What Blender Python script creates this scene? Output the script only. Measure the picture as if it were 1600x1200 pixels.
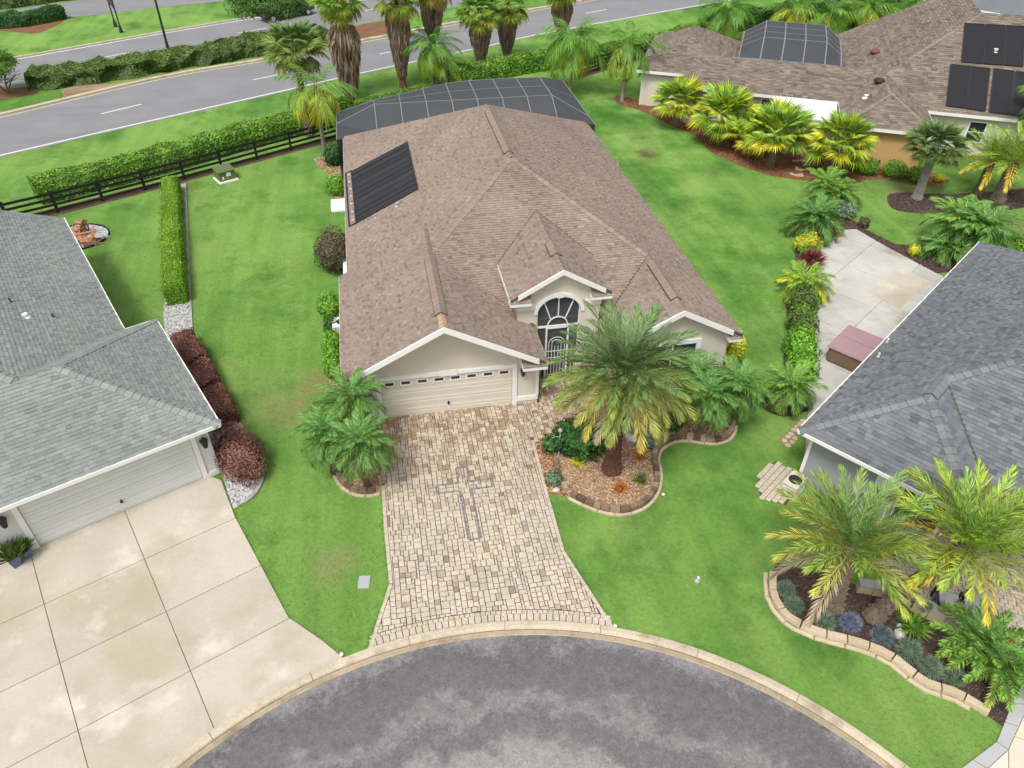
import bpy, bmesh, math, random
import numpy as np
from mathutils import Vector, Matrix, noise
from mathutils.geometry import tessellate_polygon
random.seed(11)
R_ = math.radians
for o in list(bpy.data.objects): bpy.data.objects.remove(o)
scn = bpy.context.scene
COL = scn.collection
PI = math.pi

# ------------------------------------------------------------------ camera
F_PX, PITCH, ROLL, YAW = 1166.8, .6805, .0122, .1922
CAM = Vector((.9137, -23.086, 20.127))
_fw = Vector((math.sin(YAW)*math.cos(PITCH), math.cos(YAW)*math.cos(PITCH), -math.sin(PITCH)))
_rt = Vector((math.cos(YAW), -math.sin(YAW), 0)); _up = _rt.cross(_fw)
_r2 = math.cos(ROLL)*_rt + math.sin(ROLL)*_up; _u2 = -math.sin(ROLL)*_rt + math.cos(ROLL)*_up
cd = bpy.data.cameras.new('camera'); cam = bpy.data.objects.new('camera', cd); COL.objects.link(cam)
cd.sensor_fit = 'HORIZONTAL'; cd.sensor_width = 36; cd.lens = F_PX/1600*36; cd.clip_end = 2000; cd.clip_start = .1
m = Matrix((_r2, _u2, -_fw)).transposed().to_4x4(); m.translation = CAM; cam.matrix_world = m
scn.camera = cam
# ------------------------------------------------------------------ world, sun, exposure
SUN_EL, SUN_AZ = R_(58), R_(215)          # azimuth measured clockwise from +Y
w = bpy.data.worlds.new('World'); scn.world = w; w.use_nodes = True
nt = w.node_tree; nt.nodes.clear()
sky = nt.nodes.new('ShaderNodeTexSky'); sky.sky_type = 'NISHITA'; sky.sun_disc = False
sky.sun_elevation = SUN_EL; sky.sun_rotation = SUN_AZ; sky.air_density = 1.0; sky.dust_density = 4.0; sky.ozone_density = 1.0
hs = nt.nodes.new('ShaderNodeHueSaturation'); hs.inputs['Saturation'].default_value = .22
bg = nt.nodes.new('ShaderNodeBackground'); bg.inputs[1].default_value = .112
ow = nt.nodes.new('ShaderNodeOutputWorld')
nt.links.new(sky.outputs[0], hs.inputs['Color']); nt.links.new(hs.outputs[0], bg.inputs[0]); nt.links.new(bg.outputs[0], ow.inputs[0])
sl = bpy.data.lights.new('sun', 'SUN'); sl.energy = 1.5; sl.angle = R_(14); sl.color = (1, .96, .9)
so = bpy.data.objects.new('sun', sl); COL.objects.link(so)
sd = Vector((math.sin(SUN_AZ)*math.cos(SUN_EL), math.cos(SUN_AZ)*math.cos(SUN_EL), math.sin(SUN_EL)))
so.rotation_euler = sd.to_track_quat('Z', 'Y').to_euler(); so.location = (0, 0, 60)
scn.view_settings.view_transform = 'Standard'; scn.view_settings.look = 'None'
scn.view_settings.exposure = .58; scn.view_settings.gamma = 1

# ------------------------------------------------------------------ pixel helpers
def ray(x, y): return _fw + _r2*((x-800)/F_PX) - _u2*((y-600)/F_PX)
def G(x, y, z=0.):
    d = ray(x, y); return CAM + d*((z-CAM.z)/d.z)
def GX(x, y, X):
    d = ray(x, y); return CAM + d*((X-CAM.x)/d.x)
def GY(x, y, Y):
    d = ray(x, y); return CAM + d*((Y-CAM.y)/d.y)
def PJ(P):
    d = Vector(P)-CAM; z = d.dot(_fw)
    return 800+F_PX*d.dot(_r2)/z, 600-F_PX*d.dot(_u2)/z, z
def g2(pts, z=0.): return [tuple(G(x, y, z)[:2]) for x, y in pts]
def HT(bx, by, ty):
    P = G(bx, by); lo, hi = 0., 30.
    for _ in range(40):
        mid = (lo+hi)/2
        if PJ((P.x, P.y, mid))[1] > ty: lo = mid
        else: hi = mid
    return lo
# ------------------------------------------------------------------ mesh helpers
class MB:
    def __init__(s): s.v = []; s.f = []; s.t = []
    def poly(s, pts, t=.5):
        b = len(s.v); s.v += [tuple(p) for p in pts]; s.f.append(tuple(range(b, b+len(pts)))); s.t.append(t)
    def hexa(s, c, t=.5):
        b = len(s.v); s.v += [tuple(p) for p in c]
        for q in ((3, 2, 1, 0), (4, 5, 6, 7), (0, 1, 5, 4), (1, 2, 6, 5), (2, 3, 7, 6), (3, 0, 4, 7)):
            s.f.append(tuple(b+i for i in q)); s.t.append(t)
    def box(s, x0, x1, y0, y1, z0, z1, t=.5, M=None):
        c = [Vector(p) for p in ((x0, y0, z0), (x1, y0, z0), (x1, y1, z0), (x0, y1, z0), (x0, y0, z1), (x1, y0, z1), (x1, y1, z1), (x0, y1, z1))]
        if M is not None: c = [M @ p for p in c]
        s.hexa(c, t)
    def bar(s, a, b, w, h, t=.5, up=Vector((0, 0, 1))):
        a = Vector(a); b = Vector(b); d = (b-a).normalized()
        sx = d.cross(up); sx = sx.normalized() if sx.length > 1e-4 else Vector((1, 0, 0)); uz = sx.cross(d)
        sx *= w/2; uz *= h/2
        s.hexa([a-sx-uz, a+sx-uz, b+sx-uz, b-sx-uz, a-sx+uz, a+sx+uz, b+sx+uz, b-sx+uz], t)
    def prism(s, p2, z0, z1, t=.5):
        p2 = [tuple(p[:2]) for p in p2]
        if sum(p2[i][0]*p2[(i+1) % len(p2)][1]-p2[(i+1) % len(p2)][0]*p2[i][1] for i in range(len(p2))) < 0: p2 = p2[::-1]
        b = len(s.v); n = len(p2)
        s.v += [(x, y, z0) for x, y in p2]+[(x, y, z1) for x, y in p2]
        for tr in tessellate_polygon([[Vector((x, y, 0)) for x, y in p2]]):
            a, bb, c = tr
            if (Vector(p2[bb])-Vector(p2[a])).cross(Vector(p2[c])-Vector(p2[a])) < 0: a, c = c, a
            s.f.append((b+n+a, b+n+bb, b+n+c)); s.t.append(t)
            s.f.append((b+c, b+bb, b+a)); s.t.append(t)
        for i in range(n):
            j = (i+1) % n; s.f.append((b+i, b+j, b+n+j, b+n+i)); s.t.append(t)
    def sheet(s, p2, z, t=.5):
        p2 = [tuple(p[:2]) for p in p2]; b = len(s.v); s.v += [(x, y, z) for x, y in p2]
        for tr in tessellate_polygon([[Vector((x, y, 0)) for x, y in p2]]):
            a, bb, c = tr
            if (Vector(p2[bb])-Vector(p2[a])).cross(Vector(p2[c])-Vector(p2[a])) < 0: a, c = c, a
            s.f.append((b+a, b+bb, b+c)); s.t.append(t)
    def tube(s, pts, rad, n=8, t=.5, cap=True):
        pts = [Vector(p) for p in pts]; b = len(s.v); N = len(pts)
        rad = rad if isinstance(rad, (list, tuple)) else [rad]*N
        for i, p in enumerate(pts):
            d = (pts[min(i+1, N-1)]-pts[max(i-1, 0)]).normalized()
            x = d.cross(Vector((0, 1, 0)) if abs(d.y) < .9 else Vector((1, 0, 0))).normalized(); y = d.cross(x)
            for k in range(n):
                a = 2*PI*k/n; s.v.append(tuple(p+(x*math.cos(a)+y*math.sin(a))*rad[i]))
        for i in range(N-1):
            for k in range(n):
                l = (k+1) % n; s.f.append((b+i*n+k, b+i*n+l, b+(i+1)*n+l, b+(i+1)*n+k)); s.t.append(t)
        if cap:
            s.f.append(tuple(b+k for k in range(n))[::-1]); s.t.append(t)
            s.f.append(tuple(b+(N-1)*n+k for k in range(n))); s.t.append(t)
    def lathe(s, prof, c=(0, 0, 0), n=16, t=.5):
        b = len(s.v); c = Vector(c)
        for r, z in prof:
            for k in range(n):
                a = 2*PI*k/n; s.v.append((c.x+r*math.cos(a), c.y+r*math.sin(a), c.z+z))
        for i in range(len(prof)-1):
            for k in range(n):
                l = (k+1) % n; s.f.append((b+i*n+k, b+i*n+l, b+(i+1)*n+l, b+(i+1)*n+k)); s.t.append(t)
    def mesh(s, name, mat):
        me = bpy.data.meshes.new(name); me.from_pydata(s.v, [], s.f)
        at = me.attributes.new('tint', 'FLOAT', 'FACE'); at.data.foreach_set('value', np.array(s.t, dtype=np.float32))
        if mat: me.materials.append(mat)
        me.update(); return me
    def build(s, name, mat, parent=None, smooth=False, **k):
        me = s.mesh(name, mat)
        if smooth: me.polygons.foreach_set('use_smooth', [True]*len(me.polygons))
        return link(name, me, parent, **k)
def link(name, me, parent=None, label=None, cat=None, group=None, kind=None, mw=None):
    o = bpy.data.objects.new(name, me); COL.objects.link(o)
    if parent is not None: o.parent = parent
    if mw is not None: o.matrix_basis = mw
    tag(o, label, cat, group, kind); return o
def tag(o, label=None, cat=None, group=None, kind=None):
    if label: o['label'] = label
    if cat: o['category'] = cat
    if group: o['group'] = group
    if kind: o['kind'] = kind
    return o
def empty(name, loc, label, cat, group=None, rz=0):
    o = bpy.data.objects.new(name, None); COL.objects.link(o); o.location = loc; o.rotation_euler = (0, 0, rz); o.empty_display_size = .2
    return tag(o, label, cat, group)
def attach(o, parent):
    """parent a mesh made in world coordinates to an empty that sits elsewhere"""
    o.parent = parent
    o.matrix_parent_inverse = (Matrix.Translation(parent.location) @ parent.rotation_euler.to_matrix().to_4x4()).inverted()
    return o
def clip_poly(sub, win):
    """Sutherland-Hodgman: subject polygon clipped by a convex counter-clockwise window (2D)"""
    out = list(sub)
    for i in range(len(win)):
        ax, ay = win[i]; bx, by = win[(i+1) % len(win)]
        inp = out; out = []
        if not inp: return []
        side = lambda p: (bx-ax)*(p[1]-ay)-(by-ay)*(p[0]-ax)
        for j in range(len(inp)):
            p = inp[j]; q = inp[(j+1) % len(inp)]; sp = side(p); sq = side(q)
            if sp >= 0: out.append(p)
            if (sp >= 0) != (sq >= 0):
                k = sp/(sp-sq); out.append((p[0]+(q[0]-p[0])*k, p[1]+(q[1]-p[1])*k))
    return out
def area2(p): return sum(p[i][0]*p[(i+1) % len(p)][1]-p[(i+1) % len(p)][0]*p[i][1] for i in range(len(p)))/2
def ccw(p): return p if area2(p) > 0 else p[::-1]
def inside(p, poly):
    x, y = p; r = False; j = len(poly)-1
    for i in range(len(poly)):
        xi, yi = poly[i]; xj, yj = poly[j]
        if (yi > y) != (yj > y) and x < (xj-xi)*(y-yi)/(yj-yi)+xi: r = not r
        j = i
    return r
def smooth_line(pts, n=6, closed=False):
    P = [Vector(p[:2]) for p in pts]; N = len(P); out = []
    rng = range(N if closed else N-1)
    for i in rng:
        a = P[(i-1) % N] if closed or i > 0 else P[0]; b = P[i]; c = P[(i+1) % N]; d = P[(i+2) % N] if closed or i+2 < N else P[-1]
        for k in range(n):
            t = k/n; out.append(.5*((2*b)+(c-a)*t+(2*a-5*b+4*c-d)*t*t+(3*b-a-3*c+d)*t**3))
    if not closed: out.append(P[-1])
    return [(p.x, p.y) for p in out]
def offset_line(pts, d):
    P = [Vector(p) for p in pts]; out = []
    for i in range(len(P)):
        t = (P[min(i+1, len(P)-1)]-P[max(i-1, 0)]).normalized(); out.append((P[i].x-t.y*d, P[i].y+t.x*d))
    return out
def strip(mb, l0, l1, z0, z1, t=.5):
    for i in range(len(l0)-1):
        mb.poly([(*l0[i], z0), (*l0[i+1], z0), (*l1[i+1], z1), (*l1[i], z1)], t)

# ------------------------------------------------------------------ materials
def newmat(name):
    mt = bpy.data.materials.new(name); mt.use_nodes = True; n = mt.node_tree.nodes; n.clear()
    out = n.new('ShaderNodeOutputMaterial'); b = n.new('ShaderNodeBsdfPrincipled'); mt.node_tree.links.new(b.outputs[0], out.inputs[0])
    return mt, n, mt.node_tree.links, b, out
def ramp(n, stops, interp='LINEAR'):
    r = n.new('ShaderNodeValToRGB'); e = r.color_ramp; e.interpolation = interp
    while len(e.elements) < len(stops): e.elements.new(.5)
    for i, (p, c) in enumerate(stops):
        e.elements[i].position = p; e.elements[i].color = (*c, 1) if len(c) == 3 else c
    return r
def mixc(n, l, mode, fac, a, b):
    x = n.new('ShaderNodeMix'); x.data_type = 'RGBA'; x.blend_type = mode
    def put(sock, v):
        if hasattr(v, 'type') and hasattr(v, 'is_linked'): l.new(v, sock)
        elif isinstance(v, (int, float)): sock.default_value = v
        else: sock.default_value = (*v, 1)
    put(x.inputs[0], fac); put(x.inputs[6], a); put(x.inputs[7], b); return x.outputs[2]
def tex(n, l, scale, detail=4, rough=.55, vec=None, kind='Noise', stretch=None):
    t = n.new('ShaderNodeTex'+kind); t.inputs['Scale'].default_value = scale
    if kind == 'Noise': t.inputs['Detail'].default_value = detail; t.inputs['Roughness'].default_value = rough
    if vec is None:
        g = n.new('ShaderNodeNewGeometry'); vec = g.outputs['Position']
    if stretch:
        mp = n.new('ShaderNodeMapping'); mp.inputs['Scale'].default_value = stretch[0]; mp.inputs['Rotation'].default_value = (0, 0, stretch[1]); l.new(vec, mp.inputs[0]); vec = mp.outputs[0]
    l.new(vec, t.inputs['Vector']); return t.outputs[0]
def mat(name, cols, rough=.8, var=.2, vs=1.2, fine=.12, fs=40., bump=0., bs=60., spec=.3, metal=0., patch=None, interp='LINEAR', streak=None):
    """cols: list of colours picked by the 'tint' attribute; var/fine: brightness variation by world-space noise; patch: [(colour, scale, lo, hi, strength)]"""
    mt, n, l, b, out = newmat(name)
    if len(cols) > 1:
        a = n.new('ShaderNodeAttribute'); a.attribute_name = 'tint'
        r = ramp(n, [(i/(len(cols)-1) if interp == 'LINEAR' else i/len(cols), c) for i, c in enumerate(cols)], interp); l.new(a.outputs['Fac'], r.inputs[0]); c = r.outputs[0]
    else:
        rgb = n.new('ShaderNodeRGB'); rgb.outputs[0].default_value = (*cols[0], 1); c = rgb.outputs[0]
    for (sc, am) in ((vs, var), (fs, fine)):
        if am > 0:
            r = ramp(n, [(.3, (1-am,)*3), (.7, (1+am,)*3)]); l.new(tex(n, l, sc), r.inputs[0]); c = mixc(n, l, 'MULTIPLY', 1., c, r.outputs[0])
    for (pc, sc, lo, hi, st) in (patch or []):
        r = ramp(n, [(lo, (0, 0, 0)), (hi, (st,)*3)]); l.new(tex(n, l, sc, 5, .6), r.inputs[0]); c = mixc(n, l, 'MIX', r.outputs[0], c, pc)
    if streak:
        pc, sc, st, rot, lo, hi, amt = streak
        r = ramp(n, [(lo, (0, 0, 0)), (hi, (amt,)*3)]); l.new(tex(n, l, sc, 4, .6, stretch=(st, rot)), r.inputs[0]); c = mixc(n, l, 'MIX', r.outputs[0], c, pc)
    l.new(c, b.inputs['Base Color']); b.inputs['Roughness'].default_value = rough; b.inputs['Specular IOR Level'].default_value = spec; b.inputs['Metallic'].default_value = metal
    if bump > 0:
        bp = n.new('ShaderNodeBump'); bp.inputs['Strength'].default_value = bump; bp.inputs['Distance'].default_value = .02
        l.new(tex(n, l, bs, 3), bp.inputs['Height']); l.new(bp.outputs[0], b.inputs['Normal'])
    return mt
def leafmat(name, dark, light, trans=.25, rough=.55, objcol=False, spec=.35):
    mt, n, l, b, out = newmat(name)
    a = n.new('ShaderNodeAttribute'); a.attribute_name = 'tint'
    if objcol:
        oi = n.new('ShaderNodeObjectInfo'); r = ramp(n, [(0, (.32, .34, .36)), (1, (1.5, 1.5, 1.3))]); l.new(a.outputs['Fac'], r.inputs[0])
        c = mixc(n, l, 'MULTIPLY', 1., oi.outputs['Color'], r.outputs[0])
    else:
        r = ramp(n, [(0, dark), (1, light)]); l.new(a.outputs['Fac'], r.inputs[0]); c = r.outputs[0]
    l.new(c, b.inputs['Base Color']); b.inputs['Roughness'].default_value = rough; b.inputs['Specular IOR Level'].default_value = spec
    t = n.new('ShaderNodeBsdfTranslucent'); l.new(c, t.inputs[0]); mx = n.new('ShaderNodeMixShader'); mx.inputs[0].default_value = trans
    l.new(b.outputs[0], mx.inputs[1]); l.new(t.outputs[0], mx.inputs[2]); l.new(mx.outputs[0], out.inputs[0])
    return mt
def lawnmat():
    mt, n, l, b, out = newmat('lawn_grass')
    c = ramp(n, [(.37, (.058, .17, .027)), (.46, (.10, .245, .042)), (.53, (.155, .31, .060)), (.63, (.24, .385, .098))])
    l.new(tex(n, l, .17, 6, .66), c.inputs[0]); col = c.outputs[0]
    r = ramp(n, [(.40, (0, 0, 0)), (.56, (.75,)*3)]); l.new(tex(n, l, .085, 4, .6, stretch=((1, .45, 1), .35)), r.inputs[0]); col = mixc(n, l, 'MIX', r.outputs[0], col, (.21, .37, .082))
    r = ramp(n, [(.52, (0, 0, 0)), (.72, (.45,)*3)]); l.new(tex(n, l, .5, 7, .72, stretch=((1, .3, 1), .12)), r.inputs[0]); col = mixc(n, l, 'MIX', r.outputs[0], col, (.25, .335, .105))
    r = ramp(n, [(.50, (0, 0, 0)), (.66, (.65,)*3)]); l.new(tex(n, l, .30, 7, .72), r.inputs[0]); col = mixc(n, l, 'MIX', r.outputs[0], col, (.055, .16, .026))
    r = ramp(n, [(.58, (0, 0, 0)), (.70, (.6,)*3)]); l.new(tex(n, l, .16, 7, .78), r.inputs[0]); col = mixc(n, l, 'MIX', r.outputs[0], col, (.28, .28, .115))
    r = ramp(n, [(.60, (0, 0, 0)), (.74, (.4,)*3)]); l.new(tex(n, l, 2.6, 6, .7), r.inputs[0]); col = mixc(n, l, 'MIX', r.outputs[0], col, (.28, .34, .13))
    r = ramp(n, [(.42, (.92, .94, .92)), (.58, (1.08, 1.06, 1.06))]); l.new(tex(n, l, 1.0, 3, .5, stretch=((1.1, .07, 1), .12)), r.inputs[0]); col = mixc(n, l, 'MULTIPLY', 1., col, r.outputs[0])
    # worn bare spots
    warp = tex(n, l, 1.1, 6, .7)
    for (px, rad, cc) in SPOTS:
        g = n.new('ShaderNodeNewGeometry'); dd = n.new('ShaderNodeVectorMath'); dd.operation = 'DISTANCE'; dd.inputs[1].default_value = px; l.new(g.outputs['Position'], dd.inputs[0])
        ma = n.new('ShaderNodeMath'); ma.operation = 'MULTIPLY_ADD'; l.new(warp, ma.inputs[0]); ma.inputs[1].default_value = rad*2.2; l.new(dd.outputs['Value'], ma.inputs[2])
        mr = n.new('ShaderNodeMapRange'); mr.inputs[1].default_value = rad*1.3; mr.inputs[2].default_value = rad*2.2; mr.inputs[3].default_value = .85; mr.inputs[4].default_value = 0; l.new(ma.outputs[0], mr.inputs[0])
        col = mixc(n, l, 'MIX', mr.outputs[0], col, cc)
    for sc, am in ((7, .12), (30, .2), (90, .28)):
        r = ramp(n, [(.28, (1-am,)*3), (.72, (1+am,)*3)]); l.new(tex(n, l, sc, 3, .6), r.inputs[0]); col = mixc(n, l, 'MULTIPLY', 1., col, r.outputs[0])
    l.new(col, b.inputs['Base Color']); b.inputs['Roughness'].default_value = .9; b.inputs['Specular IOR Level'].default_value = .15
    bp = n.new('ShaderNodeBump'); bp.inputs['Strength'].default_value = .9; bp.inputs['Distance'].default_value = .04
    l.new(tex(n, l, 45, 4, .7), bp.inputs['Height']); l.new(bp.outputs[0], b.inputs['Normal'])
    return mt
def screenmat():
    """dark insect-screen mesh: see-through weave"""
    mt, n, l, b, out = newmat('insect_screen')
    b.inputs['Base Color'].default_value = (.062, .066, .076, 1); b.inputs['Roughness'].default_value = .7
    t = n.new('ShaderNodeBsdfTransparent'); mx = n.new('ShaderNodeMixShader'); mx.inputs[0].default_value = .15
    l.new(b.outputs[0], mx.inputs[1]); l.new(t.outputs[0], mx.inputs[2]); l.new(mx.outputs[0], out.inputs[0]); return mt
MT = {}
SPOTS = [(tuple(G(1010, 241)), 1.0, (.13, .085, .045)), (tuple(G(500, 600)), 1.2, (.27, .25, .09)), (tuple(G(285, 290)), .8, (.2, .14, .08)), (tuple(G(1420, 300)), 2.0, (.24, .25, .09)), (tuple(G(1590, 350)), 1.8, (.26, .24, .09)), (tuple(G(450, 640)), 1.6, (.25, .27, .1)), (tuple(G(520, 880)), 1.0, (.26, .3, .11))]
MT['lawn'] = lawnmat()
def pavermat():
    mt = mat('tumbled_paver', [(.28, .20, .125), (.41, .325, .225), (.50, .43, .335), (.565, .495, .40), (.54, .475, .39), (.47, .40, .33), (.34, .295, .25)], .85, .12, .9, .2, 18, .4, 45, patch=[((.38, .25, .12), .9, .62, .70, .55), ((.28, .21, .15), 2.2, .64, .72, .45)])
    n = mt.node_tree.nodes; l = mt.node_tree.links; b = [x for x in n if x.type == 'BSDF_PRINCIPLED'][0]; src = b.inputs['Base Color'].links[0].from_socket
    g = n.new('ShaderNodeNewGeometry'); sp = n.new('ShaderNodeSeparateXYZ'); l.new(g.outputs['Position'], sp.inputs[0])
    mr = n.new('ShaderNodeMapRange'); mr.inputs[1].default_value = -5.5; mr.inputs[2].default_value = -1.5; mr.inputs[3].default_value = 0; mr.inputs[4].default_value = .75; l.new(sp.outputs['Y'], mr.inputs[0])
    r = ramp(n, [(.44, (0, 0, 0)), (.58, (1, 1, 1))]); l.new(tex(n, l, 2.1, 6, .72), r.inputs[0])
    mu = n.new('ShaderNodeMath'); mu.operation = 'MULTIPLY'; l.new(r.outputs[0], mu.inputs[0]); l.new(mr.outputs[0], mu.inputs[1])
    l.new(mixc(n, l, 'MIX', mu.outputs[0], src, (.30, .19, .105)), b.inputs['Base Color']); return mt
MT['paver'] = pavermat()
MT['paver_bed'] = mat('paver_joint_sand', [(.115, .08, .056)], .95, .3, 1.2, .2, 40)
MT['cross_paver'] = mat('charcoal_paver', [(.16, .14, .15), (.25, .225, .23)], .85, .15, 2, .15, 30, .3)
def asphaltmat():
    # dry pale tarmac with darker damp and worn zones that follow the turning circle
    mt, n, l, b, out = newmat('asphalt')
    g = n.new('ShaderNodeNewGeometry'); sub = n.new('ShaderNodeVectorMath'); sub.operation = 'DISTANCE'; sub.inputs[1].default_value = (1.82, -23.07, .012); l.new(g.outputs['Position'], sub.inputs[0])
    w1 = tex(n, l, .45, 6, .65); w2 = tex(n, l, 1.6, 10, .85)
    def madd(a, k, c):
        m_ = n.new('ShaderNodeMath'); m_.operation = 'MULTIPLY_ADD'; l.new(a, m_.inputs[0]); m_.inputs[1].default_value = k
        if isinstance(c, float): m_.inputs[2].default_value = c
        else: l.new(c, m_.inputs[2])
        return m_.outputs[0]
    w3 = tex(n, l, 5.5, 8, .75); rr = madd(w1, 3.4, sub.outputs['Value']); rr = madd(w2, 2.6, rr); rr = madd(w3, 1.1, rr)          # noisy radius
    mr = n.new('ShaderNodeMapRange'); mr.inputs[1].default_value = 9.5; mr.inputs[2].default_value = 17.; l.new(rr, mr.inputs[0])
    c = ramp(n, [(0, (.19, .186, .187)), (.12, (.24, .235, .236)), (.30, (.285, .279, .28)), (.41, (.26, .254, .255)), (.47, (.15, .146, .147)), (.54, (.15, .146, .148)), (.60, (.225, .22, .221)), (.66, (.145, .141, .143)), (.82, (.125, .122, .125)), (.88, (.205, .2, .201)), (1, (.255, .249, .25))])
    l.new(mr.outputs[0], c.inputs[0]); col = c.outputs[0]
    for sc, am in ((3.5, .14), (11, .16), (38, .22), (75, .3), (150, .35)):
        r = ramp(n, [(.3, (1-am,)*3), (.7, (1+am,)*3)]); l.new(tex(n, l, sc, 3, .6), r.inputs[0]); col = mixc(n, l, 'MULTIPLY', 1., col, r.outputs[0])
    l.new(col, b.inputs['Base Color']); b.inputs['Roughness'].default_value = .8; b.inputs['Specular IOR Level'].default_value = .35
    bp = n.new('ShaderNodeBump'); bp.inputs['Strength'].default_value = .4; bp.inputs['Distance'].default_value = .01; l.new(tex(n, l, 120, 3), bp.inputs['Height']); l.new(bp.outputs[0], b.inputs['Normal'])
    return mt
MT['asphalt'] = asphaltmat()
MT['road'] = mat('road_asphalt', [(.235, .235, .245)], .9, .08, .3, .08, 30, .1, 60, streak=((.17, .17, .18), .5, (.06, 1, 1), R_(28), .5, .7, .5))
MT['kerb'] = mat('kerb_concrete', [(.52, .45, .34)], .9, .14, .8, .14, 16, .2, 40, patch=[((.27, .21, .13), 1.1, .55, .7, .7)])
MT['gutter'] = mat('gutter_concrete', [(.40, .32, .22)], .9, .18, .8, .14, 16, .2, 40, patch=[((.19, .14, .09), 1.2, .52, .68, .6)])
MT['concrete'] = mat('driveway_concrete', [(.475, .435, .36), (.525, .48, .40)], .85, .07, .5, .05, 12, .12, 50,
                     patch=[((.395, .335, .225), .34, .48, .64, .6), ((.68, .63, .55), .6, .56, .7, .7)])
MT['patio'] = mat('patio_concrete', [(.44, .43, .39), (.50, .49, .45)], .8, .1, .6, .08, 14, .12, 50,
                  patch=[((.30, .275, .225), .5, .56, .68, .6), ((.60, .59, .55), .45, .5, .68, .65)])
MT['grey_concrete'] = mat('grey_border_concrete', [(.44, .44, .45)], .85, .06, 1, .06, 30)
MT['white_concrete'] = mat('pale_slab', [(.62, .6, .56), (.66, .58, .45), (.68, .68, .66)], .85, .06, 1, .06, 30)
MT['line'] = mat('road_paint', [(.68, .68, .66)], .7, .08, 2, .08, 20)
MT['yellow'] = mat('road_paint_yellow', [(.62, .52, .30)], .7, .08, 2, .08, 20)
MT['shingle_tan'] = mat('tan_shingle', [(.205, .155, .125), (.25, .195, .158), (.275, .22, .18), (.31, .25, .207), (.285, .207, .172), (.345, .285, .24)], .92, .10, .35, .14, 30, .4, 60, spec=.15,
                        patch=[((.20, .155, .13), .28, .55, .75, .45)])
MT['shingle_grey'] = mat('grey_green_shingle', [(.20, .218, .212), (.225, .247, .238), (.245, .268, .257), (.265, .288, .275), (.295, .315, .297), (.215, .233, .229)], .92, .08, .4, .14, 30, .4, 60, spec=.15)
MT['shingle_dark'] = mat('slate_grey_shingle', [(.11, .119, .132), (.135, .146, .16), (.157, .168, .182), (.177, .188, .201), (.21, .221, .23), (.122, .132, .146)], .9, .08, .4, .14, 30, .4, 60, spec=.2)
MT['underlay'] = mat('roof_deck', [(.09, .08, .075)], .95, .1, 2, .1, 20)
MT['valley'] = mat('valley_grime', [(.13, .105, .09)], .95, .2, 3, .1, 20)
MT['vent'] = mat('ridge_vent_edge', [(.09, .08, .075)], .9, .1, 3, .1, 20)
MT['stucco'] = mat('beige_stucco', [(.64, .59, .50)], .9, .05, .5, .05, 30, .25, 90)
MT['stucco_white'] = mat('pale_grey_stucco', [(.66, .67, .655)], .9, .05, .5, .05, 30, .25, 90)
MT['stucco_grey'] = mat('mid_grey_stucco', [(.31, .315, .33)], .9, .05, .5, .05, 30, .25, 90)
MT['stucco_orange'] = mat('orange_stucco', [(.58, .37, .15)], .9, .06, .5, .05, 30, .25, 90)
MT['trim'] = mat('white_trim', [(.80, .79, .77)], .55, .04, 1, .03, 30, spec=.4)
MT['white_metal'] = mat('white_metal', [(.78, .78, .78)], .4, .03, 1, .03, 30, spec=.5)
MT['door_beige'] = mat('beige_garage_door', [(.66, .61, .53)], .55, .03, 1, .03, 30)
MT['door_grey'] = mat('pale_garage_door', [(.66, .68, .66)], .55, .03, 1, .03, 30)
MT['glass'] = mat('dark_glass', [(.03, .04, .045)], .08, 0, 1, 0, 1, spec=.6)
MT['glass_teal'] = mat('teal_glass', [(.03, .12, .13)], .08, .1, 1, 0, 1, spec=.6)
MT['dark'] = mat('dark_metal', [(.03, .03, .033)], .5, .1, 2, 0, 1)
MT['bronze'] = mat('bronze_frame', [(.055, .055, .06)], .5, .1, 2, 0, 1)
MT['alu'] = mat('grey_aluminium', [(.42, .42, .44)], .5, .06, 2, 0, 1)
MT['cage_alu'] = mat('cage_aluminium', [(.24, .24, .25)], .5, .06, 2, 0, 1)
MT['solar'] = mat('black_pool_solar', [(.014, .014, .017), (.06, .06, .068)], .6, .1, 1, .1, 30)
MT['screen'] = screenmat()
MT['fence'] = mat('black_fence_board', [(.018, .016, .016)], .8, .2, 2, .2, 30)
# ================================================================== ground, roads, drives
def sheet(name, pts, z, matn, kind='structure', **k):
    b = MB(); b.sheet(pts, z); return b.build(name, MT[matn], kind=kind, **k)
KC = Vector((1.82, -23.07)); KR = 13.06
def kpt(a, r): return (KC.x+r*math.cos(a), KC.y+r*math.sin(a))
def kang(x, y): P = G(x, y); return math.atan2(P.y-KC.y, P.x-KC.x)
# lawn: a fine grid near the houses (gently uneven), a plain sheet to the horizon
b = MB(); N = 110; x0, x1, y0, y1 = -60, 75, -40, 95
hgt = lambda x, y: 0.0
S = 600
b.poly([(-S, -S, 0), (S, -S, 0), (S, S, 0), (-S, S, 0)])
lawn = b.build('lawn', MT['lawn'], kind='structure')
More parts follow.
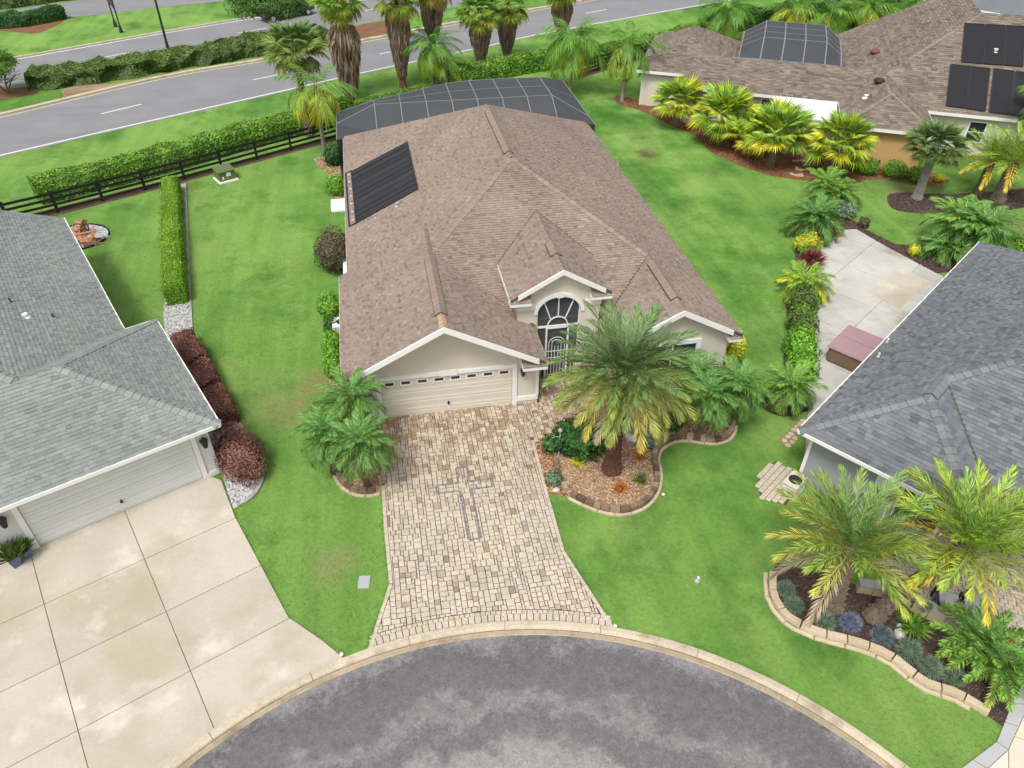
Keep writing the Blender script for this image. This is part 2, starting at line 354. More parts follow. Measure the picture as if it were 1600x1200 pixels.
# cul-de-sac
b = MB(); b.sheet([kpt(2*PI*i/160, 12.66) for i in range(160)], .012)
cul = b.build('cul_de_sac_road', MT['asphalt'], kind='structure')
b = MB()
prof = [(12.60, .014, 0), (12.62, .03, 0), (12.80, .022, 0)]
a0, a1, NS = R_(-20), R_(200), 200
for i in range(NS):
    A, B = a0+(a1-a0)*i/NS, a0+(a1-a0)*(i+1)/NS
    for (r0, z0, _), (r1, z1, _) in zip(prof, prof[1:]):
        b.poly([(*kpt(A, r0), z0), (*kpt(A, r1), z1), (*kpt(B, r1), z1), (*kpt(B, r0), z0)])
kerb = b.build('kerb', MT['gutter'], kind='structure')
prof = [(12.79, .016), (12.82, .075), (12.90, .10), (13.05, .10), (13.06, -.02)]
nseg = 17
for s in range(nseg):
    b = MB(); A0 = a0+(a1-a0)*s/nseg; A1 = a0+(a1-a0)*(s+1)/nseg-.0011
    for i in range(8):
        A, B = A0+(A1-A0)*i/8, A0+(A1-A0)*(i+1)/8
        for (r0, z0), (r1, z1) in zip(prof, prof[1:]): b.poly([(*kpt(A, r0), z0), (*kpt(A, r1), z1), (*kpt(B, r1), z1), (*kpt(B, r0), z0)])
    b.build('kerb_segment', MT['kerb'], kerb)

b = MB()
for i in range(NS):
    A, B = a0+(a1-a0)*i/NS, a0+(a1-a0)*(i+1)/NS
    j0, j1 = (12.775+.012*noise.noise(Vector((q_*.7, 0, 0))) for q_ in (i, i+1)); b.poly([(*kpt(A, j0), .0255), (*kpt(A, 12.805), .0255), (*kpt(B, 12.805), .0255), (*kpt(B, j1), .0255)])
b.build('kerb_dirt_line', MT['paver_bed'], kerb)
# ---- paver driveway and walk
aL, aR = kang(574.5, 1013), kang(960, 982)
arc = [kpt(aL+(aR-aL)*i/24, KR+.03) for i in range(25)]
drive = g2([(596, 759), (600, 826), (608, 913)]) + arc + g2([(882, 861), (856, 770), (834, 688), (851, 680), (876, 657), (925, 618)]) + [(9.4, 1.35), (6.53, 1.35), (6.53, .02), (0.02, .02), (-.1, -1.2)]
drv = sheet('paver_driveway', drive, .006, 'paver_bed')
pieces = []   # (poly2d, tint)
cell = .092; nx, ny = 172, 218; X0, Y0 = -2.6, -12.6
occ = [[False]*nx for _ in range(ny)]
cr_out = []   # cross
cpx = dict(top=G(720, 731), bot=G(743, 843), l=G(683, 771), r=G(769, 750))
cx = (cpx['top'].x+cpx['bot'].x)/2
cw = .21; aw = .2; cyT, cyB = cpx['top'].y, cpx['bot'].y; cyA = (cpx['l'].y+cpx['r'].y)/2; cl, crr = cpx['l'].x, cpx['r'].x
cross = [(cx-cw, cyT), (cx+cw, cyT), (cx+cw, cyA+aw), (crr, cyA+aw), (crr, cyA-aw), (cx+cw, cyA-aw), (cx+cw, cyB), (cx-cw, cyB), (cx-cw, cyA-aw), (cl, cyA-aw), (cl, cyA+aw), (cx-cw, cyA+aw)]
def seg_d(p, a, b):
    p = Vector(p); a = Vector(a); b = Vector(b); d = b-a; t = max(0, min(1, (p-a).dot(d)/d.length_squared)); return (p-a-d*t).length
DSGN = 1 if area2(drive) > 0 else -1
drive_edges = [((drive[i], drive[i+1]), (.416 if 3 <= i < 3+len(arc)-1 else (.135 if i < 5+len(arc) else -9))) for i in range(len(drive)-1)]
def ok_paver(c):
    if not inside(c, drive): return False
    if (Vector(c)-KC).length < KR+.36: return False
    return True
for j in range(ny):
    for i in range(nx):
        if occ[j][i]: continue
        opts = [(2, 2), (3, 2), (2, 3), (3, 3), (2, 2), (3, 2), (2, 3)]; random.shuffle(opts); opts += [(1, 2), (2, 1), (1, 1)]
        for (wx, wy) in opts:
            if i+wx > nx or j+wy > ny: continue
            if any(occ[j+q][i+p] for q in range(wy) for p in range(wx)): continue
            for q in range(wy):
                for p in range(wx): occ[j+q][i+p] = True
            ax, ay = X0+i*cell, Y0+j*cell; bx, by = ax+wx*cell, ay+wy*cell; c = ((ax+bx)/2, (ay+by)/2)
            if any(ok_paver(q_) for q_ in (c, (ax, ay), (bx, ay), (bx, by), (ax, by))):
                g_ = .0115
                j_ = lambda: random.uniform(-.006, .006)
                poly = [(ax+g_+j_(), ay+g_+j_()), (bx-g_+j_(), ay+g_+j_()), (bx-g_+j_(), by-g_+j_()), (ax+g_+j_(), by-g_+j_())]
                near = [(e_, w_) for e_, w_ in drive_edges if seg_d(c, *e_) < .6]
                for e_, w_ in near:
                    a_ = Vector(e_[0]); d_ = (Vector(e_[1])-a_).normalized(); n_ = Vector((-d_.y, d_.x)); a_ = a_+n_*w_
                    tt_ = (Vector(c)-Vector(e_[0])).dot(d_)/(Vector(e_[1])-Vector(e_[0])).length
                    if w_ > 0 and -.01 < tt_ < 1.01 and seg_d(c, *e_) < w_+.25 and poly: poly = clip_poly(poly, [tuple(a_-d_*50), tuple(a_+d_*50), tuple(a_+d_*50+n_*100), tuple(a_-d_*50+n_*100)])
                if len(poly) < 3 or abs(area2(poly)) < .004: break
                nz = noise.noise(Vector((c[0]*.55, c[1]*.55, 3)))
                brown = .05+max(0, (c[1]+5)/5)*.2*(1 if nz > -.05 else .35)
                r = random.random()
                t = random.uniform(.0, .22) if r < brown else (random.uniform(.9, 1) if r > .975 else random.gauss(.54, .14))
                pieces.append((poly, max(0, min(1, t))))
            break
# soldier courses along the kerb and the sides
aL0, aR0 = aL, aR; aL, aR = aL+(aR-aL)*.012, aR-(aR-aL)*.012
for row, (r0, r1) in enumerate(((KR+.05, KR+.29),)):
    n = int(abs(aR-aL)*13.2/.2)
    for i in range(n):
        A, B = aL+(aR-aL)*(i+.06)/n, aL+(aR-aL)*(i+.94)/n
        pieces.append(([kpt(A, r0), kpt(A, r1), kpt(B, r1), kpt(B, r0)], random.uniform(.42, .72)))
aL, aR = aL+(aR-aL)*.006, aR-(aR-aL)*.006
r0, r1 = KR+.30, KR+.415; n = int(abs(aR-aL)*13.4/.16)
for i in range(n):
    A, B = aL+(aR-aL)*(i+.06)/n, aL+(aR-aL)*(i+.94)/n
    pieces.append(([kpt(A, r0), kpt(A, r1), kpt(B, r1), kpt(B, r0)], random.uniform(.3, .75)))
def course(a, b, wd, ln, inner=1):
    a = Vector(a); b = Vector(b); d = b-a; n = max(1, int(d.length/ln)); d.normalize(); nn = Vector((-d.y, d.x))*inner; L = (b-a).length/n
    for i in range(n):
        p = a+d*(i*L+.006); q = a+d*((i+1)*L-.006)
        pieces.append((ccw([tuple(p), tuple(q), tuple(q+nn*wd), tuple(p+nn*wd)]), random.uniform(.45, .75)))
course(drive[0], drive[1], .12, .24); course(drive[1], drive[2], .12, .24); course(drive[2], drive[3], .12, .24)
k = 3+len(arc)
for q in range(k-1, k+2): course(drive[q], drive[q+1], .12, .24)
cr_pieces = []
for kk in range(12):
    a = Vector(cross[kk]); c_ = Vector(cross[(kk+1) % 12]); d = (c_-a); n = max(1, round(d.length/.17)); d.normalize(); nn = Vector((-d.y, d.x)); L = (c_-a).length/n
    for i in range(n):
        p = a+d*(i*L+.008); q = a+d*((i+1)*L-.008)
        cr_pieces.append((ccw([tuple(p-nn*.042), tuple(q-nn*.042), tuple(q+nn*.042), tuple(p+nn*.042)]), random.random()))
def paver_mesh(mb, poly, t, z0, z1, ch=.014):
    poly = ccw(poly); K = len(poly); c = Vector((sum(p[0] for p in poly)/K, sum(p[1] for p in poly)/K)); b0 = len(mb.v)
    inn = [tuple(Vector(p)+(c-Vector(p)).normalized()*ch) for p in poly]; dz = random.uniform(-.003, .003)
    mb.v += [(*p, z0) for p in poly]+[(*p, z1-.008+dz) for p in poly]+[(*p, z1+dz) for p in inn]
    for i in range(K):
        jn = (i+1) % K
        mb.f += [(b0+i, b0+jn, b0+K+jn, b0+K+i), (b0+K+i, b0+K+jn, b0+2*K+jn, b0+2*K+i)]; mb.t += [t, t]
    mb.f.append(tuple(range(b0+2*K, b0+3*K))); mb.t.append(t)
def emit_pavers(pcs, parent, matn, name, rest, z0=.004, z1=.035, limit=300):
    pcs = sorted(pcs, key=lambda p: (Vector((p[0][0][0], p[0][0][1], 0))-CAM).length)
    for poly, t in pcs[:limit]:
        b = MB(); paver_mesh(b, poly, t, z0, z1); b.build(name, MT[matn], parent)
    if pcs[limit:]:
        b = MB()
        for poly, t in pcs[limit:]: paver_mesh(b, poly, t, z0, z1)
        b.build(rest, MT[matn], parent, kind='stuff')
emit_pavers(pieces, drv, 'paver', 'paver', 'far_pavers')
emit_pavers(cr_pieces, drv, 'cross_paver', 'cross_paver', 'far_pavers', z1=.045)

# ---- slabs: a polygon cut by a rotated grid of joints
def slabs(parent, poly, org, ang, xs, ys, z0, z1, matn, name, gap=.012, tint=None):
    c, s = math.cos(ang), math.sin(ang); n = 0
    for i in range(len(xs)-1):
        for j in range(len(ys)-1):
            win = [(xs[i]+gap, ys[j]+gap), (xs[i+1]-gap, ys[j]+gap), (xs[i+1]-gap, ys[j+1]-gap), (xs[i]+gap, ys[j+1]-gap)]
            win = [(org[0]+x*c-y*s, org[1]+x*s+y*c) for x, y in win]
            p = clip_poly(poly, win)
            if len(p) < 3 or abs(area2(p)) < .02: continue
            b = MB(); t = random.random() if tint is None else tint
            b.prism(p, z0, z1, t); b.build(name, MT[matn], parent); n += 1
LO = Vector((-5.33, -2.42)); LU = Vector((-math.cos(R_(25)), -math.sin(R_(25)))); LV = Vector((-math.sin(R_(25)), math.cos(R_(25))))   # left neighbour: eave corner, u to its left, v to its back
def L2(u, v): return tuple(LO+LU*u+LV*v)
e0 = G(345, 752); LANG = math.atan2(-LU.y, -LU.x)
aq0, aq1 = kang(531, 1032), kang(200, 1240)
ldrive = g2([(346, 752), (367, 808), (451, 966), (505, 1003), (536, 1029)])+[kpt(aq0+(aq1-aq0)*i/14, KR+.02) for i in range(1, 15)]+[L2(18, -12), L2(18, .74), L2(.8, .74)]
ld = sheet('concrete_driveway', ldrive, .005, 'gutter')
# joints measured on the photograph
def lloc(x, y):
    P = Vector(G(x, y)[:2])-LO; return P.dot(-LU), P.dot(LV)       # x along -u, y along v
xs = [lloc(0, 1000)[0]-6, lloc(47, 878)[0]*.5+lloc(128, 1140)[0]*.5, lloc(195, 803)[0]*.5+lloc(300, 1048)[0]*.5, 3]
ys = [lloc(128, 1140)[1]-4.6, lloc(128, 1140)[1]-2.3, (lloc(128, 1140)[1]+lloc(300, 1048)[1])/2, (lloc(95, 1037)[1]+lloc(260, 957)[1])/2, (lloc(68, 945)[1]+lloc(222, 878)[1])/2, 1.2]
slabs(ld, ldrive, LO, LANG, xs, ys, .003, .045, 'concrete', 'concrete_slab')
# ---- patio behind the right neighbour
RO = Vector((14.31, -6.21)); RA = Vector((math.cos(R_(36)), math.sin(R_(36)))); RB = Vector((math.cos(R_(-54)), math.sin(R_(-54))))  # a into depth, b to the right
def R2(a, b): return tuple(RO+RA*a+RB*b)
patio = g2([(1262, 643), (1263, 600), (1265, 540), (1272, 470), (1278, 420), (1280, 378), (1288, 361), (1338, 359), (1384, 386), (1473, 433)])+[R2(15.2, 1.2), R2(.6, .6)]
pt = sheet('concrete_patio', patio, .005, 'gutter')
slabs(pt, patio, RO, R_(36), [-1, 2.2, 5.2, 8.2, 11.2, 14.2, 17.2, 20.2, 24], [-1.6, -.35, 2.4, 5.2, 8, 11], .003, .04, 'patio', 'patio_slab')
slabs(pt, g2([(1356, 457), (1403, 417), (1452, 441), (1404, 484)]), RO, R_(36), [0, 20], [-2, 8], .0405, .043, 'concrete', 'pale_patio_slab', tint=1)
# ---- bottom right drive corner
rd = g2([(1500, 1215), (1556, 1160), (1580, 1125), (1592, 1085), (1640, 1050), (1700, 1100), (1700, 1260), (1480, 1260)])
rdo = sheet('grey_bordered_driveway', rd, .006, 'gutter')
bp = [G(x, y)[:2] for x, y in [(1480, 1218), (1557, 1160), (1581, 1100), (1612, 1040)]]
inn = [G(x, y)[:2] for x, y in [(1508, 1232), (1574, 1172), (1606, 1102), (1640, 1040)]]
for i in range(3):
    a0_, a1_, b0_, b1_ = Vector(bp[i]), Vector(bp[i+1]), Vector(inn[i]), Vector(inn[i+1])
    for k in range(2):
        t0, t1 = k/2+.008, (k+1)/2-.008
        b = MB(); b.prism([a0_.lerp(a1_, t0), a0_.lerp(a1_, t1), b0_.lerp(b1_, t1), b0_.lerp(b1_, t0)], .004, .045); b.build('border_slab', MT['grey_concrete'], rdo)
ipts = [(1509, 1233), (1575, 1173), (1607, 1103), (1641, 1041), (1710, 1090), (1710, 1270), (1500, 1270)]
slabs(rdo, g2(ipts), G(1575, 1173)[:2], R_(52), [-4, -1.4, .5, 2, 5], [-4, -1.2, 0, 1.4, 4], .004, .042, 'white_concrete', 'drive_slab')

# ---- highway beyond the fence
E_ = [(-420, 340), (-200, 290), (0, 243), (230, 190), (451, 140), (560, 115), (664, 93), (770, 70), (850, 52), (1060, 14), (1200, -9), (1330, -30)]
K_ = [(-420, 268), (-200, 224), (0, 182), (175, 140), (290, 115), (434, 91), (561, 66), (605, 58), (696, 40), (850, 13), (934, -1), (1060, -20), (1200, -42)]
N2_ = [(-420, 210), (-200, 172), (0, 137), (36, 131), (170, 107), (290, 83), (434, 60), (560, 37), (700, 12), (780, -2), (900, -22)]
F2_ = [(-420, 170), (-200, 132), (33, 91.5), (144, 72), (240, 55), (371, 33), (500, 12), (600, -5), (760, -30)]
def gl(p, n=4): return smooth_line(g2(p), n)
E1, K1, N1, F1 = gl(E_), gl(K_), gl(N2_), gl(F2_)
sheet('highway_near_carriageway', offset_line(E1, -.35)+offset_line(K1, .15)[::-1], .008, 'road')
sheet('highway_far_carriageway', offset_line(N1, -.2)+offset_line(F1, .35)[::-1], .008, 'road')
R3 = [(-300, 46), (0, 17), (75, 7), (145, -2), (300, -24), (500, -50)]; R3b = [(-300, 86), (0, 43), (97, 28.5), (171, 21), (240, 13), (400, -4), (600, -26)]
sheet('side_road', gl(R3b)+gl(R3)[::-1], .008, 'road')
def line_strip(name, l, off, wd, z, matn, parent=None):
    b = MB(); strip(b, offset_line(l, off-wd/2), offset_line(l, off+wd/2), z, z); return b.build(name, MT[matn], parent, kind=None if parent else 'structure')
road1 = bpy.data.objects['highway_near_carriageway']; road2 = bpy.data.objects['highway_far_carriageway']
line_strip('edge_line', E1, 0, .2, .013, 'line', road1); line_strip('yellow_edge_line', K1, -.25, .16, .013, 'yellow', road1)
line_strip('edge_line', F1, 0, .2, .013, 'line', road2)
def dashes(px, parent):
    for (xa, ya, xb, yb) in px:
        a, c = G(xa, ya), G(xb, yb); d = (c-a).normalized(); nn = Vector((-d.y, d.x, 0))*.09
        b = MB(); b.poly([a-nn+Vector((0, 0, .013)), c-nn+Vector((0, 0, .013)), c+nn+Vector((0, 0, .013)), a+nn+Vector((0, 0, .013))]); b.build('lane_dash', MT['line'], parent)
dashes([(158, 178, 221, 163), (395, 125, 434, 117), (593, 84.5, 611, 81), (915, 21, 948, 15), (-95, 236, -30, 221)], road1)
dashes([(145, 93, 202, 82), (371, 52, 417, 44), (-60, 131, -5, 121), (570, 17, 600, 11)], road2)
def kerb_line(name, l, off, wd, h):
    b = MB(); p, q = offset_line(l, off), offset_line(l, off+wd)
    strip(b, p, p, .0, h); strip(b, p, q, h, h); strip(b, q, q, h, 0.); return b.build(name, MT['kerb'], kind='structure')
kerb_line('median_kerb', K1, .05, .45, .12); kerb_line('far_kerb', F1, .3, .3, .12)
MT['mulch_red'] = mat('red_mulch', [(.205, .10, .055)], .95, .2, 1.2, .3, 25, .5, 40)
MT['mulch_dark'] = mat('dark_mulch', [(.055, .036, .03), (.10, .065, .055)], .95, .2, 1.2, .3, 25, .5, 40)
MT['mulch_tan'] = mat('tan_wood_chips', [(.34, .22, .13)], .95, .2, 1, .3, 25, .5, 40)
MT['gravel'] = mat('white_gravel', [(.5, .5, .5)], .95, .15, 2, .3, 25, .5, 40)
MT['dirt'] = mat('worn_dirt', [(.30, .21, .13)], .95, .3, .6, .2, 10, .4, 40)
sheet('median_mulch_bed', g2([(120, 134), (150, 128), (172, 132), (430, 86), (430, 93), (290, 111), (175, 136), (100, 152), (95, 140)]), .012, 'dirt')
sheet('median_mulch_bed', g2([(520, 52), (565, 38), (605, 32), (608, 52), (560, 60)]), .012, 'mulch_red')
sheet('roadside_mulch_bed', g2([(-10, 47), (50, 53), (64, 51), (85, 42), (106, 29), (92, 27), (-10, 42)]), .012, 'mulch_red')
sheet('roadside_planting_bed', g2([(-40, 14), (0, 15), (75, 5), (145, -3), (100, -12), (-40, -10)]), .012, 'dirt')
sheet('tree_mulch_ring', g2([(-20, 140), (30, 137), (70, 133), (60, 146), (10, 155), (-20, 155)]), .012, 'mulch_red')
# ================================================================== roofs and houses
def part(mb, name, matn, house, smooth=False, **k):
    return attach(mb.build(name, MT[matn] if isinstance(matn, str) else matn, None, smooth, **k), house)
def pl_normal(P):
    n = Vector((0, 0, 0))
    for i in range(len(P)): n += Vector(P[i]).cross(Vector(P[(i+1) % len(P)]))
    n.normalize(); return n if n.z > 0 else -n
def shingle_pieces(P, out, expo=.15, wr=(.2, .42), thick=.021):
    P = [Vector(p) for p in P]; n = pl_normal(P); s = (Vector((0, 0, 1))-n*n.z).normalized(); u = s.cross(n)
    O = Vector((0, 0, 0)); d0 = n.dot(P[0])
    Q = ccw([((p-O).dot(u), (p-O).dot(s)) for p in P])
    smin = min(q[1] for q in Q); smax = max(q[1] for q in Q)
    to3 = lambda a, b, h: u*a+s*b+n*(d0+h)
    k = 0
    while smin+k*expo < smax:
        s0 = smin+k*expo; s1 = s0+expo*1.12; k += 1
        band = clip_poly(Q, [(-999, s0), (999, s0), (999, s1), (-999, s1)])
        if len(band) < 3: continue
        ua = min(p[0] for p in band); ub = max(p[0] for p in band); x = ua-random.random()*.3; hi = random.random() < .5
        run = random.gauss(0, .06)
        while x < ub:
            wdt = random.uniform(*wr); q = [(x+.002, s0), (x+wdt-.002, s0), (x+wdt-.002, s1), (x+.002, s1)]; x += wdt; hi = not hi
            c = clip_poly(q, Q)
            if len(c) < 3 or abs(area2(c)) < .001: continue
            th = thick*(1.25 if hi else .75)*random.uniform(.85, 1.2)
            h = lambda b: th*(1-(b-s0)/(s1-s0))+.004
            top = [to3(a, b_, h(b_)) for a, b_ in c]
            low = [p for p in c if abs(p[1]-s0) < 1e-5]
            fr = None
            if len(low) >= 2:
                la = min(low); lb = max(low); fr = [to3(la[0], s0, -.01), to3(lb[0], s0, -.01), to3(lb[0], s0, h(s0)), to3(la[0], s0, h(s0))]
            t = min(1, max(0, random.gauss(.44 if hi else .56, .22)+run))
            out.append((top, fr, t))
def emit_shingles(pcs, roof, matn, limit=300):
    def score(p):
        c = p[0][0]; x, y, z = PJ(c)
        if not (0 < x < 1600 and 0 < y < 1200): return -1
        pr = [PJ(q)[:2] for q in p[0]]; return abs(area2(pr))
    sc = sorted(range(len(pcs)), key=lambda i: -score(pcs[i])); big = set(sc[:limit])
    rest = MB()
    for i, (top, fr, t) in enumerate(pcs):
        b = MB() if i in big else rest
        b.poly(top, t)
        if fr: b.poly(fr, t*.6)
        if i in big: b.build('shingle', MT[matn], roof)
    rest.build('shingle_field', MT[matn], roof, kind='stuff')
def roof_build(house, planes, matn, limit=300, expo=.15, wr=(.2, .42), shingles=True):
    b = MB()
    for P in planes:
        P = [Vector(p) for p in P]; n = pl_normal(P)
        if (P[1]-P[0]).cross(P[2]-P[0]).dot(n) < 0: P = P[::-1]
        k = len(b.v); m_ = len(P); b.v += [tuple(p-Vector((0, 0, .012))) for p in P]+[tuple(p-Vector((0, 0, .11))) for p in P]
        b.f.append(tuple(range(k, k+m_))); b.t.append(.5); b.f.append(tuple(range(k+2*m_-1, k+m_-1, -1))); b.t.append(.5)
        for i in range(m_):
            j = (i+1) % m_; b.f.append((k+j, k+i, k+m_+i, k+m_+j)); b.t.append(.5)
    roof = part(b, 'roof', 'underlay' if shingles else matn, house)
    if shingles:
        pcs = []
        for P in planes: shingle_pieces(P, pcs, expo, wr)
        emit_shingles(pcs, roof, matn, limit)
    return roof
def caps(A, B, nA, nB, roof, matn, ln=.30, wd=.15, tints=(.3, .95), name='ridge_cap'):
    A = Vector(A); B = Vector(B); d = (B-A); L = d.length; n = max(1, round(L/ln)); d.normalize(); st = L/n
    def side(nn):
        v = nn.cross(d).normalized()
        # choose the direction that points away from the other plane (downwards on this one)
        return v if v.z < 0 or (abs(v.z) < 1e-3) else -v
    sA, sB = side(nA), side(nB)
    if sA.dot(sB) > .9: sB = -sA
    for i in range(n):
        p = A+d*(i*st); q = p+d*(st*1.12); up = Vector((0, 0, 1)); b = MB(); t = random.uniform(*tints)
        h0, h1 = .055+random.uniform(-.006, .006), .03
        top = [p+up*h0+sA*wd, p+up*(h0+.01), p+up*h0+sB*wd]; bak = [q+up*h1+sA*wd, q+up*(h1+.01), q+up*h1+sB*wd]
        b.poly([top[0], top[1], bak[1], bak[0]], t); b.poly([top[1], top[2], bak[2], bak[1]], t)
        lo = [x-up*.05 for x in top]
        b.poly([lo[0], lo[1], top[1], top[0]], t*.3); b.poly([lo[1], lo[2], top[2], top[1]], t*.3)
        b.poly([top[0], bak[0], bak[0]-up*.04, lo[0]], t*.4); b.poly([bak[2], top[2], lo[2], bak[2]-up*.04], t*.4)
        b.build(name, MT[matn], roof)
def vent(A, B, nA, nB, roof, matn, wd=.27):
    A = Vector(A); B = Vector(B); d = (B-A).normalized(); up = Vector((0, 0, 1)); out = []
    sides = []
    for nn in (nA, nB):
        v = nn.cross(d).normalized(); sides.append(v if v.z < 0 else -v)
    b = MB()
    for sdv in sides:
        a0 = A+up*.10; b0 = B+up*.10; a1 = A+up*.075+sdv*wd; b1 = B+up*.075+sdv*wd
        b.poly([a0, b0, b1, a1]); b.poly([a1, b1, b1-up*.07, a1-up*.07])
    a = A+up*.1; l_ = A+up*.075+sides[0]*wd; r_ = A+up*.075+sides[1]*wd
    b.poly([l_, a, r_, r_-up*.08, a-up*.08, l_-up*.08]); v = b.build('ridge_vent', MT['vent'], roof)
    n = max(1, int((B-A).length/.28)); st = (B-A).length/n
    for i in range(n):
        p = A+d*(i*st)+up*.012; q = p+d*st*1.02; b = MB(); t = random.uniform(.35, .8)
        for sdv in sides: b.poly([p+up*.112, q+up*.1, q+up*.073+sdv*(wd-.015), p+up*.085+sdv*(wd-.015)], t)
        for sdv in sides: b.poly([p+up*.085, p+up*.112, p+up*.085+sdv*(wd-.015), p+up*.06+sdv*(wd-.015)], t*.3)
        b.build('ridge_cap', MT[matn], roof)
def eave(house, pts, name='fascia', w=.05, h=.17, dz=-.085, matn='trim'):
    b = MB()
    for a, c in zip(pts, pts[1:]): b.bar(Vector(a)+Vector((0, 0, dz)), Vector(c)+Vector((0, 0, dz)), w, h)
    return part(b, name, matn, house)

# ------------------------------------------------------------------ the beige house
H1 = empty('house', (7, 10, 0), 'single-storey beige stucco house with brown tan shingle roof and paver driveway', 'house')
zE, SL = 2.75, .53
XL, XR = -.85, 14.8; XM = (XL+XR)/2; hw = (XR-XL)/2; YA = 9.0; YF = YA-hw; YR = 16.; YB = YR+hw; zR = zE+SL*hw
wl, wr_ = -1.2, 6.6; wm = (wl+wr_)/2; wz = zE+SL*(wr_-wl)/2; wf = -.95; wb = 6.8
rl, rr = 9.36, 14.8; rm = (rl+rr)/2; rz = zE+SL*(rr-rl)/2; rf = -.5; rhy = YA-(rm-XM)
dz0, dc, dh = 4.3, 7.6, 2.07; dpk = 5.48; df = 1.15
zl = lambda X: zE+SL*(X-XL); zr_ = lambda X: zE+SL*(XR-X); zf = lambda Y: zE+SL*(Y-YF)
planes = dict(
    left=[(XL, YF, zE), (XM, YA, zR), (XM, YR, zR), (XL, YB, zE)],
    right_a=[(XR, rf, zE), (rm, rf, rz), (rm, rhy, rz), (XR, rhy, zE)],
    right_b=[(XR, rhy, zE), (rm, rhy, rz), (XM, YA, zR), (XM, YR, zR), (XR, YB, zE)],
    front=[(XL+.45, YF+.45, zf(YF+.45)), (XM, YA, zR), (XR-.45, YF+.45, zf(YF+.45))],
    back=[(XL, YB, zE), (XM, YR, zR), (XR, YB, zE)],
    gar_l=[(wl, wf, zE), (wm, wf, wz), (wm, wb, wz), (wl, wb, zE)],
    gar_r=[(wr_, wf, zE), (wm, wf, wz), (wm, 5.3, wz), (wr_, 1.4, zE)],
    gar_r2=[(wm, 5.0, wz), (wm, wb, wz), (wm+.28, wb, wz-SL*.28), (wm+.28, 5.0, wz-SL*.28)],
    wing_l=[(rl, rf, zE), (rm, rf, rz), (rm, rhy+.3, rz), (rl, 1.5, zE)],
    dor_l=[(dc-dh, df, dz0), (dc, df, dpk), (dc, 6.6, dpk), (dc-dh, 4.4, dz0)],
    dor_r=[(dc+dh, df, dz0), (dc, df, dpk), (dc, 6.6, dpk), (dc+dh, 4.4, dz0)],
)
roof1 = roof_build(H1, list(planes.values()), 'shingle_tan', expo=.125, wr=(.14, .30))
nl, nr, nf = (pl_normal(planes[k]) for k in ('left', 'right_b', 'front'))
ngl, ngr = pl_normal(planes['gar_l']), pl_normal(planes['gar_r'])
hipL = lambda t: (XM-t, YA-t, zR-SL*t); hipR = lambda t: (XM+t, YA-t, zR-SL*t)
caps(hipL(3.95), hipL(.1), nl, nf, roof1, 'shingle_tan', .3, .19); caps(hipR(rm-XM), hipR(.1), nr, nf, roof1, 'shingle_tan', .3, .19)
caps((XM, YA-.1, zR), (XM, YR, zR), nl, nr, roof1, 'shingle_tan')
MT['cap_orange'] = mat('weathered_orange_cap', [(.40, .27, .17), (.50, .35, .23)], .9, .1, 2, .1, 20)
caps((wm, wf, wz), (wm, -.05, wz), ngl, ngr, roof1, 'cap_orange', .22, .17); caps((wm, 4.2, wz), (wm, wb, wz), ngl, ngr, roof1, 'shingle_tan', tints=(.5, .95))
caps((dc, df, dpk), (dc, 5.9, dpk), pl_normal(planes['dor_l']), pl_normal(planes['dor_r']), roof1, 'shingle_tan')
caps((rm, rf, rz), (rm, rhy, rz), pl_normal(planes['wing_l']), nr, roof1, 'shingle_tan')
vent((XM, 9.5, zR), (XM, 15.2, zR), nl, nr, roof1, 'shingle_tan')
vent((wm, -.05, wz), (wm, 4.2, wz), ngl, ngr, roof1, 'shingle_tan')
vent((dc, 2.4, dpk), (dc, 3.4, dpk), pl_normal(planes['dor_l']), pl_normal(planes['dor_r']), roof1, 'shingle_tan')
vent((rm, .4, rz), (rm, 3.3, rz), pl_normal(planes['wing_l']), nr, roof1, 'shingle_tan')
# valley grime lines: thin metal flashing in the valleys
def valley(a, c): 
    b = MB(); a = Vector(a); c = Vector(c); b.bar(a+Vector((0, 0, .015)), c+Vector((0, 0, .015)), .10, .03); b.build('valley_flashing', MT['valley'], roof1)
valley((wr_, YF+.2, zE+.1), (wm+.1, 5.07, wz-.05))
valley((dc-dh, YF+(dz0-zE)/SL, dz0), (dc, YF+(dpk-zE)/SL, dpk)); valley((dc+dh, YF+(dz0-zE)/SL, dz0), (dc, YF+(dpk-zE)/SL, dpk)); valley((rl+.45, YF+.45, zE+.24), (rm, rhy, rz))
# walls
def gable_prism(mb, x0, x1, y0, y1, z1, zp):
    xm = (x0+x1)/2; f = [(x0, 0), (x1, 0), (x1, z1), (xm, zp), (x0, z1)]; k = len(mb.v)
    mb.v += [(x, y0, z) for x, z in f]+[(x, y1, z) for x, z in f]
    mb.f += [tuple(range(k, k+5)), tuple(range(k+9, k+4, -1))]; mb.t += [.5, .5]
    for i in range(5): j = (i+1) % 5; mb.f.append((k+j, k+i, k+5+i, k+5+j)); mb.t.append(.5)
b = MB(); b.box(XL+.4, XR-.4, 1.9, YB-.4, 0, 2.68); part(b, 'wall', 'stucco', H1)
b = MB(); k0, k1 = .19, 5.41; HD = 1.97
